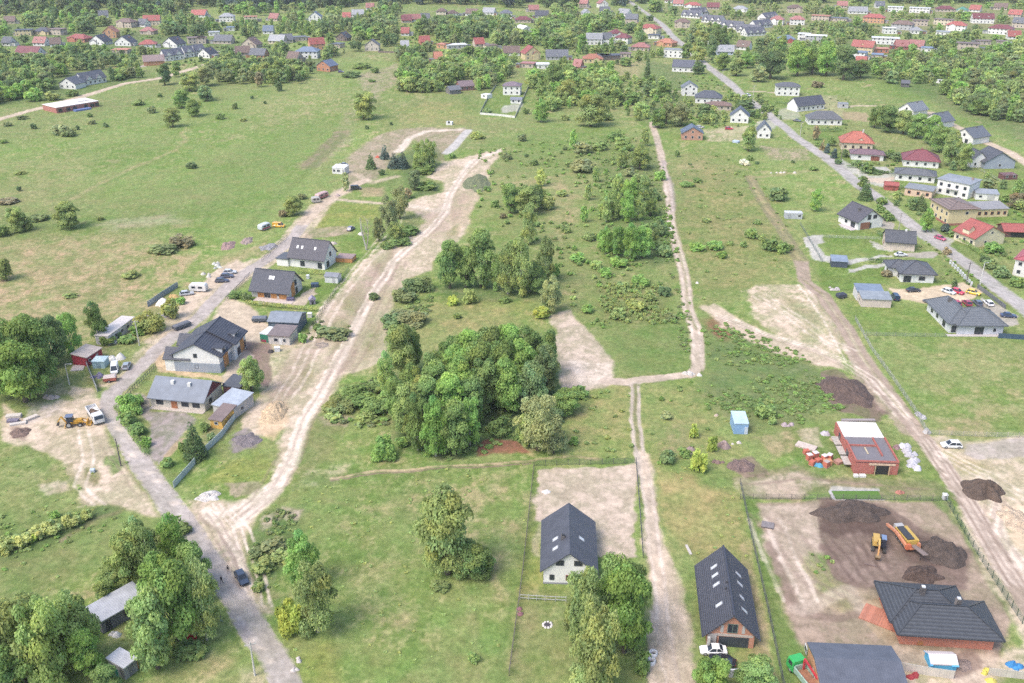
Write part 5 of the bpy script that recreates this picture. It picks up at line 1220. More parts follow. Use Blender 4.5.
H = House('tent', 'blue and white striped tent behind the long concrete wall', 'tent', (930,669.5), (956,670.5), ref='the blue and white tent')
W = H.W
H.block(D=2.8, h=1.1, roof='gx', rise=.7, wall=M('fabric', (.10,.42,.66)), rc=(.72,.64,.62), rk='fabric', ov=.1)
for s0, s1 in ((-W/2-.2, -W/2+.25), (W/2-.9, W/2+.2)): MB().prism([(-.3, .98), (1.4, 1.86), (3.1, .98), (3.1, 1.08), (1.4, 1.98), (-.3, 1.08)], 'x', s0, s1).build('blue_stripe', M('fabric', (.12,.42,.74)), H.roof)
# ---- unfinished flat building at the far left lane
H = House('building_shell', 'flat white roofed red brick building site beside the left lane', 'building site', (57,113.5), (99.5,106.5), ref='the flat red brick building')
H.block(D=16, h=3.2, roof='flat', wall=(.46,.17,.14), wk='brick', rc=(.80,.74,.71), rk='concrete', ov=.2)
for u in (-11, -6, -2, 5, 9, 12): H.win('f', u, .5, 2.4, 1.9, DARKFRAME)
H.box('upper_box', 3, 10, 5, 11, 3.3, 4.0, M('concrete', (.78,.74,.7)))
H.box('blue_sheeting', -4, 6, -4.2, -1.0, -.04, .9, M('fabric', (.16,.22,.45)))

# ---- mid distance houses with their own look
def simple(name, lab, x0, y0, x1, y1, D, h, roof, rise, wall, rc, ref=None, wf='f', wk='plaster', extra=None, cat='house', ov=.6, group=None, rk='tile'):
    H = House(name, lab, cat, (x0, y0), (x1, y1), near=False, ref=ref, group=group)
    H.block(D=D, h=h, roof=roof, rise=rise, wall=wall, rc=rc, ov=ov, wk=wk, rk=rk); autowin(H, wf, 3.2)
    if extra: extra(H)
    return H
simple('house','pink brick house with blue grey gabled roof by the long path',682,140,702.5,140.4,9,3.6,'gy',3,(.56,.29,.21),(.15,.19,.26),'the pink brick house','fr','brick')
simple('house','white gabled house with dark blue roof, round windows',730,122.5,748,123.4,9,3.8,'gy',4,WHITE,(.13,.15,.2),'the white round windowed house','fl')
simple('house','white narrow house with slate roof beside the round windowed one',757,138,770,138.6,9,4,'gy',3.6,WHITE,(.15,.17,.21),'the white slate house','fl')
simple('house','wide dark hipped roof house left of the diagonal road',695,103,721,104,10,3.2,'hip',4,WHITE,(.105,.115,.145),'the wide dark hipped house','f')
simple('house','tall white gabled house left of the dark hipped house',682,95.8,697,96,8,5.2,'gy',3,WHITE,(.20,.22,.25),'the tall white gabled house','fr')
simple('house','low house with reddish brown roof behind dark hedge',706,110,731,110.6,8,2.6,'hip',2,BEIGE,(.26,.17,.14),None,'f')
simple('house','white house with dark gabled roof close to road bend',672,71.5,694,72.5,9,3.8,'gx',4,WHITE,(.12,.13,.17),'the white house at the road bend','f')
simple('house','white modern two storey block with flat roof by road',663.5,57.3,682,58.2,9,6,'flat',0,WHITE,(.42,.44,.46),'the white modern block','f',ov=.3)
simple('house','white two storey house with grey hipped roof in meadow',776,95.6,799,96.2,9,5.6,'hip',2.4,WHITE,(.15,.155,.175),'the white meadow house','f')
simple('house','white bungalow with wide grey hipped roof and terrace',808.5,124.8,841.5,125.4,10,3,'hip',4,WHITE,(.16,.165,.18),'the wide grey hipped bungalow','fl')
simple('house','house with dark gabled roof behind the wide hipped bungalow',797,112,824,109,9,3.4,'gx',4,WHITE,(.11,.115,.14),'the house behind the hipped bungalow','f')
simple('garage','small grey shed roof with parked trailer by white fence',838,108,848,108.4,5,2.4,'flat',0,GREYW,(.40,.41,.43),None,'f',ov=.1,cat='garage')
simple('house','lone white villa with purple hipped roof inside white fence',503,95,520,95.4,9,5.6,'hip',2.4,WHITE,(.25,.19,.22),'the lone white villa','fl')
simple('garage','grey roofed garage in the lone villa garden',510.5,103.5,521.5,103.8,6,2.4,'gx',.8,WHITE,(.27,.29,.34),None,'f',cat='garage')
simple('house','purple brown roofed wooden house left of the lone villa',460,91,474,90,8,3,'gx',2.6,(.30,.16,.14),(.27,.20,.21),'the purple brown wooden house','f','wood')
simple('shed','dark grey barn left of the purple brown wooden house',450,94.5,461,93.5,7,2.8,'gx',1.8,(.2,.19,.19),(.20,.21,.23),None,'f','wood',cat='shed')
simple('caravan','white caravan parked inside the villa fence',481,98,487,99,5,2.2,'flat',0,WHITE,ROOF['white'],None,'f',cat='caravan',ov=.05,rk='sheet')
simple('tank','white flat tank box on the field track',446,125,452,125.2,3,1.4,'flat',0,WHITE,ROOF['white'],None,'f',cat='tank',ov=.02,rk='sheet')
simple('house','orange brick house with blue gabled roof at meadow edge',317,70.8,330,72,10,4,'gy',3.4,(.58,.25,.14),(.17,.21,.30),'the orange brick house','fr','brick')
simple('house','timber framed white house with dark gabled roof',365,51,379,51,9,4.4,'gy',4.2,(.62,.55,.48),(.15,.14,.16),'the timber framed house','fl')
simple('house','white house with dark grey roof, two gables, beside lane',60,88.5,76,89.5,10,3.4,'gy',3.6,WHITE,(.13,.14,.17),'the lane side white house','f')
def twin(H):
    for x in (-4, 3.5): H.dormer(x, -.4, 4, 4.6, 2.4, 1.2, 2.2, WHITE, (.12,.13,.16))
simple('house','larger white house with grey roof and two front gables',84,86,107,82,10,3.6,'gx',4.2,WHITE,(.13,.14,.17),'the two gabled white house','fl',extra=twin)
simple('house','unfinished orange brick gable house without windows',144,66,165,65,9,3.4,'gx',3.6,(.60,.28,.15),(.34,.25,.24),'the unfinished orange house','','brick')
for i, (x0, y0, x1, y1, lb) in enumerate(((165,61.5,174.5,60.6,'nearest the unfinished orange one'),(175,60.2,184.5,59.2,'second from its left end'),(185.5,57.8,195,56.8,'third from its left end'),(196,56.2,206,55.2,'at its right end'))):
    simple('row_house','dark roofed white row house of the far left terrace, '+lb,x0,y0,x1,y1,10,4.2,'gx',4,WHITE,(.13,.14,.18),None,'f',extra=lambda H: H.dormer(0,-.3,4,4.2,3.2,1.4,2.2,WHITE,(.13,.14,.18)),group='row houses of the far left terrace')
simple('shed','dark garden shed alone on the upper right meadow',901,87,909,87.4,6,2.6,'gx',1.4,(.14,.13,.14),(.16,.16,.18),None,'f','wood',cat='shed')
simple('shed','tiny white flat shed in the upper right scrub',936,83,943,83.6,4,1.8,'flat',0,WHITE,ROOF['white'],None,'f',cat='shed',ov=.05)
simple('marquee','white vaulted marquee roof in the far village centre',521,34,534,33,14,3.5,'gy',3,WHITE,ROOF['white'],'the white marquee','f',cat='marquee',rk='fabric')
simple('shed','dark brown log shed on the green plot at far right',1003,180,1017,179.5,4,1.8,'mono',.3,(.18,.08,.08),(.20,.10,.10),None,'f','wood',cat='shed',ov=.1)
# ------------------------------------------------------------------ the far village: centre x, foot y, width on the picture, roof shape, roof colour, wall, storeys, turn
CO = {'W': (WHITE, 'white'), 'C': (CREAM, 'cream'), 'Y': (YELLOW, 'yellow'), 'B': (BEIGE, 'beige'), 'K': ((.50,.21,.14), 'brick'), 'O': ((.60,.34,.20), 'orange'), 'G': (GREYW, 'grey'), 'D': ((.22,.17,.15), 'brown'), 'U': ((.48,.56,.66), 'pale blue'), 'R': ((.42,.12,.11), 'red')}
RC = {'r': ('red', 'red'), 'm': ('maroon', 'maroon'), 'o': ('orange', 'orange'), 'g': ('grey', 'grey'), 'd': ('dark', 'dark'), 'b': ('blue', 'blue'), 'n': ('brown', 'brown'), 'l': ('light', 'light grey'), 'w': ('white', 'white'), 'e': ('green', 'green'), 'p': ('pink', 'pinkish')}
FAR = {
 'top left village': """26.7,56.4,26,x,m,W,1 23.6,36,15,f,d,Y,2 41,35,17,h,d,Y,1 55,35,14,f,n,B,2 39,46,13,x,p,W,1 56,47,10,x,n,W,1 76,42,22,h,r,K,1 97,45,17,y,d,W,1
 110,38,13,y,o,O,2 123,46,17,y,d,W,1 120,54,15,f,o,B,1 124,27.7,18,h,n,B,2 152,25.6,16,x,r,C,2 141,27,10,x,g,W,1 147,34.5,14,h,p,B,1 148,48,16,h,r,W,1 170,47.5,18,y,d,W,1 197,44,16,f,n,B,2 198,17.4,15,x,r,W,1
 104,18,9,x,g,W,1 10,24,10,x,n,C,1 6,46,10,x,g,W,1""",
 'upper left village': """203,17,8,x,r,W,1 226.7,22,14,h,l,W,2 251,22,12,f,o,C,2 273,21,10,x,p,B,1 315,22,12,y,b,W,2 346.6,20,8,x,r,W,1 358,17,12,x,l,W,1 370,10,8,x,p,W,1 407,23,10,x,m,B,1
 204,58,14,y,d,W,1 202,44,8,f,n,B,2 222.6,44,18,x,g,B,1 249,48,16,y,n,B,1 243,56,14,x,n,B,1 257,58.5,16,x,g,O,1 276,44,16,x,l,C,1 287,43,12,x,g,C,1 300,41,14,f,g,B,1 318,50,15,x,r,O,2 341.5,41,12,y,d,D,1
 306.6,58.5,22,h,b,W,2 292,62,12,x,n,B,1 231,31,7,f,b,W,1 268,34,10,x,b,W,1 214,36,10,f,l,W,1 405,50,8,x,l,B,1 336,48,9,f,g,B,1""",
 'top middle village': """413,22,17,x,p,W,1 425,21,9,x,g,W,1 441,16.5,10,h,n,C,2 454,16.5,11,h,n,W,1 471,16,12,x,n,W,1 488,15,12,x,l,W,1 505.6,18.5,12,h,g,W,2 523,23,16,h,m,B,1 541.5,18,13,x,d,G,1 534,12,10,x,p,B,1
 425.6,45,10,x,r,K,1 442,48.5,12,f,o,O,1 457.4,49,20,f,w,G,1 480,47,10,x,r,B,1 492,49.5,12,f,n,C,1 511.8,56,16,x,n,W,1 533,60,16,y,r,Y,2 527,68,13,f,p,B,1 543,69,12,f,w,W,1 439,62,8,x,o,K,1 557,60,22,x,g,G,1
 592.8,63,19,h,o,Y,1 594,45,16,x,l,W,2 607,44.5,9,x,g,W,2 605,60,13,f,d,G,1 587.7,18,8,y,l,W,2 583,8,8,x,p,B,2 576.4,70,8,x,p,K,1 604,8,9,y,p,W,2 405,36,8,x,r,W,1""",
 'road side village': """621,44,14,h,m,W,2 617,37,12,h,m,W,1 612,60,18,f,d,D,1 640,51,17,h,p,B,1 647,34,20,h,r,C,2 664,46.5,17,h,o,O,1 653,39,11,f,d,W,1 625,58,10,f,n,B,1 605,14,10,x,g,B,1 622,16,12,x,l,W,1 631,24,12,x,g,B,2
 654,11,12,x,g,B,1 678,6,10,x,p,W,1 692,8,16,h,r,W,1 682,28,15,h,n,B,2 713,9.5,12,x,m,B,1 739.5,12,14,h,l,W,1 795,13,14,h,n,B,2 776,25,13,h,p,W,2 797,25,14,h,p,W,2 787,43,16,h,b,R,1 704.6,45,13,f,w,W,2 725,55,17,x,l,U,1
 742,50,13,x,n,W,1 803,40,11,f,w,W,2 668,3,8,x,n,W,1 723,0,12,x,g,B,1""",
 'top right village': """819.7,21,17,f,o,B,2 838,21.5,16,f,g,B,1 858,14,18,x,l,W,1 873,23,20,h,r,O,2 895,12,14,f,w,W,2 890,34,12,f,w,W,2 901,30,20,h,n,G,2 919,13,19,f,w,W,2 920,26,14,f,n,B,2 916,34,11,h,l,W,1 942,25,17,f,n,C,2
 945.5,12,17,h,m,B,1 955,31,18,h,r,W,2 961,13,10,h,e,W,1 942,35.5,12,f,l,W,1 982.7,23.5,20,x,m,W,2 999,34.5,22,h,m,W,2 1014,17,12,x,r,B,1 1019,28,14,x,g,B,2 1014,39.5,12,x,r,W,1 966,50,22,f,n,B,2 1002,45.5,10,f,n,B,1 984,45,13,f,n,B,1
 861,53,21,x,r,Y,2 885,44.5,28,f,w,W,2 881,53,14,f,o,K,1 855,59,18,f,b,W,2 860,67,10,x,r,W,1 876.6,59,10,f,b,B,1 902,49.5,12,x,p,R,1 915,49.5,14,x,p,B,1 926,52,10,f,b,W,1 815,42,20,f,w,G,2 974,12,10,x,r,W,1 1000,10,12,x,n,B,1 842,8,10,x,p,B,1 880,8,9,x,g,W,1""",
}
TERR = [(690,18,26,-38),(711,23,26,-38),(730,29,24,-38),(747,33,26,-30),(764,28,24,30),(772,20,22,40),(700,15,20,30),(756,36,22,20)]
SHAPE = {'x': 'gabled', 'y': 'front gabled', 'h': 'hipped', 'f': 'flat'}
ORD = ['first','second','third','fourth','fifth','sixth','seventh','eighth','ninth','tenth']
def nth(i): return ORD[i] if i < 10 else '%dth' % (i+1)
def place_rank(i, n):
    """where in its kind, from the left of the photograph"""
    if n == 1: return ''
    return 'leftmost' if i == 0 else ('rightmost' if i == n-1 else nth(i)+' from left')
def far_house(lab, x, y, wpx, sh, rc, wall, st, turn, group, short):
    s = ppm(y); w = min(wpx/s, 22)
    X, Y = g(x, y); a = R(turn)
    dx, dy = math.cos(a)*w/2, math.sin(a)*w/2
    H = House('house', lab, 'house', pix(X-dx, Y-dy), pix(X+dx, Y+dy), near=False, ref=short, group=group)
    D = {'x': 9, 'y': 11, 'h': 10, 'f': 9}[sh] + (w-12)*.15
    h = 5.1 if st == 2 else (2.9 if sh != 'f' else 3.2)
    H.block(D=D, h=h, roof={'x': 'gx', 'y': 'gy', 'h': 'hip', 'f': 'flat'}[sh], rise={'x': 4.2, 'y': min(5, w*.38), 'h': 3.4, 'f': 0}[sh], wall=wall, rc=rc, ov=.6, rk='tile' if sh != 'f' else 'sheet')
    side = 'l' if x > 512+turn*9 else 'r'
    autowin(H, 'f'+side, 3.4)
    if sh != 'f': H.chim(w*.2, D*.62, 1.1, .8, M('brick', (.34,.16,.12)))
    q = FR.random(); sg = -1 if FR.random() < .5 else 1
    if sh == 'x' and q < .55:
        for u in ((-.22, .22) if w > 11 and q < .3 else (.0,)): H.dormer(u*w, 1.2, 4.2, 2.2, h-.1, 1.5, 1.0, wall, rc)
    if sh in 'yh' and q < .4: H.dormer(sg*w*.18, -.9, 4.0, w*.36, 0, h-.3, 1.6, wall, rc)
    if q > .35:       # lean-to, garage or veranda at the side
        aw = FR.uniform(2.6, 4.5); ah = FR.uniform(2.1, 2.7); xa = sg*(w/2+aw/2+.02); y0 = FR.uniform(-1.5, 3)
        an = MB().box(xa-aw/2, xa+aw/2, y0, y0+5.5, -.05, ah).build('annex', M('plaster', mul(wall, FR.uniform(.55, .95))), H.root)
        MB().box(xa-aw/2-.25, xa+aw/2+.25, y0-.3, y0+5.8, ah+.01, ah+.2).build('annex_roof', M('sheet', tuple(FR.choice([.12, .2, .3, .2]) for _ in range(1))*3), an)
        MB().box(xa-aw*.32, xa+aw*.32, y0-.06, y0+.04, .05, 1.95).build('annex_door', M('sheet', FR.choice([(.25,.13,.08), (.4,.4,.4), (.12,.12,.13)])), an)
    return H
FR = random.Random(23)
rows = []
for zone, txt in FAR.items():
    for t in txt.split():
        x, y, w_, sh, rc, wc, st = t.split(','); rows.append([zone, float(x), float(y), float(w_), sh, rc, wc, int(st)])
    
FARPX = []
from collections import defaultdict
byk = defaultdict(list)
for i, r in enumerate(rows): byk[(r[0], r[4], r[5], r[6], r[7])].append(i)
for k, L in byk.items():
    L.sort(key=lambda i: rows[i][1])
    for j, i in enumerate(L):
        zone, x, y, w_, sh, rc, wc, st = rows[i]
        wall, wn = CO[wc]; rn = RC[rc][1]; roof = ROOF[RC[rc][0]]
        pr = place_rank(j, len(L))
        lab = '%s%s house with %s %s roof in the %s' % ('tall ' if st == 2 else 'low ', wn, rn, SHAPE[sh], zone)
        if pr: lab += ', ' + pr
        rr = np.random.default_rng(i+400)
        turn = rr.uniform(-24, 24) if x < 620 else rr.uniform(-38, -5)
        kk = rr.uniform(.85, 1.1); roof = tuple(c*kk for c in roof)
        short = 'the %s roofed %s house%s' % (rn, wn, '') if len(byk[k]) == 1 and sum(1 for q in rows if q[5] == rc and q[6] == wc) == 1 else None
        far_house(lab, x, y, w_, sh, roof, wall, st, turn, 'houses of the '+zone, short)
        FARPX.append((x, y, w_))
for i, (x, y, w_, turn) in enumerate(TERR):
    xs = sorted(t[0] for t in TERR); j = xs.index(x)
    H = far_house('long dark roofed white terrace block by the village road, '+place_rank(j, len(TERR)), x, y, w_, 'x', (.14,.145,.18), WHITE, 1, turn, 'terrace blocks by the village road', None)
    W = H.W
    for q in (-.3, .05, .36): H.dormer(q*W, -.3, 4, 3.0, 3.2, .8, 1.6, WHITE, (.14,.145,.18))
    FARPX.append((x, y, w_))
# ------------------------------------------------------------------ vehicles
TYRE = M('rubber', (.03, .03, .032)); RIM = M('metal', (.45, .45, .46)); CARP = M('carpaint'); CGL = M('glass', (.03, .038, .05)); LAMP = M('paint', (.8, .8, .78)); TAIL = M('paint', (.4, .03, .03)); BLACK = M('plastic', (.04, .04, .045))

def loft(secs, mats=0):
    """secs: list of (x, [(y, z) ring...]) -> closed skin"""
    b = MB(); n = len(secs[0][1]); vs = []; fs = []
    for x, ring in secs: vs += [(x, y, z) for y, z in ring]
    for i in range(len(secs)-1):
        for k in range(n): fs.append((i*n+k, i*n+(k+1) % n, (i+1)*n+(k+1) % n, (i+1)*n+k))
    fs.append(tuple(range(n))); fs.append(tuple((len(secs)-1)*n+k for k in range(n)))
    return b.add(vs, fs)

def wheel(parent, x, y, r=.33, w=.22):
    o = MB().tube([(x, y-w/2, r), (x, y+w/2, r)], r, 14).build('wheel', TYRE, parent)
    s = 1 if y > 0 else -1
    MB().tube([(x, y+s*(w/2-.02), r), (x, y+s*(w/2+.02), r)], r*.6, 10).build('rim', RIM, o)

def make_car(L=4.4, W=1.8, Hh=1.5, kind='hatch'):
    root = empty('car')
    def ring(hw, z0, zb, inset=.06): return [(-hw+inset, z0), (-hw, z0+.25), (-hw, zb-.12), (-hw+.1, zb), (hw-.1, zb), (hw, zb-.12), (hw, z0+.25), (hw-inset, z0)]
    zb = .86 if kind != 'van' else 1.0
    secs = [(-L/2, ring(W*.42, .38, zb-.18)), (-L/2+.12, ring(W*.48, .25, zb-.02)), (-L*.3, ring(W/2, .2, zb+.02)), (0, ring(W/2, .2, zb)), (L*.22, ring(W/2, .2, zb-.02)), (L*.42, ring(W*.48, .22, zb-.14)), (L/2-.04, ring(W*.44, .28, zb-.24)), (L/2, ring(W*.38, .36, zb-.3))]
    body = loft(secs).build('body', CARP, root, False)
    if kind == 'hatch': a, b_, c, d = -L*.46, -L*.33, L*.06, L*.24
    elif kind == 'saloon': a, b_, c, d = -L*.36, -L*.2, L*.06, L*.22
    else: a, b_, c, d = -L*.49, -L*.47, L*.2, L*.36
    hw, tw = W*.46, W*.37
    cab = MB().add([(a,-hw,zb-.03),(d,-hw,zb-.05),(d,hw,zb-.05),(a,hw,zb-.03),(b_,-tw,Hh-.05),(c,-tw,Hh-.05),(c,tw,Hh-.05),(b_,tw,Hh-.05)],
                   [(0,3,2,1),(4,5,6,7),(0,1,5,4),(1,2,6,5),(2,3,7,6),(3,0,4,7)]).build('cabin_windows', CGL, root)
    MB().taper(b_-.06, c+.05, -tw-.03, tw+.03, Hh-.07, Hh, .1, .08).build('car_roof', CARP, root)
    rt = CHILD[root.name][-1]
    for s in (-1, 1):
        for (p, q) in (((a, zb-.03), (b_, Hh-.05)), ((d, zb-.05), (c, Hh-.05)), (((a+d)/2-.1, zb), ((b_+c)/2-.1, Hh-.05))):
            MB().bar((p[0], s*hw*1.005, p[1]), (q[0], s*tw*1.01, q[1]), .09, .07).build('pillar', CARP, root)
    if kind == 'van': MB().box(a-.01, L*.02, -W*.455, W*.455, zb-.05, Hh-.2).build('side_panels', CARP, root)
    for sx in (-L*.31, L*.31):
        for sy in (-1, 1): wheel(root, sx, sy*(W/2-.1), .32)
    for sy in (-1, 1):
        MB().box(L/2-.16, L/2-.01, sy*W*.3-.17, sy*W*.3+.17, zb-.42, zb-.27).build('headlight', LAMP, root)
        MB().box(-L/2+.0, -L/2+.1, sy*W*.34-.14, sy*W*.34+.14, zb-.3, zb-.12).build('tail_light', TAIL, root)
    return root

CARS = {}
def paint(root, c):
    for ch in CHILD.get(root.name, []):
        ch.color = (*c, 1)
def place_car(kind, x, y, head, c, label, cat='car', group='parked cars', sc=1.0, name='car'):
    """head: direction of the nose on the ground, degrees from the +x axis (to the right), 90 = away"""
    if kind not in CARS:
        CARS[kind] = make_car(kind=kind, **({'L': 4.9, 'W': 1.95, 'Hh': 2.0} if kind == 'van' else {'L': 4.5, 'Hh': 1.45} if kind == 'saloon' else {}))
        o = CARS[kind]
    else:
        o = copy_tree(CARS[kind])
    o.name = name
    X, Y = g(x, y); o.location = (X, Y, 0.04); o.rotation_euler = (0, 0, R(head)); o.scale = (sc, sc, sc)
    paint(o, c); tag(o, label, cat, group)
    return o
cw = (.78, .78, .78); ck = (.02, .022, .028); cr = (.5, .03, .05); cs = (.42, .44, .47); cb = (.03, .045, .09); cg = (.16, .17, .19)
place_car('saloon', 713, 652.5, 178, cw, 'white saloon car parked in front of the brick gabled garage')
place_car('saloon', 722, 663, 160, ck, 'black car half hidden by the round tree below the garage')
place_car('hatch', 242, 580, -57, (.05,.07,.11), 'dark blue hatchback standing on the sandy lane junction', sc=.98)
place_car('hatch', 951, 447, 176, (.66,.67,.68), 'silver white estate car beside the grey gravel patch', sc=1.05)
place_car('van', 115, 371, -72, cw, 'white van parked in the cluttered trailer yard')
place_car('hatch', 127, 367.5, 100, (.30,.34,.38), 'grey blue car parked next to the white van')
place_car('hatch', 222, 282, 8, (.05,.06,.10), 'dark blue car nearest in the row of three', group='row of cars on the left lane')
place_car('hatch', 227, 277.5, 8, (.07,.08,.13), 'dark blue car in the middle of the row of three', group='row of cars on the left lane')
place_car('hatch', 230, 273.5, 8, (.50,.52,.56), 'silver car farthest in the row of three', group='row of cars on the left lane')
place_car('hatch', 187, 295, 20, (.45,.47,.50), 'silver car hitched in front of the white caravan')
place_car('van', 279, 227, -8, (.72,.38,.05), 'orange yellow van on the grass beside the red and blue trailer', sc=.95)
place_car('hatch', 940, 239.5, -60, (.48,.08,.16), 'crimson car driving along the diagonal road', group='cars on the right side')
place_car('saloon', 900.5, 256, 4, (.68,.69,.72), 'white car on the paved drive of the beige bungalow')
place_car('hatch', 948.5, 293, -55, (.66,.72,.74), 'pale turquoise white car, first of the three on the gravel court', group='cars on the gravel court')
place_car('hatch', 957, 293, -55, (.55,.03,.07), 'red car, second of the three on the gravel court', group='cars on the gravel court')
place_car('hatch', 973, 294, -40, (.74,.50,.04), 'yellow car, third of the three on the gravel court', group='cars on the gravel court')
place_car('saloon', 913, 291.5, 4, (.04,.045,.06), 'black saloon on the gravel court away from the others', group='cars on the gravel court')
place_car('van', 895, 299, 85, (.03,.05,.10), 'dark blue car beside the two part garage', sc=.92)
place_car('hatch', 929.5, 303.5, 120, (.10,.11,.15), 'dark grey car at the left corner of the L shaped bungalow')
for x, c, n in ((946, (.05,.10,.11), 'dark green'), (956, (.40,.03,.06), 'dark red'), (966.5, (.30,.03,.07), 'wine red'), (977, (.10,.12,.16), 'slate grey'), (988, cw, 'white')):
    place_car('hatch', x, 304.5, 90, c, n+' car lined up behind the L shaped bungalow roof', group='cars behind the L shaped bungalow')
place_car('saloon', 1008, 317, -10, (.04,.06,.13), 'navy car on the grey drive at the right edge')
place_car('hatch', 388, 0+189, 30, ck, 'never') if False else None
place_car('van', 356, 189.5, 10, (.03,.035,.045), 'black pick up standing beside the sandy bend', sc=.95)
place_car('saloon', 343, 165.5, 170, (.22,.24,.28), 'grey car behind the low white shed')
place_car('hatch', 351, 230, 75, (.16,.15,.24), 'dark violet car on the earth plot beside scrap')
place_car('hatch', 729, 129.5, 0, (.55,.03,.08), 'red car between the pink brick and white houses')
place_car('saloon', 797, 121.5, -30, (.08,.09,.11), 'dark car beside the wide grey hipped bungalow')
place_car('hatch', 748, 96, -50, (.6,.6,.62), 'light car standing at the meadow drive entrance')
place_car('hatch', 341, 72.5, 10, (.15,.12,.25), 'purple blue car beside the orange brick house')
place_car('hatch', 700, 128, 5, (.62,.6,.6), 'white car on the sandy yard beside the pink brick house')

# ---- caravan, trailers
def caravan(x, y, head, L, c, label, name='caravan', cat='caravan', stripe=None, W=2.3, H=2.5):
    r = tag(empty(name, (*g(x, y), 0.0), R(head)), label, cat)
    def ring(hw, z0, z1): return [(-hw, z0), (-hw, z1-.2), (-hw+.25, z1), (hw-.25, z1), (hw, z1-.2), (hw, z0)]
    loft([(-L/2, ring(W/2*.94, .7, H-.5)), (-L/2+.3, ring(W/2, .45, H-.1)), (0, ring(W/2, .42, H)), (L/2-.5, ring(W/2, .45, H-.1)), (L/2, ring(W/2*.94, .8, H-.7))]).build('body', M('paint', c), r)
    for s in (-1, 1):
        MB().box(-L*.3, -L*.05, s*W/2-.02, s*W/2+.03, 1.3, 1.95).build('window', CGL, r); MB().box(L*.1, L*.32, s*W/2-.02, s*W/2+.03, 1.3, 1.95).build('window', CGL, r)
        wheel(r, -.1, s*(W/2-.16), .32)
    MB().box(-L*.03, L*.07, -W/2-.03, -W/2+.02, .5, 2.0).build('door', M('paint', mul(c, .8)), r)
    MB().bar((L/2-.1, 0, .5), (L/2+1.2, 0, .42), .12, .1).build('drawbar', BLACK, r)
    if stripe: MB().box(-L*.46, L*.4, -W/2-.035, -W/2+.01, .6, 1.1).build('stripe', M('paint', stripe), r)
    return r
caravan(199, 291, 175, 5.6, (.74,.72,.70), 'white caravan parked on the sandy verge of the left lane', H=2.7)
caravan(264.5, 229.5, 60, 4.8, (.62,.66,.70), 'pale grey trailer with red and blue sides beside orange van', 'trailer', 'trailer', (.45,.05,.09))
caravan(322, 198, 60, 6.4, (.60,.40,.38), 'reddish trailer rig with white panels at the lane end', 'trailer', 'trailer', (.3,.05,.06))
caravan(316, 202.5, 20, 3.6, (.50,.47,.43), 'small beige trailer in front of the reddish rig', 'trailer', 'trailer')
def cargo_trailer(x, y, head, L, c, label, top=(.2,.22,.25)):
    r = tag(empty('cargo_trailer', (*g(x, y), 0), R(head)), label, 'trailer')
    b = MB(); b.box(-L/2, L/2, -1, 1, .45, .6); b.box(-L/2, L/2, -1, -.92, .6, 1.3); b.box(-L/2, L/2, .92, 1, .6, 1.3); b.box(-L/2, -L/2+.08, -1, 1, .6, 1.3); b.box(L/2-.08, L/2, -1, 1, .6, 1.3)
    b.build('tub', M('sheet', c), r); MB().taper(-L/2, L/2, -1, 1, 1.31, 1.6, .3, .3).build('cover', M('fabric', top), r)
    for s in (-1, 1): wheel(r, -.2, s*1.08, .34)
    MB().bar((L/2, 0, .5), (L/2+1.3, 0, .45), .12, .1).build('drawbar', BLACK, r)
cargo_trailer(260, 321.5, 4, 4.4, (.09,.11,.14), 'dark trailer with grey cover in front of blue garage', (.17,.19,.23))
cargo_trailer(182, 328, 52, 5.2, (.10,.11,.14), 'dark slate trailer on the verge of the left lane', (.15,.16,.19))
cargo_trailer(110.5, 381, 15, 3.2, (.40,.12,.09), 'rusty red trailer with pale load in the trailer yard', (.62,.52,.48))
cargo_trailer(841, 297.8, 20, 2.8, (.06,.07,.10), 'dark small trailer beside the pile of sacks', (.05,.06,.09))

# ---- dump truck
def truck(x, y, head, label, cab, bed, load, L=6.8, name='dump_truck', cat='truck', W=2.4):
    r = tag(empty(name, (*g(x, y), 0), R(head)), label, cat)
    cm, bm = M('paint', cab), M('paint', bed)
    MB().box(-L/2, L/2-.2, -.5, .5, .55, .85).build('chassis', BLACK, r)
    c = loft([(L/2-2.0, [(-W/2,.6),(-W/2,2.5),(-W/2+.15,2.75),(W/2-.15,2.75),(W/2,2.5),(W/2,.6)]), (L/2-.35, [(-W/2,.6),(-W/2,2.4),(-W/2+.15,2.65),(W/2-.15,2.65),(W/2,2.4),(W/2,.6)]), (L/2, [(-W/2+.05,.65),(-W/2+.08,1.4),(-W/2+.15,1.6),(W/2-.15,1.6),(W/2-.08,1.4),(W/2-.05,.65)])]).build('cab', cm, r)
    MB().prism([(L/2-.33, 2.45), (L/2+.0, 1.62), (L/2+.05, 1.62), (L/2-.28, 2.45)], 'y', -W/2+.2, W/2-.2).build('windscreen', CGL, c)
    for s in (-1, 1): MB().box(L/2-1.6, L/2-.6, s*W/2-.02, s*W/2+.02, 1.55, 2.3).build('side_window', CGL, c)
    for s in (-1, 1): MB().box(L/2-.04, L/2+.03, s*.8-.2, s*.8+.2, .85, 1.1).build('headlight', LAMP, r)
    x0, x1 = -L/2-.2, L/2-2.15
    b = MB(); b.box(x0, x1, -W/2, W/2, .9, 1.05)
    b.box(x0, x1, -W/2, -W/2+.12, 1.05, 1.9); b.box(x0, x1, W/2-.12, W/2, 1.05, 1.9); b.box(x0, x0+.12, -W/2+.12, W/2-.12, 1.05, 1.9); b.box(x1-.12, x1, -W/2+.12, W/2-.12, 1.05, 2.2)
    b.build('bed', bm, r)
    for wx in (-L/2+.9, -L/2+2.0, L/2-1.2):
        for s in (-1, 1): wheel(r, wx, s*(W/2-.2), .48, .34)
    return r, (x0, x1, W)
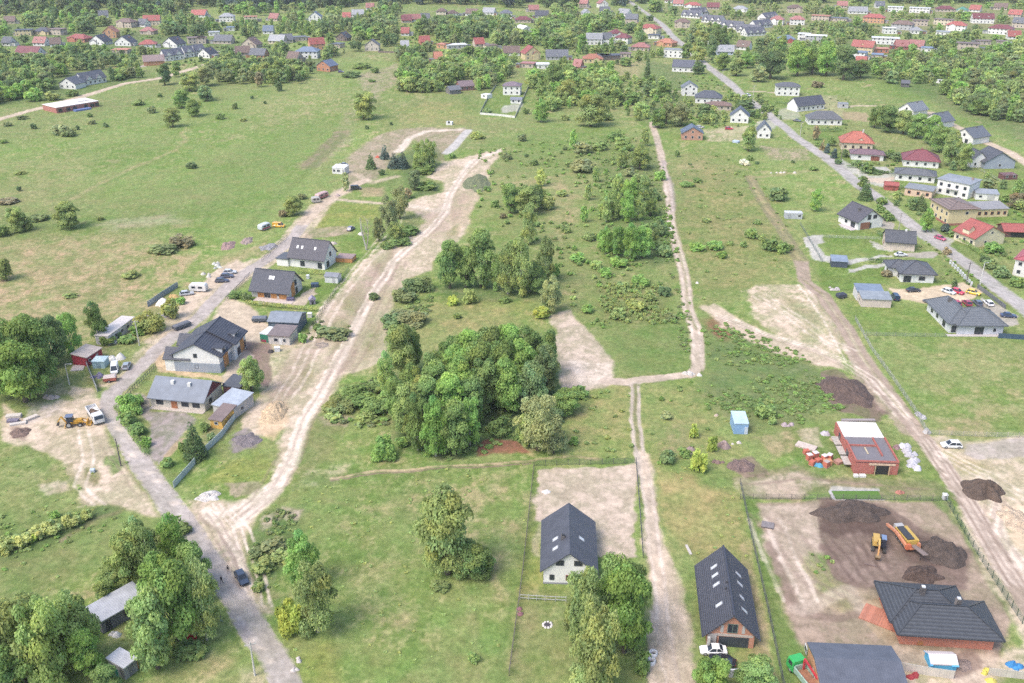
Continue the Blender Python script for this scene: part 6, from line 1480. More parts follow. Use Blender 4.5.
def clod(name, cx, cy, rx, ry, h, z0, seed, mat, parent=None, rough=.25, n=22, m=9, lump=0.0):
    rr = np.random.default_rng(seed); off = rr.uniform(0, 50)
    V = []; Fc = []
    for j in range(m+1):
        t = j/m
        for i in range(n):
            a = 6.2832*i/n; k = 1+rough*1.1*(vnoise(np.array([2.2*math.cos(a)+off]), np.array([2.2*math.sin(a)+off]))[0]-.5)*2
            rad = t*k
            z = h*max(0, (1-t**1.6))*(.72+.56*vnoise(np.array([off+3*t*math.cos(a)]), np.array([off+3*t*math.sin(a)]))[0])
            if lump and j < m:
                px_, py_ = cx+rx*rad*math.cos(a), cy+ry*rad*math.sin(a)
                z += lump*(fbm(np.array([px_*.9+off]), np.array([py_*.9]), 4, 2)[0]-.5)*min(1, 3*(1-t)+.15); z = max(z, .01)
            V.append((cx+rx*rad*math.cos(a), cy+ry*rad*math.sin(a), z0+z-(.06 if j == m else 0)))
    for j in range(m):
        for i in range(n): Fc.append((j*n+i, j*n+(i+1) % n, (j+1)*n+(i+1) % n, (j+1)*n+i))
    return MB().add(V, Fc).build(name, mat, parent, True)
t, (x0, x1, W_) = truck(96, 418.5, -54, 'white dump truck with dark soil in its bed on the sandy yard', (.78,.78,.78), (.78,.77,.76), None, 8.0)
tag(clod('soil_load', 0, 0, 2.2, 1.05, .75, 0, 5, M('soil', (.15,.10,.07))), 'dark heap of soil lying in the white dump truck bed', 'soil load')
ld = bpy.data.objects['soil_load']; ld.matrix_world = t.matrix_basis @ Matrix.Translation((-1.2, 0, 1.06))
ANCH.append((96, 418, 'the white dump truck'))
t, (x0, x1, W_) = truck(806, 683, 108, 'green lorry with red crane arm standing beside dark sheet roof', (.05,.45,.12), (.35,.50,.42), None, 8.2, 'crane_lorry', 'lorry')
MB().box(x0+.15, x1-.15, -1.05, 1.05, 1.06, 1.12).build('load_floor', M('wood', (.36,.17,.10)), t)
c = MB(); c.bar((1.75, -.5, 1.2), (1.75, -.5, 3.3), .3, .3); c.bar((1.75, -.5, 3.2), (-2.0, -.45, 2.5), .26, .3); c.build('crane_arm', M('paint', (.55,.05,.07)), t)
for s in (-1, 1): MB().box(x0, x1, s*1.2-.06, s*1.2+.06, 1.9, 2.05).build('side_rail', M('paint', (.45,.62,.55)), t)

# ---- backhoe loader
def backhoe(x, y, head, label):
    r = tag(empty('backhoe_loader', (*g(x, y), 0), R(head)), label, 'digger'); ym = M('paint', (.62,.34,.05)); dk = M('paint', (.06,.06,.07))
    MB().taper(-.9, 2.1, -.6, .6, .7, 1.7, .15, .1).build('bonnet', ym, r)
    MB().box(-1.6, -.2, -.85, .85, .8, 1.35).build('body', ym, r)
    c = MB().taper(-1.5, .1, -.75, .75, 1.35, 2.65, .12, .1).build('cab', CGL, r); MB().box(-1.6, .1, -.8, .8, 2.66, 2.82).build('cab_roof', M('paint', (.16,.20,.30)), c)
    for s in (-1, 1): wheel(r, -.95, s*.95, .72, .45); wheel(r, 1.5, s*.9, .5, .35)
    a = MB()
    for s in (-1, 1): a.bar((.3, s*.75, 1.5), (2.3, s*.75, 1.25), .16, .22); a.bar((2.3, s*.75, 1.25), (3.1, s*.75, .7), .16, .2)
    a = a.build('loader_arm', ym, r)
    MB().prism([(2.9, .3), (3.9, .2), (3.95, .3), (3.2, .45), (3.15, 1.2), (2.95, 1.2)], 'y', -1.15, 1.15).build('front_bucket', ym, a)
    b = MB(); b.bar((-1.6, 0, 1.0), (-2.5, 0, 2.7), .26, .3); b.bar((-2.5, 0, 2.7), (-3.5, 0, 1.3), .22, .26); b = b.build('rear_boom', ym, r)
    MB().prism([(-3.9, .6), (-3.3, .5), (-3.2, 1.2), (-3.5, 1.35)], 'y', -.4, .4).build('rear_bucket', dk, b)
    for s in (-1, 1): MB().bar((-1.7, s*.7, .9), (-1.9, s*1.2, .05), .16, .16).build('stabiliser', ym, r)
backhoe(74.5, 425.5, 12, 'yellow backhoe loader digging beside the white dump truck')
ANCH.append((74, 422, 'the yellow backhoe loader'))

def tracks(r, L, W, tw, h):
    for s in (-1, 1):
        o = MB().prism([(-L/2+h*.3, 0), (L/2-h*.3, 0), (L/2, h*.5), (L/2-h*.3, h), (-L/2+h*.3, h), (-L/2, h*.5)], 'y', s*W/2-tw/2, s*W/2+tw/2).build('track', M('rubber', (.06,.055,.05)), r)
        for k in range(4): MB().tube([(-L/2+.5+k*(L-1)/3, s*W/2+s*tw/2-.02, h*.45), (-L/2+.5+k*(L-1)/3, s*W/2+s*tw/2+.03, h*.45)], h*.25, 8).build('roller', RIM, o)
def excavator(x, y, head, label):
    r = tag(empty('excavator', (*g(x, y), 0), R(head)), label, 'excavator'); ym = M('paint', (.58,.38,.11)); 
    tracks(r, 3.4, 2.1, .55, .75)
    MB().box(-.6, .6, -.7, .7, .75, .98).build('turntable', BLACK, r)
    MB().taper(-2.1, .9, -1.2, .2, 1.0, 1.95, .12, .1).build('engine_house', ym, r); MB().taper(-2.3, -1.2, -1.2, 1.2, .99, 1.8, .1, .08).build('counterweight', M('paint', (.10,.10,.11)), r)
    c = MB().taper(-.7, 1.0, .25, 1.2, 1.0, 2.7, .08, .06).build('cab', M('glass', (.03,.035,.05)), r); MB().box(-.65, .9, .28, 1.17, 2.71, 2.82).build('cab_roof', M('paint', (.20,.27,.42)), c)
    b = MB(); b.bar((.6, -.3, 1.5), (2.3, -.3, 3.6), .4, .34); b.bar((2.3, -.3, 3.6), (3.5, -.3, 3.0), .36, .3); b = b.build('boom', ym, r)
    s_ = MB().bar((3.5, -.3, 3.2), (4.1, -.3, 1.2), .32, .28).build('stick', M('paint', (.66,.36,.14)), r)
    MB().prism([(3.7, .5), (4.4, .4), (4.6, 1.0), (4.1, 1.4), (3.8, 1.1)], 'y', -.75, .15).build('bucket', M('metal', (.22,.15,.08)), s_)
    MB().bar((1.1, -.3, 1.5), (2.0, -.3, 2.7), .14, .14).build('ram', RIM, b)
excavator(878, 548, -108, 'yellow excavator with dark cab lowering its boom on dark soil')
ANCH.append((880, 545, 'the yellow excavator'))
def screener(x, y, head, label):
    r = tag(empty('soil_screener', (*g(x, y), 0), R(head), (.86,.86,.86)), label, 'machine'); om = M('paint', (.62,.27,.15)); ym = M('paint', (.56,.38,.09)); dk = M('metal', (.08,.08,.085))
    tracks(r, 4.4, 2.1, .5, .8)
    MB().box(-4.0, 3.6, -1.0, 1.0, .85, 1.25).build('chassis', om, r)
    h = MB().prism([(-1.1, 1.3), (1.1, 1.3), (1.45, 2.5), (-1.45, 2.5)], 'x', -2.9, 2.6).build('hopper', ym, r)
    MB().box(-2.6, 2.2, -1.15, .45, 2.51, 2.78).build('screen_deck', dk, h); MB().box(-2.8, 2.5, .5, 1.4, 2.51, 2.64).build('side_panel', ym, h)
    e = MB().box(-4.3, -2.95, -.9, 1.0, 1.3, 2.4).build('engine_box', M('paint', (.45,.44,.43)), r)
    c = MB().bar((2.6, 0, 1.4), (7.6, .1, 2.4), .95, .16).build('conveyor', M('rubber', (.26,.20,.18)), r); 
    for s in (-1, 1): MB().bar((2.6, s*.55, 1.45), (7.6, s*.55+.1, 2.45), .1, .22).build('conveyor_rail', M('metal', (.35,.28,.25)), c)
    MB().bar((6.2, 0, 0), (6.2, 0, 2.1), .12, .12).build('conveyor_prop', dk, c)
    a = MB(); a.bar((3.0, -1.75, 1.6), (-1.4, -1.85, 2.2), .55, .6); a.bar((-1.4, -1.85, 2.2), (-5.6, -1.7, 1.3), .5, .55); a.build('side_boom', om, r)
    for xx in (-2, 1.8): MB().bar((xx, -1.0, 1.2), (xx, -1.8, 1.8), .16, .16).build('boom_bracket', om, r)
    MB().taper(2.5, 3.5, -1.9, -.6, .9, 2.0, .15, .15).build('drive_head', M('paint', (.62,.18,.09)), r); MB().taper(2.6, 3.4, .9, 1.6, .9, 2.1, .1, .1).build('drive_head', om, r)
screener(905.5, 543, -82, 'orange soil screening machine with yellow hopper and grey conveyor')
ANCH.append((907, 545, 'the orange soil screener'))

# ------------------------------------------------------------------ heaps, pallets, slabs, sacks
def heap(x, y, wpx, hpx, hgt, c, label, seed, name='soil_heap', cat='heap', rough=.25):
    s = ppm(y); d = hpx/(s*(sT+(y-341.5)/F*cT))*.5
    o = clod(name, 0, 0, wpx/s/2, max(d, .4), hgt, 0, seed, M('soil', c), None, rough, 44, 18, min(1.6, hgt*.9))
    o.location = (*g(x, y), 0); return tag(o, label, cat)
heap(846, 391, 48, 30, 2.2, (.13,.09,.075), 'large dark brown heap of earth beside the right track', 21)
heap(984, 491, 42, 21, 2.2, (.12,.085,.065), 'oval dark heap of earth by the sandy pit', 22)
heap(941, 553, 48, 30, 2.0, (.10,.075,.062), 'dark grey heap of soil right of the orange screener', 23)
heap(921, 576, 42, 20, 1.4, (.105,.07,.055), 'dark chocolate heap of soil behind the hipped bungalow', 24)
heap(850, 513, 70, 20, 2.1, (.105,.078,.065), 'long dark ridge of topsoil along the plot back', 25)
heap(741, 466, 26, 14, 1.4, (.20,.14,.125), 'brown heap of earth below the light blue shed', 26)
heap(247, 440, 30, 14, .7, (.21,.18,.185), 'flat grey violet heap of gravel beside the pale fence', 27)
heap(275, 412, 26, 22, 1.6, (.60,.45,.29), 'pale yellow sand heap beside the sandy track', 28, 'sand_heap')
heap(20, 433, 20, 10, .8, (.20,.135,.11), 'small brown heap left of the yellow backhoe', 29)
heap(228, 246, 14, 9, 1.0, (.33,.22,.20), 'low reddish heap nearest the first parked car row', 30)
heap(247, 241, 11, 7, 1.0, (.35,.27,.24), 'low tan heap behind the reddish one', 31)
heap(268, 247, 16, 7, .6, (.30,.29,.30), 'flat grey gravel patch heap on the left lane verge', 32)
heap(10, 655-330, 2, 2, .1, (.2,.2,.2), 'x', 1) if False else None
heap(478, 183, 26, 16, 1.3, (.17,.19,.10), 'grassy mound between the two pale sandy tracks', 33, 'earth_mound')
heap(1018, 520, 34, 30, 1.0, (.58,.45,.32), 'pale sand spoil at the right edge pit', 34, 'sand_heap')
heap(207, 497, 24, 12, .7, (.62,.58,.54), 'whitish heap of rubble at the lane junction', 35, 'rubble_heap')
heap(960, 665, 26, 14, .5, (.27,.20,.17), 'flat brown earth heap beside the blue and white tent', 36)
heap(322, 345, 14, 6, .5, (.33,.27,.22), 'low brown spoil strip beside the sandy swath', 37)
def slabs(x, y, L, W_, h, head, c, label, n=1, name='slab_stack', cat='slabs', kind='concrete'):
    r = tag(empty(name, (*g(x, y), 0), R(head)), label, cat)
    for k in range(n): MB().box(-L/2+.07*(k % 2), L/2+.07*(k % 2), -W_/2, W_/2, k*(h/n)+.002*k, (k+1)*(h/n)-.03).build('slab', M(kind, c), r)
    return r
slabs(14, 417.5, 3.4, 1.5, .8, 10, (.60,.54,.48), 'stack of pale concrete slabs at far left yard, rear one', 3)
slabs(31, 419, 3.2, 1.2, .6, 52, (.62,.55,.49), 'pale concrete slabs turned askew beside the gravel patch', 2)
slabs(18, 424.5, 3.6, 1.0, .5, 20, (.60,.55,.50), 'low pale concrete slabs nearest the brown heap', 2)
slabs(13, 421.5, 2.6, 1.2, .6, 5, (.20,.18,.24), 'dark violet sheets between the pale slab stacks', 2)
slabs(78, 368, 3.2, 3.6, .16, 12, (.56,.50,.47), 'flat pale square slab lying behind the grey yard fence', 1, 'floor_slab', 'slab')
slabs(858, 421, 8, .9, .45, 0, (.36,.31,.31), 'long grey beam stack behind the roofless brick shell', 3, 'beam_stack', 'beams')
slabs(855.5, 476.5, .9, .9, .5, 0, (.72,.70,.68), 'white pallet block left of the shell doorway', 2, 'pallet_block', 'pallet')
slabs(862, 476.5, 1.3, .9, .5, 0, (.72,.70,.68), 'white pallet block right beside the shell doorway', 2, 'pallet_block', 'pallet')
for i, (x, y) in enumerate(((806,452),(809,458),(815,456),(818,461),(824,459),(826,465),(812,463),(829,458))):
    o = tag(empty('brick_pallet', (*g(x, y+2), 0), R(12+i*5)), 'pallet of red bricks under film left of brick shell, %s' % place_rank([806,809,812,815,818,824,826,829].index(x), 8), 'brick pallet', 'pallets of red bricks')
    hh = 1.5 if i % 3 else 1.1
    MB().box(-.6, .6, -.55, .55, .14, hh).build('bricks', M('brick', (.62,.16,.10)), o); MB().box(-.62, .62, -.6, .6, 0, .13).build('pallet', M('wood', (.45,.34,.22)), o)
    if i in (1, 2, 4, 7): MB().taper(-.6, .6, -.56, .56, hh+.003, hh+.12, .1, .1).build('film', M('plastic', (.72,.66,.66)), o)
o = slabs(827, 464.5, 1.7, 1.2, 1.2, 5, (.62,.30,.16), 'orange brick stack nearest the blue tarpaulin heap', 4, 'brick_stack', 'bricks')
slabs(838, 463, 1.6, 1.5, .7, 30, (.46,.25,.19), 'loose dull red brick pile beside the scaffold boards', 2, 'brick_stack', 'bricks')
slabs(806, 447, 4.5, 2.4, .4, -35, (.62,.52,.45), 'spread of pale timber boards behind the brick pallets', 3, 'board_stack', 'boards', 'wood')
slabs(835, 440, 2.0, 1.6, .4, 20, (.55,.42,.30), 'low tan board pile beside the shell wall', 2, 'board_stack', 'boards', 'wood')
def sackpile(x, y, n, spread, c, label, seed, name='tarp_pile', cat='pile', size=.8):
    r = tag(empty(name, (*g(x, y), 0)), label, cat); rr = np.random.default_rng(seed)
    for k in range(n):
        a, b = rr.normal(0, spread[0]*.4), rr.normal(0, spread[1]*.4); q = size*rr.uniform(.6, 1.3); cc = mul(c, rr.uniform(.8, 1.1))
        clod('bundle', a, b, q, q*.8, q*.9, 0, seed*10+k, M('fabric', cc), r, .3, 10, 5)
    return r
sackpile(817, 465.5, 2, (.6,.3), (.10,.35,.52), 'blue tarpaulin heap in front of the brick pallets', 3)
sackpile(828, 434.5, 3, (1.2,.5), (.55,.50,.54), 'grey white wrapped bundle behind the brick pallets', 4)
sackpile(911, 455, 9, (1.6,5.5), (.60,.58,.62), 'long strip of wrapped white and grey material right of shell', 5, size=1.0)
sackpile(915, 466, 7, (1.6,3.0), (.58,.57,.62), 'pile of pale sheeting at the foot of the wrapped strip', 6, size=1.0)
sackpile(897, 448, 3, (1,1.5), (.34,.22,.22), 'small dark red bundle beside the shell corner', 7)
sackpile(118, 359.5, 4, (1.6,.8), (.74,.71,.66), 'white tarpaulin heap beside the grey blue car', 8, size=1.5)
sackpile(163, 305, 5, (2.2,1.0), (.72,.68,.64), 'white tarpaulin heap behind the yellowish bushes', 9, size=1.6)
sackpile(174, 297, 3, (1.5,.7), (.62,.42,.18), 'orange tan heap beside the silver car', 10, size=1.0)
sackpile(98, 376, 6, (2.6,1.6), (.22,.20,.30), 'cluttered dark scrap pile inside the grey yard fence', 11, 'scrap_pile', size=.8)
sackpile(158, 316, 5, (4,1.2), (.30,.28,.34), 'dark violet scrap row between the bushes and the meadow', 12, 'scrap_pile', size=.9)
sackpile(204, 275, 4, (3,1.5), (.62,.58,.52), 'pale stone pile on the grass above the caravan', 13, 'stone_pile', size=.8)
sackpile(215, 265, 4, (3,1.5), (.55,.54,.50), 'pale timber pile farthest along the trailer verge', 14, 'stone_pile', size=.8)
sackpile(219, 268, 3, (2,1), (.50,.52,.50), 'grey heap between the two pale piles', 15, 'stone_pile', size=.7)
sackpile(195, 284, 4, (3,1.4), (.56,.44,.36), 'tan heap of stones beside the white caravan', 16, 'stone_pile', size=.7)
sackpile(836, 290, 7, (1.6,2.6), (.50,.45,.46), 'mixed sacks and stones beside the rutted track', 17, 'sack_pile', size=.8)
sackpile(985, 672.5, 3, (.6,.4), (.70,.60,.12), 'yellow bulk bags by the end of the concrete wall, rear', 18, 'bulk_bag', size=.75)
sackpile(990, 682, 3, (.6,.4), (.70,.60,.14), 'yellow bulk bags at the bottom edge, front', 19, 'bulk_bag', size=.75)
sackpile(1017, 667, 6, (1.5,.9), (.06,.28,.60), 'bright blue tarpaulin heap at bottom right', 20, size=.9)
sackpile(915, 676, 4, (1.3,.5), (.42,.06,.07), 'red and green bundles below the concrete wall', 21, size=.6)
sackpile(115, 633.5, 3, (1,.7), (.70,.68,.68), 'white sacks in front of the long grey shed', 22, 'sack_pile', size=.7)
sackpile(894, 507, 2, (.5,.4), (.48,.20,.14), 'reddish bundle left of the turf strip gate', 23, size=.6) if False else None
sackpile(900, 493, 3, (.8,.4), (.46,.20,.15), 'small reddish bundle right of the green turf strip', 24, size=.6)
sackpile(785, 426, 4, (2,.6), (.40,.32,.34), 'low pile of stones and rods right of the blue shed', 25, 'stone_pile', size=.7)
sackpile(736, 443, 3, (1.2,.4), (.68,.62,.58), 'whitish stones below the light blue shed', 26, 'stone_pile', size=.6)
sackpile(715, 416, 2, (.8,.4), (.55,.44,.36), 'tan stone heap left of the blue shed', 27, 'stone_pile', size=.9)
sackpile(724, 446, 4, (1,1.4), (.34,.25,.23), 'brown rubble between the saplings', 28, 'rubble_heap', size=1.0)
sackpile(690, 450, 4, (1,1.4), (.36,.26,.24), 'brown rubble left of the bright saplings', 29, 'rubble_heap', size=1.0)
sackpile(716, 463, 4, (2.4,.5), (.24,.16,.14), 'dark plank pile under the bright saplings', 30, 'plank_pile', size=.8)
sackpile(920, 416, 5, (1,3), (.40,.39,.40), 'grey stone pile at the meadow fence corner', 31, 'stone_pile', size=.9)
sackpile(926, 431, 3, (.6,1.2), (.48,.46,.44), 'pale stone pile where the meadow fence ends', 32, 'stone_pile', size=.8)
sackpile(191.5, 638, 2, (.4,.3), (.62,.04,.04), 'bright red cover between the bottom left trees', 33, size=.8)
sackpile(155, 660, 2, (.5,.3), (.62,.22,.07), 'orange tarpaulin under the tree by the canopy', 34, size=.7)
sackpile(398-28, 157, 2, (.6,.4), (.5,.12,.06), 'orange red pile', 35) if False else None
sackpile(378, 157.5, 2, (.5,.4), (.55,.13,.08), 'orange red cover between the dark spruces', 36, size=.9)
sackpile(359, 235, 4, (2,.9), (.66,.62,.58), 'white boards and scrap beside the bare birch', 37, 'scrap_pile', size=.8)
sackpile(332, 244, 4, (1.6,.8), (.60,.52,.47), 'pale rubble behind the white house by the lane', 38, 'rubble_heap', size=.8)
sackpile(338, 196, 3, (1,.7), (.40,.32,.30), 'brown heap at the sandy bend', 39, 'rubble_heap', size=1.0)
sackpile(272, 352, 2, (.5,.4), (.08,.07,.07), 'black heap on the dark earth yard', 40, size=.8)
sackpile(699, 283, 3, (1.2,.6), (.68,.65,.60), 'white stones in the grass beside the straight path', 41, 'stone_pile', size=.5)
sackpile(670, 229, 3, (1.0,.8), (.66,.62,.60), 'white rubble lying on the straight path', 42, 'rubble_heap', size=.7)
sackpile(693, 375, 6, (2.5,1.2), (.62,.58,.54), 'pale rubble at the bend of the straight path', 43, 'rubble_heap', size=.8)
sackpile(50, 398, 5, (3,1.5), (.42,.36,.33), 'stony rubble between the grass and the sandy yard', 44, 'rubble_heap', size=.9)
sackpile(205, 474+20, 1, (.3,.3), (.4,.4,.4), 'x', 45) if False else None
sackpile(298, 664, 6, (1.0,2.6), (.55,.50,.47), 'broken stones along the lane edge at the bottom', 46, 'stone_pile', size=.5)
sackpile(782, 173, 5, (9,.6), (.62,.57,.52), 'row of pale stones across the right meadow', 47, 'stone_pile', size=.7)
sackpile(520, 612, 3, (.5,1.4), (.34,.16,.18), 'dark red firewood stacked along the plot fence', 48, 'firewood_pile', size=.6)
for k, (x, y, c, lb) in enumerate(((653,655,(.72,.72,.74),'white concrete ring lying beside the two rut track'),(651,663,(.70,.70,.73),'white concrete ring nearest the bottom edge, standing'))):
    X, Y = g(x, y); r = tag(empty('concrete_ring', (X, Y, 0)), lb, 'concrete ring')
    b = MB(); n = 20
    for i in range(n):
        a0, a1 = 6.2832*i/n, 6.2832*(i+1)/n
        P_ = lambda rr, a, z: (rr*math.cos(a), rr*math.sin(a), z)
        b.add([P_(.72,a0,0),P_(.72,a1,0),P_(.72,a1,.7),P_(.72,a0,.7),P_(.5,a0,0),P_(.5,a1,0),P_(.5,a1,.7),P_(.5,a0,.7)], [(0,1,2,3),(5,4,7,6),(3,2,6,7)])
    b.build('ring', M('concrete', c), r, True); MB().tube([(0,0,.0),(0,0,.06)], .48, 16).build('inner_floor', M('soil', (.12,.1,.09)), r)
X, Y = g(547.5, 625); r = tag(empty('fire_pit', (X, Y, 0)), 'round white stone fire pit on the lawn beside the pines', 'fire pit')
for i in range(9):
    a = 6.2832*i/9; clod('stone', .75*math.cos(a), .75*math.sin(a), .27, .27, .3, 0, i+70, M('concrete', (.68,.64,.62)), r, .2, 8, 4)
MB().tube([(0,0,0),(0,0,.08)], .62, 14).build('ash_bed', M('soil', (.10,.09,.10)), r)
X, Y = g(546.5, 492); tag(clod('stone_heap', 0, 0, .95, .8, .5, 0, 88, M('concrete', (.72,.68,.64))), 'white stone heap on the bare soil behind the white house', 'stones').location = (X, Y, 0)
# turf strip: a bed of green turf in a pale frame
r = tag(empty('turf_bed', (*g(857, 495.5), 0)), 'rectangular green turf bed with pale edging on the building plot', 'turf bed')
MB().box(-4.9, 4.9, -1.5, 1.5, .0, .12).build('turf', M('fabric', (.10,.20,.03)), r)
MB().box(-5.3, 5.3, 1.52, 1.8, 0, .22).build('edging', CONCRETE, r); MB().box(-5.6, -4.95, -1.5, 1.5, 0, .16).build('edging', CONCRETE, r); MB().box(-5.3, 5.3, -1.8, -1.53, 0, .06).build('edging', M('concrete', (.42,.38,.36)), r)
r = tag(empty('crate', (*g(767.5, 526), 0), R(-18)), 'flat dark grey crate lid on bare soil beside the green strip', 'crate')
MB().box(-1.1, 1.1, -.9, .9, 0, .3).build('box', M('wood', (.20,.17,.17)), r); MB().box(-1.2, 1.2, -1, 1, .31, .38).build('lid', M('wood', (.25,.22,.22)), r)
slabs(870, 565.5, 2.2, .35, .2, -22, (.20,.14,.12), 'dark wooden beam lying on the dug soil', 2, 'beam', 'beam', 'wood')
slabs(878, 617, 5.5, 4.5, .25, -35, (.55,.22,.14), 'spread of orange roof tiles left of the hipped bungalow', 2, 'tile_stack', 'roof tiles', 'brick')
slabs(688.5, 550, .5, 3.0, .2, 8, (.55,.50,.45), 'narrow pale concrete strip behind the brick gabled house', 1, 'kerb_strip', 'slab')
r = tag(empty('playhouse', (*g(312.5, 303.5), 0), R(15)), 'small grey violet garden playhouse on the green lawn', 'playhouse')
MB().box(-.9, .9, -.9, .9, .0, 1.5).build('wall', M('wood', (.30,.27,.34)), r); MB().prism([(-1.1,1.52),(1.1,1.52),(0,2.5)], 'y', -1.1, 1.1).build('roof', M('fabric', (.34,.30,.40)), r); MB().box(-.3, .3, -.96, -.88, 0, 1.1).build('door', BLACK, r)
def boxy(x, y, head, L, W_, h, c, lb, name, cat):
    r = tag(empty(name, (*g(x, y), 0), R(head)), lb, cat)
    MB().taper(-L/2, L/2, -W_/2, W_/2, 0, h, .06, .06).build('body', M('plastic', c), r); MB().taper(-L/2-.04, L/2+.04, -W_/2-.04, W_/2+.04, h+.003, h+.12, .2, .2).build('lid', M('plastic', mul(c, 1.3)), r)
boxy(315, 286.5, 5, 2.4, 1.8, 1.1, (.04,.07,.11), 'dark blue garden box on the lawn behind the terrace', 'garden_box', 'box')
boxy(290.5, 300.5, 0, 2.2, 1.4, .9, (.11,.10,.17), 'dark violet outdoor sofa on the terrace edge', 'outdoor_sofa', 'sofa')
boxy(310, 317, 0, 1.3, 1.3, 1.3, (.70,.68,.62), 'white water tank at the corner of dark blue garage', 'water_tank', 'tank')
boxy(277.5, 351, 10, 1.5, 1.2, 1.2, (.66,.66,.68), 'white box container on the dark earth yard', 'storage_box', 'box')
boxy(308, 278.5, 0, 1.0, 1.0, 1.2, (.60,.62,.64), 'round pale barbecue cover behind the orange timber house', 'garden_cover', 'cover')
boxy(944.5, 510-11, 0, .9, .9, 1.2, (.72,.72,.74), 'white cabinet box at the plot corner by the track', 'cabinet', 'cabinet')
boxy(93, 472, 10, .9, .9, .7, (.42,.48,.54), 'grey bin on the green patch beside the lane', 'bin', 'bin')
boxy(776, 137-1.5, 60, 3.0, 2.0, .7, (.55,.62,.72), 'pale blue cover near the round windowed house', 'pool_cover', 'cover') if False else None
boxy(736, 142.5, -40, 3.2, 2.4, .9, (.42,.50,.62), 'pale blue garden cover behind the light green birch', 'garden_cover', 'cover')
boxy(890+4, 158, 0, 3.2, 2.6, .8, (.16,.42,.75), 'bright blue pool beside the maroon roofed bungalow', 'garden_pool', 'pool')
boxy(739.5, 677, 90, .25, 3.4, 1.6, (.62,.61,.66), 'white screen panel between the two round bottom trees', 'screen_panel', 'panel')

# ------------------------------------------------------------------ fences, hedges, walls
def fence(name, label, pts, h, c, kind='wire', step=2.6, cat='fence', panel=None, post=.09, maxp=60):
    P = [Vector((*g(x, y), 0)) for x, y in pts]; r = tag(empty(name, P[0]), label, cat)
    total = sum((P[i+1]-P[i]).length for i in range(len(P)-1)); step = max(step, total/maxp)
    pm = M('paint', c); b = MB(); nposts = []
    for i in range(len(P)-1):
        a, e = P[i]-P[0], P[i+1]-P[0]; d = (e-a); n = max(1, round(d.length/step))
        for k in range(n + (1 if i == len(P)-2 else 0)): nposts.append(a+d*k/n)
        if kind == 'wire':
            for k in range(5): b.bar(a+Vector((0,0,h*(.12+.2*k))), e+Vector((0,0,h*(.12+.2*k))), .035, .035)
        elif kind == 'rail':
            for k in (.35, .9): b.bar(a+Vector((0,0,h*k)), e+Vector((0,0,h*k)), .09, .07)
        else:
            u = d.normalized(); nn = Vector((-u.y, u.x, 0))*.04
            b.add([a-nn, e-nn, e+nn, a+nn, a-nn+Vector((0,0,h)), e-nn+Vector((0,0,h)), e+nn+Vector((0,0,h)), a+nn+Vector((0,0,h))], [(0,3,2,1),(4,5,6,7),(0,1,5,4),(1,2,6,5),(2,3,7,6),(3,0,4,7)])
    b.build('panel' if kind == 'solid' else 'rails', M('sheet' if kind == 'solid' else 'paint', panel or c), r)
    for p in nposts: MB().box(p.x-post/2, p.x+post/2, p.y-post/2, p.y+post/2, 0, h+.08).build('post', pm, r)
    return r
DG = (.10,.10,.11)
fence('wire_fence','dark wire fence around the white house plot, back and right side',[(534,466),(636,463.5),(640,515),(643,558)],1.5,DG)
fence('wire_fence','dark wire fence along the left side of the white house plot',[(534,466),(523,570),(509,676)],1.5,(.16,.14,.12))
fence('picket_fence','light low fence across the lawn behind the fire pit',[(520,599.5),(545,601),(566,602)],1.2,(.50,.50,.50),'rail',1.6)
fence('wire_fence','dark fence along the dry plot beside the green strip',[(740,484),(753,545),(768,612),(784,690)],1.5,(.12,.12,.12))
fence('wire_fence','dark wire fence across the back of the dug up plot',[(740,499),(830,499.5),(945,501)],1.3,(.18,.16,.15))
fence('wire_fence','dark green mesh fence along the right side of the dug plot',[(946,501),(968,540),(992,578),(1022,624)],1.6,(.05,.10,.07),'wire',2.2)
fence('wire_fence','long light wire fence between the sandy track and the right meadow',[(855,320),(872,351),(893,380),(914,411),(927,434)],1.4,(.45,.44,.42))
fence('wire_fence','light wire fence along the lower edge of the right meadow',[(927,434.5),(975,436.5),(1040,438)],1.3,(.50,.46,.40))
fence('wire_fence','thin wire fence between the L shaped bungalow and the meadow',[(866,335.5),(905,336.5),(945,337)],1.2,(.30,.32,.28))
fence('board_fence','navy blue board fence right of the L shaped bungalow',[(998,338),(1040,340.5)],1.5,(.06,.10,.16),'solid')
fence('board_fence','grey sheet fence slanting beside the dark red shed',[(83.5,357.5),(90,374),(97.5,392)],1.7,(.30,.32,.35),'solid',2.4,panel=(.34,.36,.40))
fence('board_fence','grey blue sheet fence behind the white tarpaulin heap',[(148,307),(163,296.5),(178,287)],1.8,(.25,.30,.34),'solid',2.4,panel=(.27,.32,.36))
fence('board_fence','pale blue sheet fence beside the brown roofed yellow shed',[(174,488),(190,470),(204,454),(222,437),(246,404)],1.6,(.55,.60,.62),'solid',2.2,panel=(.50,.56,.58))
fence('wire_fence','dark green fence along the orange timber house garden',[(349,270),(334,294),(314,325)],1.5,(.05,.09,.05),'wire',2.0)
fence('metal_fence','dark metal fence panels along the left lane by bungalow',[(124,401),(133,391),(146,378),(156,368)],1.4,(.09,.09,.10),'rail',1.3)
fence('metal_fence','dark metal fence along the lane by orange timber house',[(226,301),(240,287),(250,276)],1.4,(.10,.10,.12),'rail',1.3)
fence('metal_fence','dark fence along the lane by the white lane house',[(262,262),(276,248),(288,238)],1.4,(.12,.12,.13),'rail',1.5)
fence('pillar_fence','white pillar fence along the diagonal road by the bungalow',[(950,264),(960,274),(971,286)],1.4,(.70,.70,.72),'rail',2.4,post=.5)
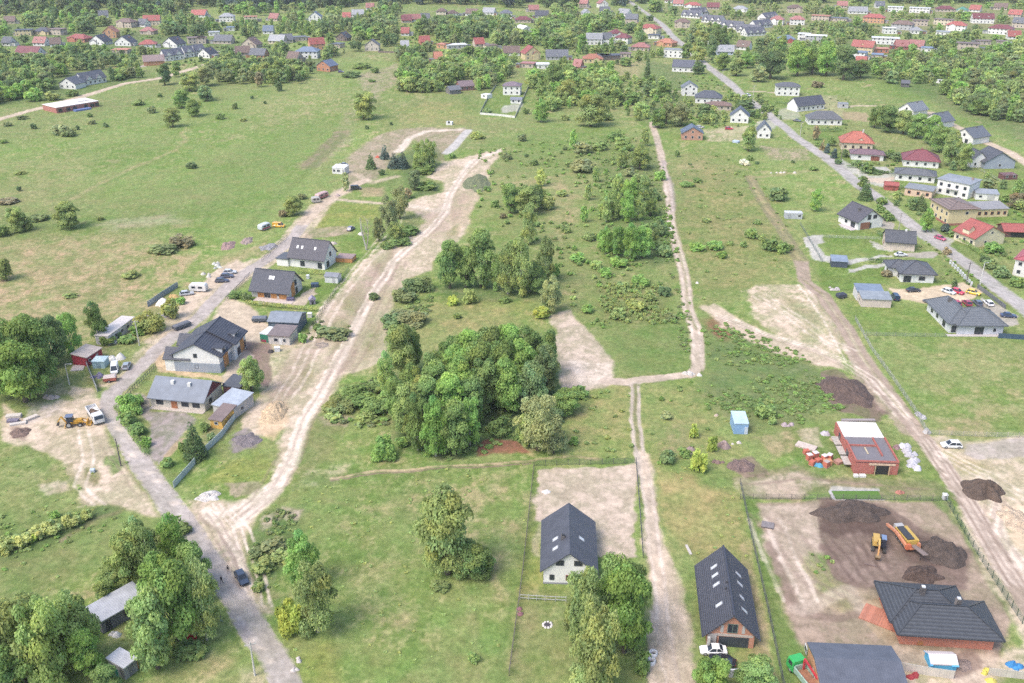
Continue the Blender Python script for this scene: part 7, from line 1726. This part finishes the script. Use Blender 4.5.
fence('board_fence','dark board fence along the road beside the gravel court',[(977,288),(992,299),(1005,309)],1.4,(.16,.17,.19),'solid',2.4)
fence('wire_fence','white wall around the lone villa garden, front',[(480,114.5),(499,116),(515,118)],1.2,(.70,.69,.66),'solid',3)
fence('wire_fence','white wall along the right side of the lone villa',[(515,118),(522,102),(529,86)],1.2,(.70,.69,.66),'solid',3)
fence('wire_fence','grey fence along the left side of the lone villa garden',[(480,114),(488,98),(496,86)],1.2,(.50,.49,.46),'solid',3)
fence('concrete_wall','long pale concrete wall in front of the tent',[(896,669.5),(925,675),(953,679)],1.7,(.50,.46,.42),'solid',2.6,cat='wall',panel=(.56,.51,.46))
fence('concrete_wall','pale concrete wall at the bottom right beside bulk bags',[(988,675),(1040,681)],1.5,(.50,.46,.42),'solid',2.6,cat='wall',panel=(.54,.49,.44))
fence('wire_fence','dark wire fence along the lawn with pale path',[(800,225),(812,245),(822,262)],1.3,(.16,.20,.17),'wire',2.6)
fence('wire_fence','thin wire fence across the green lawn above bungalow',[(822,237.5),(850,238.5),(880,239.5)],1.1,(.55,.55,.52),'wire',2.6)
fence('wire_fence','grey fence along the pale lane at far right',[(905,112),(940,140),(975,168),(1000,182)],1.2,(.42,.40,.38),'rail',3)
fence('board_fence','dark fence along the timber framed house',[(378,52.5),(395,53),(412,54)],1.3,(.20,.15,.14),'solid',3)
# painted panels of the fence at the bottom left
r = tag(empty('panel_fence', (*g(100.5, 684), 0)), 'fence of coloured panels, red, green, navy and white, by the canopy', 'fence')
A_, B_ = Vector((*g(100.5, 684), 0)), Vector((*g(139, 668), 0)); d_ = B_-A_
for k, c in enumerate(((.66,.56,.24),(.55,.66,.74),(.60,.66,.72),(.58,.06,.09),(.08,.30,.22),(.10,.34,.27),(.03,.035,.09),(.34,.42,.60),(.45,.50,.66),(.62,.25,.09))):
    a, e = d_*(k/10), d_*((k+.97)/10); n_ = Vector((-d_.y, d_.x, 0)).normalized()*.04; up = Vector((0,0,1.5))
    MB().add([a-n_, e-n_, e+n_, a+n_, a-n_+up, e-n_+up, e+n_+up, a+n_+up], [(0,3,2,1),(4,5,6,7),(0,1,5,4),(1,2,6,5),(2,3,7,6),(3,0,4,7)]).build('panel', M('paint', c), r)

def hedge(label, pts, w, h, col, seed, name='hedge'):
    P = [Vector((*g(x, y), 0)) for x, y in pts]; rng = np.random.default_rng(seed); L = []
    for i in range(len(P)-1):
        n = max(2, int((P[i+1]-P[i]).length/(w*.55)))
        for k in range(n+1):
            p = P[i].lerp(P[i+1], k/n)-P[0]; L.append(((p.x, p.y, h*.5), (w*.55, w*.55, h*.52)))
    V, T = leaf_cloud(rng, L, int(60*len(L)), .16)
    o = np_mesh(name, V, QF(len(V)//4), LEAF, T); o.location = P[0]; o.color = (*TC[col], 1)
    return tag(o, label, 'hedge')
hedge('long clipped yellow green hedge in front of the orange timber house', [(246,304),(280,308),(316,311)], 1.5, 1.6, 'y', 1)
hedge('clipped yellow green hedge behind the orange timber house', [(300,273),(325,275)], 1.8, 1.6, 'y', 2)
hedge('row of dark clipped cones beside the pale garden path', [(869,262.5),(890,263.5)], 1.2, 1.8, 'd', 3)
hedge('dark green hedge along the drive of the maroon roofed bungalow', [(861,173.5),(893,174)], 1.6, 1.5, 'd', 4)
hedge('dark hedge around the small lawn by the orange red house', [(848,167.5),(867,168.5)], 1.4, 1.3, 'm', 5)
hedge('dark hedge behind the white round windowed house', [(722,108),(756,114)], 2.2, 2.4, 'd', 6)
hedge('green hedge along the lane edge beside the grey plot', [(117,408),(126,424),(136,440),(148,455)], 1.6, 1.0, 'g', 7)

for k, (pts, lb, c) in enumerate((
    ([(884,156),(903,160)], 'dark hedge behind the white annex with maroon and grey roof', 'd'),
    ([(900,188),(934,191)], 'green hedge between the grey roofed and the peach bungalow', 'm'),
    ([(975,213),(1008,215)], 'low green hedge in front of the long yellow annex', 'g'),
    ([(958,240),(976,252),(992,264)], 'uneven green hedge between the red roofed yellow house and road', 'g'),
    ([(908,203),(926,210)], 'dark hedge below the peach bungalow', 'd'),
    ([(699,84.5),(722,86)], 'green hedge in front of the white house at the road bend', 'm'),
    ([(893,263),(918,264.5)], 'low hedge behind the hip roofed white bungalow', 'm'),
    ([(878,234),(890,243)], 'dark hedge between the white gabled house and the beige bungalow', 'd'),
    ([(815,132),(842,131)], 'dark hedge in front of the wide grey hipped bungalow', 'd'),
    ([(938,150),(966,168)], 'loose green hedge left of the blue grey gabled house', 'u'),
    ([(776,103),(800,107)], 'green hedge in front of the white meadow house', 'm'))):
    hedge(lb, pts, 1.8, 1.6, c, 30+k)
# ------------------------------------------------------------------ poles
def pole(x, y, h, c, label, arms=True, name='utility_pole', lamp=False):
    r = tag(empty(name, (*g(x, y), 0), R(20)), label, 'pole')
    MB().tube([(0,0,0),(0,0,h*.5),(0,0,h)], [.17,.14,.10], 8).build('shaft', M('concrete' if sum(c) > .9 else 'wood', c), r)
    if arms:
        o = MB().box(-.9, .9, -.06, .06, h-.6, h-.48).build('crossarm', M('wood', mul(c, .9)), r)
        for k in (-.8, 0, .8): MB().tube([(k,0,h-.47),(k,0,h-.25)], .05, 6).build('insulator', M('paint', (.5,.5,.48)), o)
    if lamp: MB().box(0, 1.2, -.07, .07, h-.15, h).build('lamp_arm', M('metal', (.5,.5,.5)), r); MB().box(1.0, 1.6, -.14, .14, h-.22, h-.1).build('lamp_head', M('paint', (.6,.6,.6)), r)
for x, y, h, c, lb, a, l in (
    (121,466,7,(.16,.14,.14),'dark slender pole on the sandy yard beside the lane',False,False),
    (255,675.5,7,(.58,.56,.52),'pale concrete pole on the verge at the bottom of the lane',True,False),
    (139.5,346,8,(.58,.55,.50),'pale pole beside the long white mobile home',True,False),
    (966,283.5,7.5,(.14,.13,.13),'dark pole beside the white pillar fence',True,False),
    (980,284.5,7.5,(.66,.65,.62),'pale lamp pole at the edge of the diagonal road',False,True),
    (841,159.5,8,(.20,.17,.16),'dark pole beside the orange red hipped house',True,False),
    (898,233,8,(.42,.38,.36),'grey pole between the white gabled house and the road',True,False),
    (753,98,8,(.52,.50,.48),'grey pole at the meadow drive entrance on the road',True,True),
    (800,137,8,(.50,.47,.45),'grey pole by the road above the white blossoming bush',True,True),
    (722,82,8,(.52,.50,.48),'grey pole beside the road below the white bend house',True,True),
    (69.5,385,6,(.55,.53,.48),'short pale pole at the edge of the sandy yard',False,True)):
    pole(x, y, h, c, lb, a, 'utility_pole', l)

# bare birch with two pale stems
r = tag(empty('bare_tree', (*g(366.5, 250), 0)), 'leafless birch with two white stems beside the sandy swath', 'tree')
MB().tube([(0,0,0),(-.5,0,3),(-1.4,0,8),(-1.6,.2,12)], [.3,.25,.16,.04], 8).build('trunk', BIRCHBARK, r)
b = MB(); b.tube([(0,0,.5),(.6,0,3),(1.1,0,7),(.8,0,12)], [.25,.2,.14,.03], 7); rr = np.random.default_rng(4)
for k in range(22):
    z = rr.uniform(4, 11); sx = (-1.2 if k % 2 else 1.0)*min(1, z/8); a = rr.uniform(0, 6.28); L = rr.uniform(1, 2.4)
    b.tube([(sx, 0, z), (sx+L*.6*math.cos(a), L*.6*math.sin(a), z+L*.8), (sx+L*math.cos(a), L*math.sin(a), z+L)], [.06,.04,.012], 4)
b.build('branches', M('wood', (.42,.37,.33)), r)

# ------------------------------------------------------------------ people, each one continuous body
def person(x, y, face, shirt, trousers, label, stride=.18, hair=(.06,.045,.035)):
    v = [(0,0,.95),(0,0,1.2),(0,0,1.42),(0,0,1.53),(0,.01,1.66),(0,.02,1.74), (.1,0,.92),(.11,stride*.5,.5),(.11,stride,.07),(.11,stride+.16,.035), (-.1,0,.92),(-.11,-stride*.4,.5),(-.11,-stride,.07),(-.11,-stride+.16,.035),
         (.19,0,1.40),(.25,-.06,1.13),(.25,.04,.89),(.25,.08,.79), (-.19,0,1.40),(-.25,.05,1.13),(-.25,.14,.91),(-.25,.2,.82)]
    e = [(0,1),(1,2),(2,3),(3,4),(4,5),(0,6),(6,7),(7,8),(8,9),(0,10),(10,11),(11,12),(12,13),(2,14),(14,15),(15,16),(16,17),(2,18),(18,19),(19,20),(20,21)]
    rad = [.15,.14,.13,.055,.10,.06,.09,.065,.045,.035,.09,.065,.045,.035,.06,.045,.033,.03,.06,.045,.033,.03]
    me = bpy.data.meshes.new('person'); me.from_pydata(v, e, [])
    o = bpy.data.objects.new('person', me); COL.objects.link(o)
    o.modifiers.new('s', 'SKIN')
    for i, sv in enumerate(me.skin_vertices[0].data): sv.radius = (rad[i], rad[i]*.8); sv.use_root = (i == 0)
    o.modifiers.new('u', 'SUBSURF').levels = 1; o.modifiers['u'].render_levels = 1
    dg = bpy.context.evaluated_depsgraph_get(); m2 = bpy.data.meshes.new_from_object(o.evaluated_get(dg)); bpy.data.objects.remove(o)
    m2.materials.clear()
    for mm in (M('fabric', shirt), M('fabric', trousers), M('plaster', (.50,.32,.24)), M('rubber', (.05,.04,.04))): m2.materials.append(mm)
    for p in m2.polygons:
        z = p.center.z; p.material_index = 3 if z < .09 else (2 if z > 1.5 or (abs(p.center.x) > .2 and z < .87) else (1 if z < .95 and abs(p.center.x) < .2 else 0)); p.use_smooth = True
    r = link(bpy.data.objects.new('person', m2)); r.location = (*g(x, y), 0.035); r.rotation_euler = (0, 0, R(face))
    tag(r, label, 'person', 'people on the lane')
    MB().add(*hair_cap()).build('hair', M('rubber', hair), r, True)
def hair_cap():
    V = []; Fc = []; n = 10
    for j in range(4):
        t = j/3*1.5
        for i in range(n): a = 6.2832*i/n; V.append((.098*math.sin(t)*math.cos(a), .005-.0+.10*math.sin(t)*math.sin(a)-.012, 1.665+.115*math.cos(t)))
    for j in range(3):
        for i in range(n): Fc.append((j*n+i, j*n+(i+1) % n, (j+1)*n+(i+1) % n, (j+1)*n+i))
    return V, Fc
person(228.5, 573, 200, (.05,.045,.05), (.35,.24,.24), 'person in dark top and pinkish trousers beside the dark blue hatchback')
person(222, 583.5, 150, (.03,.03,.045), (.03,.03,.04), 'person all in black walking at the lane edge by trees')
person(217, 613, 120, (.05,.07,.10), (.04,.05,.08), 'person in dark clothes under the tree at the verge, farther one')
person(221.5, 622, 100, (.05,.06,.09), (.14,.26,.42), 'person in light blue trousers on the verge, nearest the camera')
# ------------------------------------------------------------------ planting: the listed trees, the wooded belts, the weeds
ANCH += [(640,420,'the two rut track'), (680,270,'the straight path'), (760,110,'the diagonal road'), (820,300,'the rutted dirt track')]
ITEMS = [list(t) for t in TREES]
hb = []
for o in scene.objects:
    if o.parent is None and o.get('category') in ('house','garage','shed','building site','building shell','marquee','annex','carport','workshop','barn','mobile home','container'):
        xs, ys = [], []
        for ch in CHILD.get(o.name, []):
            if ch.type != 'MESH': continue
            bb = [o.matrix_basis @ Vector(c) for c in ch.bound_box]
            for p in bb:
                q = pix(p.x, p.y, p.z); xs.append(q[0]); ys.append(q[1])
        if xs: hb.append((min(xs), max(xs), min(ys), max(ys), o.matrix_basis.translation.copy()))
def in_poly(x, y, P):
    ins = False
    for i in range(len(P)):
        (ax, ay), (bx, by) = P[i], P[(i+1) % len(P)]
        if (ay > y) != (by > y) and x < (bx-ax)*(y-ay)/(by-ay)+ax: ins = not ins
    return ins
ROADPX = [WAYS[1][3], WAYS[2][3], WAYS[8][3], WAYS[7][3]]
def near_road(x, y, d):
    for P in ROADPX:
        for i in range(len(P)-1):
            (ax, ay), (bx, by) = P[i], P[i+1]
            t = max(0, min(1, ((x-ax)*(bx-ax)+(y-ay)*(by-ay))/((bx-ax)**2+(by-ay)**2)))
            if abs(x-ax-t*(bx-ax)) < d and abs(y-ay-t*(by-ay)) < d*.6: return True
    return False
brng = np.random.default_rng(77)
for P, sp, th, cols, *only in BELTS:
    x0, x1 = min(p[0] for p in P), max(p[0] for p in P); y0, y1 = min(p[1] for p in P), max(p[1] for p in P)
    n = int((x1-x0)*(y1-y0)/(sp*sp*.27)); done = []
    cand = brng.uniform((x0, y0), (x1, y1), (n*4, 2)); cxy = np.array([g(*c_) for c_ in cand]); grown = cover(cxy[:, 0], cxy[:, 1])[:, 3]
    for (x, y), gr in zip(cand, grown):
        if len(done) >= n: break
        if gr < .45: continue
        if not in_poly(x, y, P): continue
        if any((x-a)**2+((y-b)*1.9)**2 < (sp*.55)**2 for a, b in done): continue
        s = ppm(y); hgt = th*brng.uniform(.6, 1.2)*(1.35 if s < 1.2 else 1); wd = hgt*brng.uniform(.62, 1.0)
        hpx = hgt*s*vfac(y)*.62; wpx = wd*s*.75
        if any(a-wpx*.42 < x < b+wpx*.42 and c+2 < y < d+hpx*.5+1 for a, b, c, d, _q in hb): continue
        if near_road(x, y, wpx*.4+2): continue
        done.append((x, y))
        c = cols[brng.integers(len(cols))]; kind = 'C' if c == 'b' or brng.random() < .06 else ('P' if c in 'dk' and brng.random() < .4 else ('T' if brng.random() < .2 else 'B'))
        if only: kind = 'S'; wpx *= 1.3
        ITEMS.append([kind, x, y, wpx*(.6 if kind in 'TC' else 1), hpx*(1.15 if kind in 'TC' else 1), c])

def size_m(it):
    k, x, y, w, h, c = it[:6]; s = ppm(y); vf = vfac(y)
    # a crown seen from above looks taller by part of its depth
    dep = w*.5*(sT+(y-341.5)/F*cT)*(.35 if k in 'BWPS' else .15)
    return w/s*.98, max(.6, max(h-dep, h*.6)/(s*vf))
for it in ITEMS: it.append(it[3]*it[4])
trees = sorted((it for it in ITEMS if it[0] != 'S'), key=lambda t: -t[6])
shrubs = sorted((it for it in ITEMS if it[0] == 'S'), key=lambda t: -t[6])
print('TREES', len(trees), len(shrubs))
keep = trees[:300] + shrubs[:280]; rest = trees[300:] + shrubs[280:]
# what each one stands by
def relation(it):
    k, x, y, w, h, c = it[:6]
    best = min(ANCH, key=lambda a: math.hypot(a[0]-x, (a[1]-y)*1.6))
    dx, dy = x-best[0], (y-best[1])*1.6
    if abs(dx) > abs(dy): rel = 'right of' if dx > 0 else 'left of'
    else: rel = 'in front of' if dy > 0 else 'behind'
    return rel+' '+best[2]
def sized(it):
    w, h = size_m(it)
    if it[0] == 'S': return 'tiny ' if w < 2.2 else ('wide ' if w > 6.5 else '')
    return 'tall ' if h > 12 else ('small ' if h < 6 else '')
labs = defaultdict(list)
for it in keep:
    lb = '%s%s %s %s' % (sized(it), CW[it[5]], NOUN[it[0]], relation(it)) if it[0] in 'STWC' else '%s%s %s tree %s' % (sized(it), CW[it[5]], KW[it[0]], relation(it))
    labs[lb].append(it)
for lb, L in labs.items():
    L.sort(key=lambda t: t[1])
    for j, it in enumerate(L):
        pr = place_rank(j, len(L)); t_ = lb + ((', '+pr) if pr else '')
        if len(t_.split()) > 16: print('LONG', t_)
        it.append(t_)
def zone(it):
    x, y = it[1], it[2]
    if it[0] == 'S': return 'bushes of the '+('right fields' if x > 600 else 'middle field' if x > 380 else 'left side')
    if y < 128: return 'trees of the far village belt'
    if 385 < x < 600 and 360 < y < 465: return 'trees of the middle grove'
    if x < 220 and y > 480: return 'trees of the bottom left corner'
    return 'trees of the '+('right side' if x > 600 else 'middle field' if x > 380 else 'left side')
KN = {'B': 4, 'T': 3, 'W': 2, 'P': 2, 'C': 2, 'S': 4}
trng = np.random.default_rng(5)
SMALLMESH = {}
for it in keep:
    k, x, y, w, h, c, area, lb = it[:8]
    W_, H_ = size_m(it); var = int(trng.integers(KN[k])); X, Y = g(x, y)
    col = np.array(TC[c])*trng.uniform(.84, 1.18)*np.array((trng.uniform(.95, 1.06), 1, trng.uniform(.94, 1.06)))
    rz = trng.uniform(0, 6.28)
    if area > 250 and k != 'S' or area > 500:
        cm, tm = protos(k, var)
        r = empty(NAME[k], (X, Y, 0), rz, (W_, W_, H_)); tag(r, lb, 'shrub' if k == 'S' else 'tree', zone(it))
        o = link(bpy.data.objects.new('crown', cm), r); o.color = (*col, 1)
        link(bpy.data.objects.new('trunk' if k != 'S' else 'stem', tm), r)
    else:
        if (k, var) not in SMALLMESH:
            V, T, tb = protos(k, var, True)
            nv = len(V); tv = np.array(tb.v); 
            F4 = [tuple(q) for q in QF(nv//4)] + [tuple(i+nv for i in f) for f in tb.f]
            me = bpy.data.meshes.new(NAME[k]); me.from_pydata(np.vstack([V, tv]).tolist(), [], F4)
            a = me.color_attributes.new('tint', 'FLOAT_COLOR', 'POINT'); a.data.foreach_set('color', np.vstack([T, np.ones((len(tv), 4))]).astype(np.float32).ravel())
            me.materials.append(LEAF); me.materials.append(BARK); me.polygons.foreach_set('material_index', [0]*(nv//4)+[1]*len(tb.f))
            SMALLMESH[(k, var)] = me
        o = link(bpy.data.objects.new(NAME[k], SMALLMESH[(k, var)])); o.location = (X, Y, 0); o.rotation_euler = (0, 0, rz); o.scale = (W_, W_, H_); o.color = (*col, 1)
        tag(o, lb, 'shrub' if k == 'S' else 'tree', zone(it))

def merged(name, label, cat, items, tiny=False):
    """many small plants in one mesh: items = (kind, X, Y, width, height, colour)"""
    VV, TT = [], []
    for k, X, Y, W_, H_, col in items:
        V, T, tb = protos(k, int(trng.integers(KN[k])), 2 if tiny else 1)
        a = trng.uniform(0, 6.28); ca, sa = math.cos(a), math.sin(a)
        VV.append(np.column_stack([(V[:, 0]*ca-V[:, 1]*sa)*W_+X, (V[:, 0]*sa+V[:, 1]*ca)*W_+Y, V[:, 2]*H_])); TT.append(T*np.array([*col, 1]))
    V = np.vstack(VV); o = np_mesh(name, V, QF(len(V)//4), LEAF, np.vstack(TT)); o.color = (1, 1, 1, 1)
    return tag(o, label, cat, None, 'stuff')
rit = []
for it in rest:
    W_, H_ = size_m(it); rit.append((it[0], *g(it[1], it[2]), W_, H_, np.array(TC[it[5]])*trng.uniform(.84, 1.18)))
if rit: merged('woodland', 'small distant trees and bushes filling in between the far houses', 'trees', rit, True)
# the forest behind the village
fi = []
frng = np.random.default_rng(9)
for Yr in np.arange(1010, 1720, 17.0):
    xe = Yr*.66
    for Xr in np.arange(-xe, xe, 12.5 if Yr < 1400 else 22):
        X, Y = Xr+frng.uniform(-5, 5), Yr+frng.uniform(-7, 7); px, py = pix(X, Y)
        lim = 11 + 3*math.sin(px*.013) + (-4 if 400 < px < 620 else 0) + (-4 if px > 600 else 0) + (3 if px < 210 else 0)
        if py > lim: continue
        if any(a-3 < px < b+3 and py > c-1 and py < d+9 for a, b, c, d, _q in hb): continue
        if near_road(px, py, 4): continue
        h = frng.uniform(12, 19); c = 'dgmdkgmb'[frng.integers(8)]
        fi.append(('CCBBTP'[frng.integers(6)], X, Y, frng.uniform(10, 15), h, np.array(TC[c])*frng.uniform(.6, .95)))
merged('forest', 'dark mixed forest closing the view behind the village', 'forest', fi, True)

# weeds, brambles, reeds and grass tufts
def scatter(P, dens, kinds, w, h, cols, seed, br=(.75, 1.05)):
    rg = np.random.default_rng(seed); Q = [g(x, y) for x, y in P]; out = []
    x0, x1 = min(q[0] for q in Q), max(q[0] for q in Q); y0, y1 = min(q[1] for q in Q), max(q[1] for q in Q)
    for _ in range(int((x1-x0)*(y1-y0)*dens)):
        X, Y = rg.uniform(x0, x1), rg.uniform(y0, y1)
        if not in_poly(X, Y, Q): continue
        if fbm(np.array([X/7]), np.array([Y/9]), 3, 21)[0] < rg.uniform(.3, .62): continue
        s = rg.uniform(.6, 1.4); out.append(('S', X, Y, w*s, h*s*rg.uniform(.7, 1.2), np.array(TC[cols[rg.integers(len(cols))]])*rg.uniform(*br)))
    return out
merged('weeds', 'dark green weeds and brambles right of the straight path', 'weeds',
       scatter([(702,330),(725,322),(800,352),(828,380),(846,408),(800,425),(740,420),(705,400)], .55, 'S', 1.25, .5, 'gvug', 1) + scatter([(668,270),(690,300),(690,370),(676,330)], .5, 'S', 1.2, .5, 'gvk', 2), True)
merged('weeds', 'tall weeds along the sandy swath and the lane junction', 'weeds',
       scatter([(386,330),(420,290),(436,300),(415,340),(398,345)], .5, 'S', 1.3, .6, 'kgu', 3) + scatter([(330,400),(360,378),(392,372),(398,420),(360,432),(326,428)], .5, 'S', 1.5, .8, 'kugv', 4)
       + scatter([(248,545),(268,512),(300,508),(292,560),(270,592),(252,585)], .8, 'S', 1.0, .6, 'kgu', 5) + scatter([(0,512),(110,508),(125,520),(60,552),(0,575)], .3, 'S', .9, .5, 'vul', 6)
       + scatter([(808,552),(826,552),(852,586),(866,600),(848,612),(822,594),(808,575)], .35, 'S', .9, .5, 'gvu', 27) + scatter([(116,408),(128,402),(150,450),(142,450)], .3, 'S', 1.0, .8, 'gv', 7) + scatter([(304,322),(352,322),(350,340),(310,340)], .3, 'S', 1.2, .6, 'ku', 8), True)
merged('weeds', 'light young scrub scattered over the middle field', 'weeds',
       scatter([(480,150),(640,128),(655,260),(690,330),(600,330),(560,300),(470,200)], .05, 'S', 1.5, 1.3, 'luvg', 15, (.9, 1.15)) + scatter([(690,145),(760,170),(800,250),(760,285),(700,300),(672,180)], .02, 'S', 1.3, .8, 'ulg', 16, (.9, 1.15))
       + scatter([(560,385),(632,384),(632,458),(560,458)], .04, 'S', 1.2, .7, 'uly', 17) + scatter([(645,390),(700,380),(745,430),(745,465),(645,465)], .06, 'S', 1.2, .7, 'ulvg', 18), True)
merged('reeds', 'patch of yellowish green reeds left of the straight path', 'reeds', scatter([(598,286),(663,281),(669,324),(604,328)], .6, 'S', .9, 1.0, 'yul', 9), True)
merged('undergrowth', 'low undergrowth around the feet of the middle grove', 'undergrowth',
       scatter([(390,375),(455,345),(552,340),(570,395),(545,440),(440,462),(390,440)], .14, 'S', 1.6, .8, 'gvu', 10) + scatter([(600,160),(660,150),(680,265),(606,272)], .16, 'S', 1.2, .7, 'lvu', 11) + scatter([(640,215),(668,205),(680,262),(650,268)], .3, 'S', 1.2, .8, 'gv', 14), True)
gt = scatter([(-40,470),(0,430),(300,470),(530,462),(512,690),(-40,690)], .10, 'S', .6, .22, 'lyl', 12, (.85, 1.1)) + scatter([(640,390),(735,420),(745,500),(790,690),(740,690),(690,560),(660,470)], .08, 'S', .6, .22, 'yl', 13, (.85, 1.1))
def off_bare(t):
    A = cover(np.array([t[1]]), np.array([t[2]])); return A[0, 3] > .6
if gt:
    A = cover(np.array([t[1] for t in gt]), np.array([t[2] for t in gt])); gt = [t for t, a in zip(gt, A) if a[3] > .7]
    merged('grass', 'grass tufts standing in the nearer meadows', 'grass', gt, True)
SKY_STR = .15; SUN_STR = 1.1; HAZE = .00008; EXPO = 1.12; DENOISE = False
# ------------------------------------------------------------------ light, sky, air, camera
w = bpy.data.worlds.new("World"); scene.world = w; w.use_nodes = True
wn, wl = w.node_tree.nodes, w.node_tree.links
sky = wn.new('ShaderNodeTexSky'); sky.sky_type = 'NISHITA'; sky.sun_disc = False
SUN_EL, SUN_AZ = 54.0, -128.0        # the sun stands to the left of the view and a little behind the camera
sky.sun_elevation = R(SUN_EL); sky.sun_rotation = R(SUN_AZ)
sky.air_density = 1.0; sky.dust_density = 3.0; sky.ozone_density = 1.0
bg = wn['Background']; bg.inputs['Strength'].default_value = SKY_STR
wl.new(sky.outputs[0], bg.inputs['Color'])
sl = bpy.data.lights.new('sun', 'SUN'); sl.energy = SUN_STR; sl.angle = R(28); sl.color = (1, .95, .88)
so = bpy.data.objects.new('sun', sl); COL.objects.link(so)
so.rotation_euler = (R(90-SUN_EL), 0, R(-SUN_AZ-180))
so.location = (-200, 100, 300)

def haze_box():
    b = MB().box(-4600, 4600, -60, 5300, -1.0, 119.0)
    m = bpy.data.materials.new('air'); m.use_nodes = True
    n, l = m.node_tree.nodes, m.node_tree.links
    n.remove(n['Principled BSDF'])
    pv = n.new('ShaderNodeVolumePrincipled'); pv.inputs['Color'].default_value = (.86, .90, .96, 1)
    pv.inputs['Density'].default_value = HAZE; pv.inputs['Anisotropy'].default_value = .0
    l.new(pv.outputs[0], n['Material Output'].inputs['Volume'])
    tag(b.build('haze', m), 'thin pale haze over the far village', 'haze', None, 'stuff')
if HAZE > 0: haze_box()

cam = bpy.data.cameras.new('camera'); co = bpy.data.objects.new('camera', cam); COL.objects.link(co)
co.location = (0, 0, CH); co.rotation_euler = (R(90)-TH, 0, 0)
cam.sensor_width = 36; cam.lens = F/1024*36; cam.clip_start = 1; cam.clip_end = 30000
scene.camera = co
scene.view_settings.view_transform = 'Standard'; scene.view_settings.look = 'None'
scene.view_settings.exposure = EXPO; scene.view_settings.gamma = 1
scene.render.engine = 'CYCLES'
scene.cycles.max_bounces = 5; scene.cycles.diffuse_bounces = 3; scene.cycles.glossy_bounces = 2; scene.cycles.transmission_bounces = 3
scene.cycles.transparent_max_bounces = 6; scene.cycles.volume_bounces = 0
scene.cycles.use_denoising = DENOISE; scene.cycles.caustics_reflective = False; scene.cycles.caustics_refractive = False
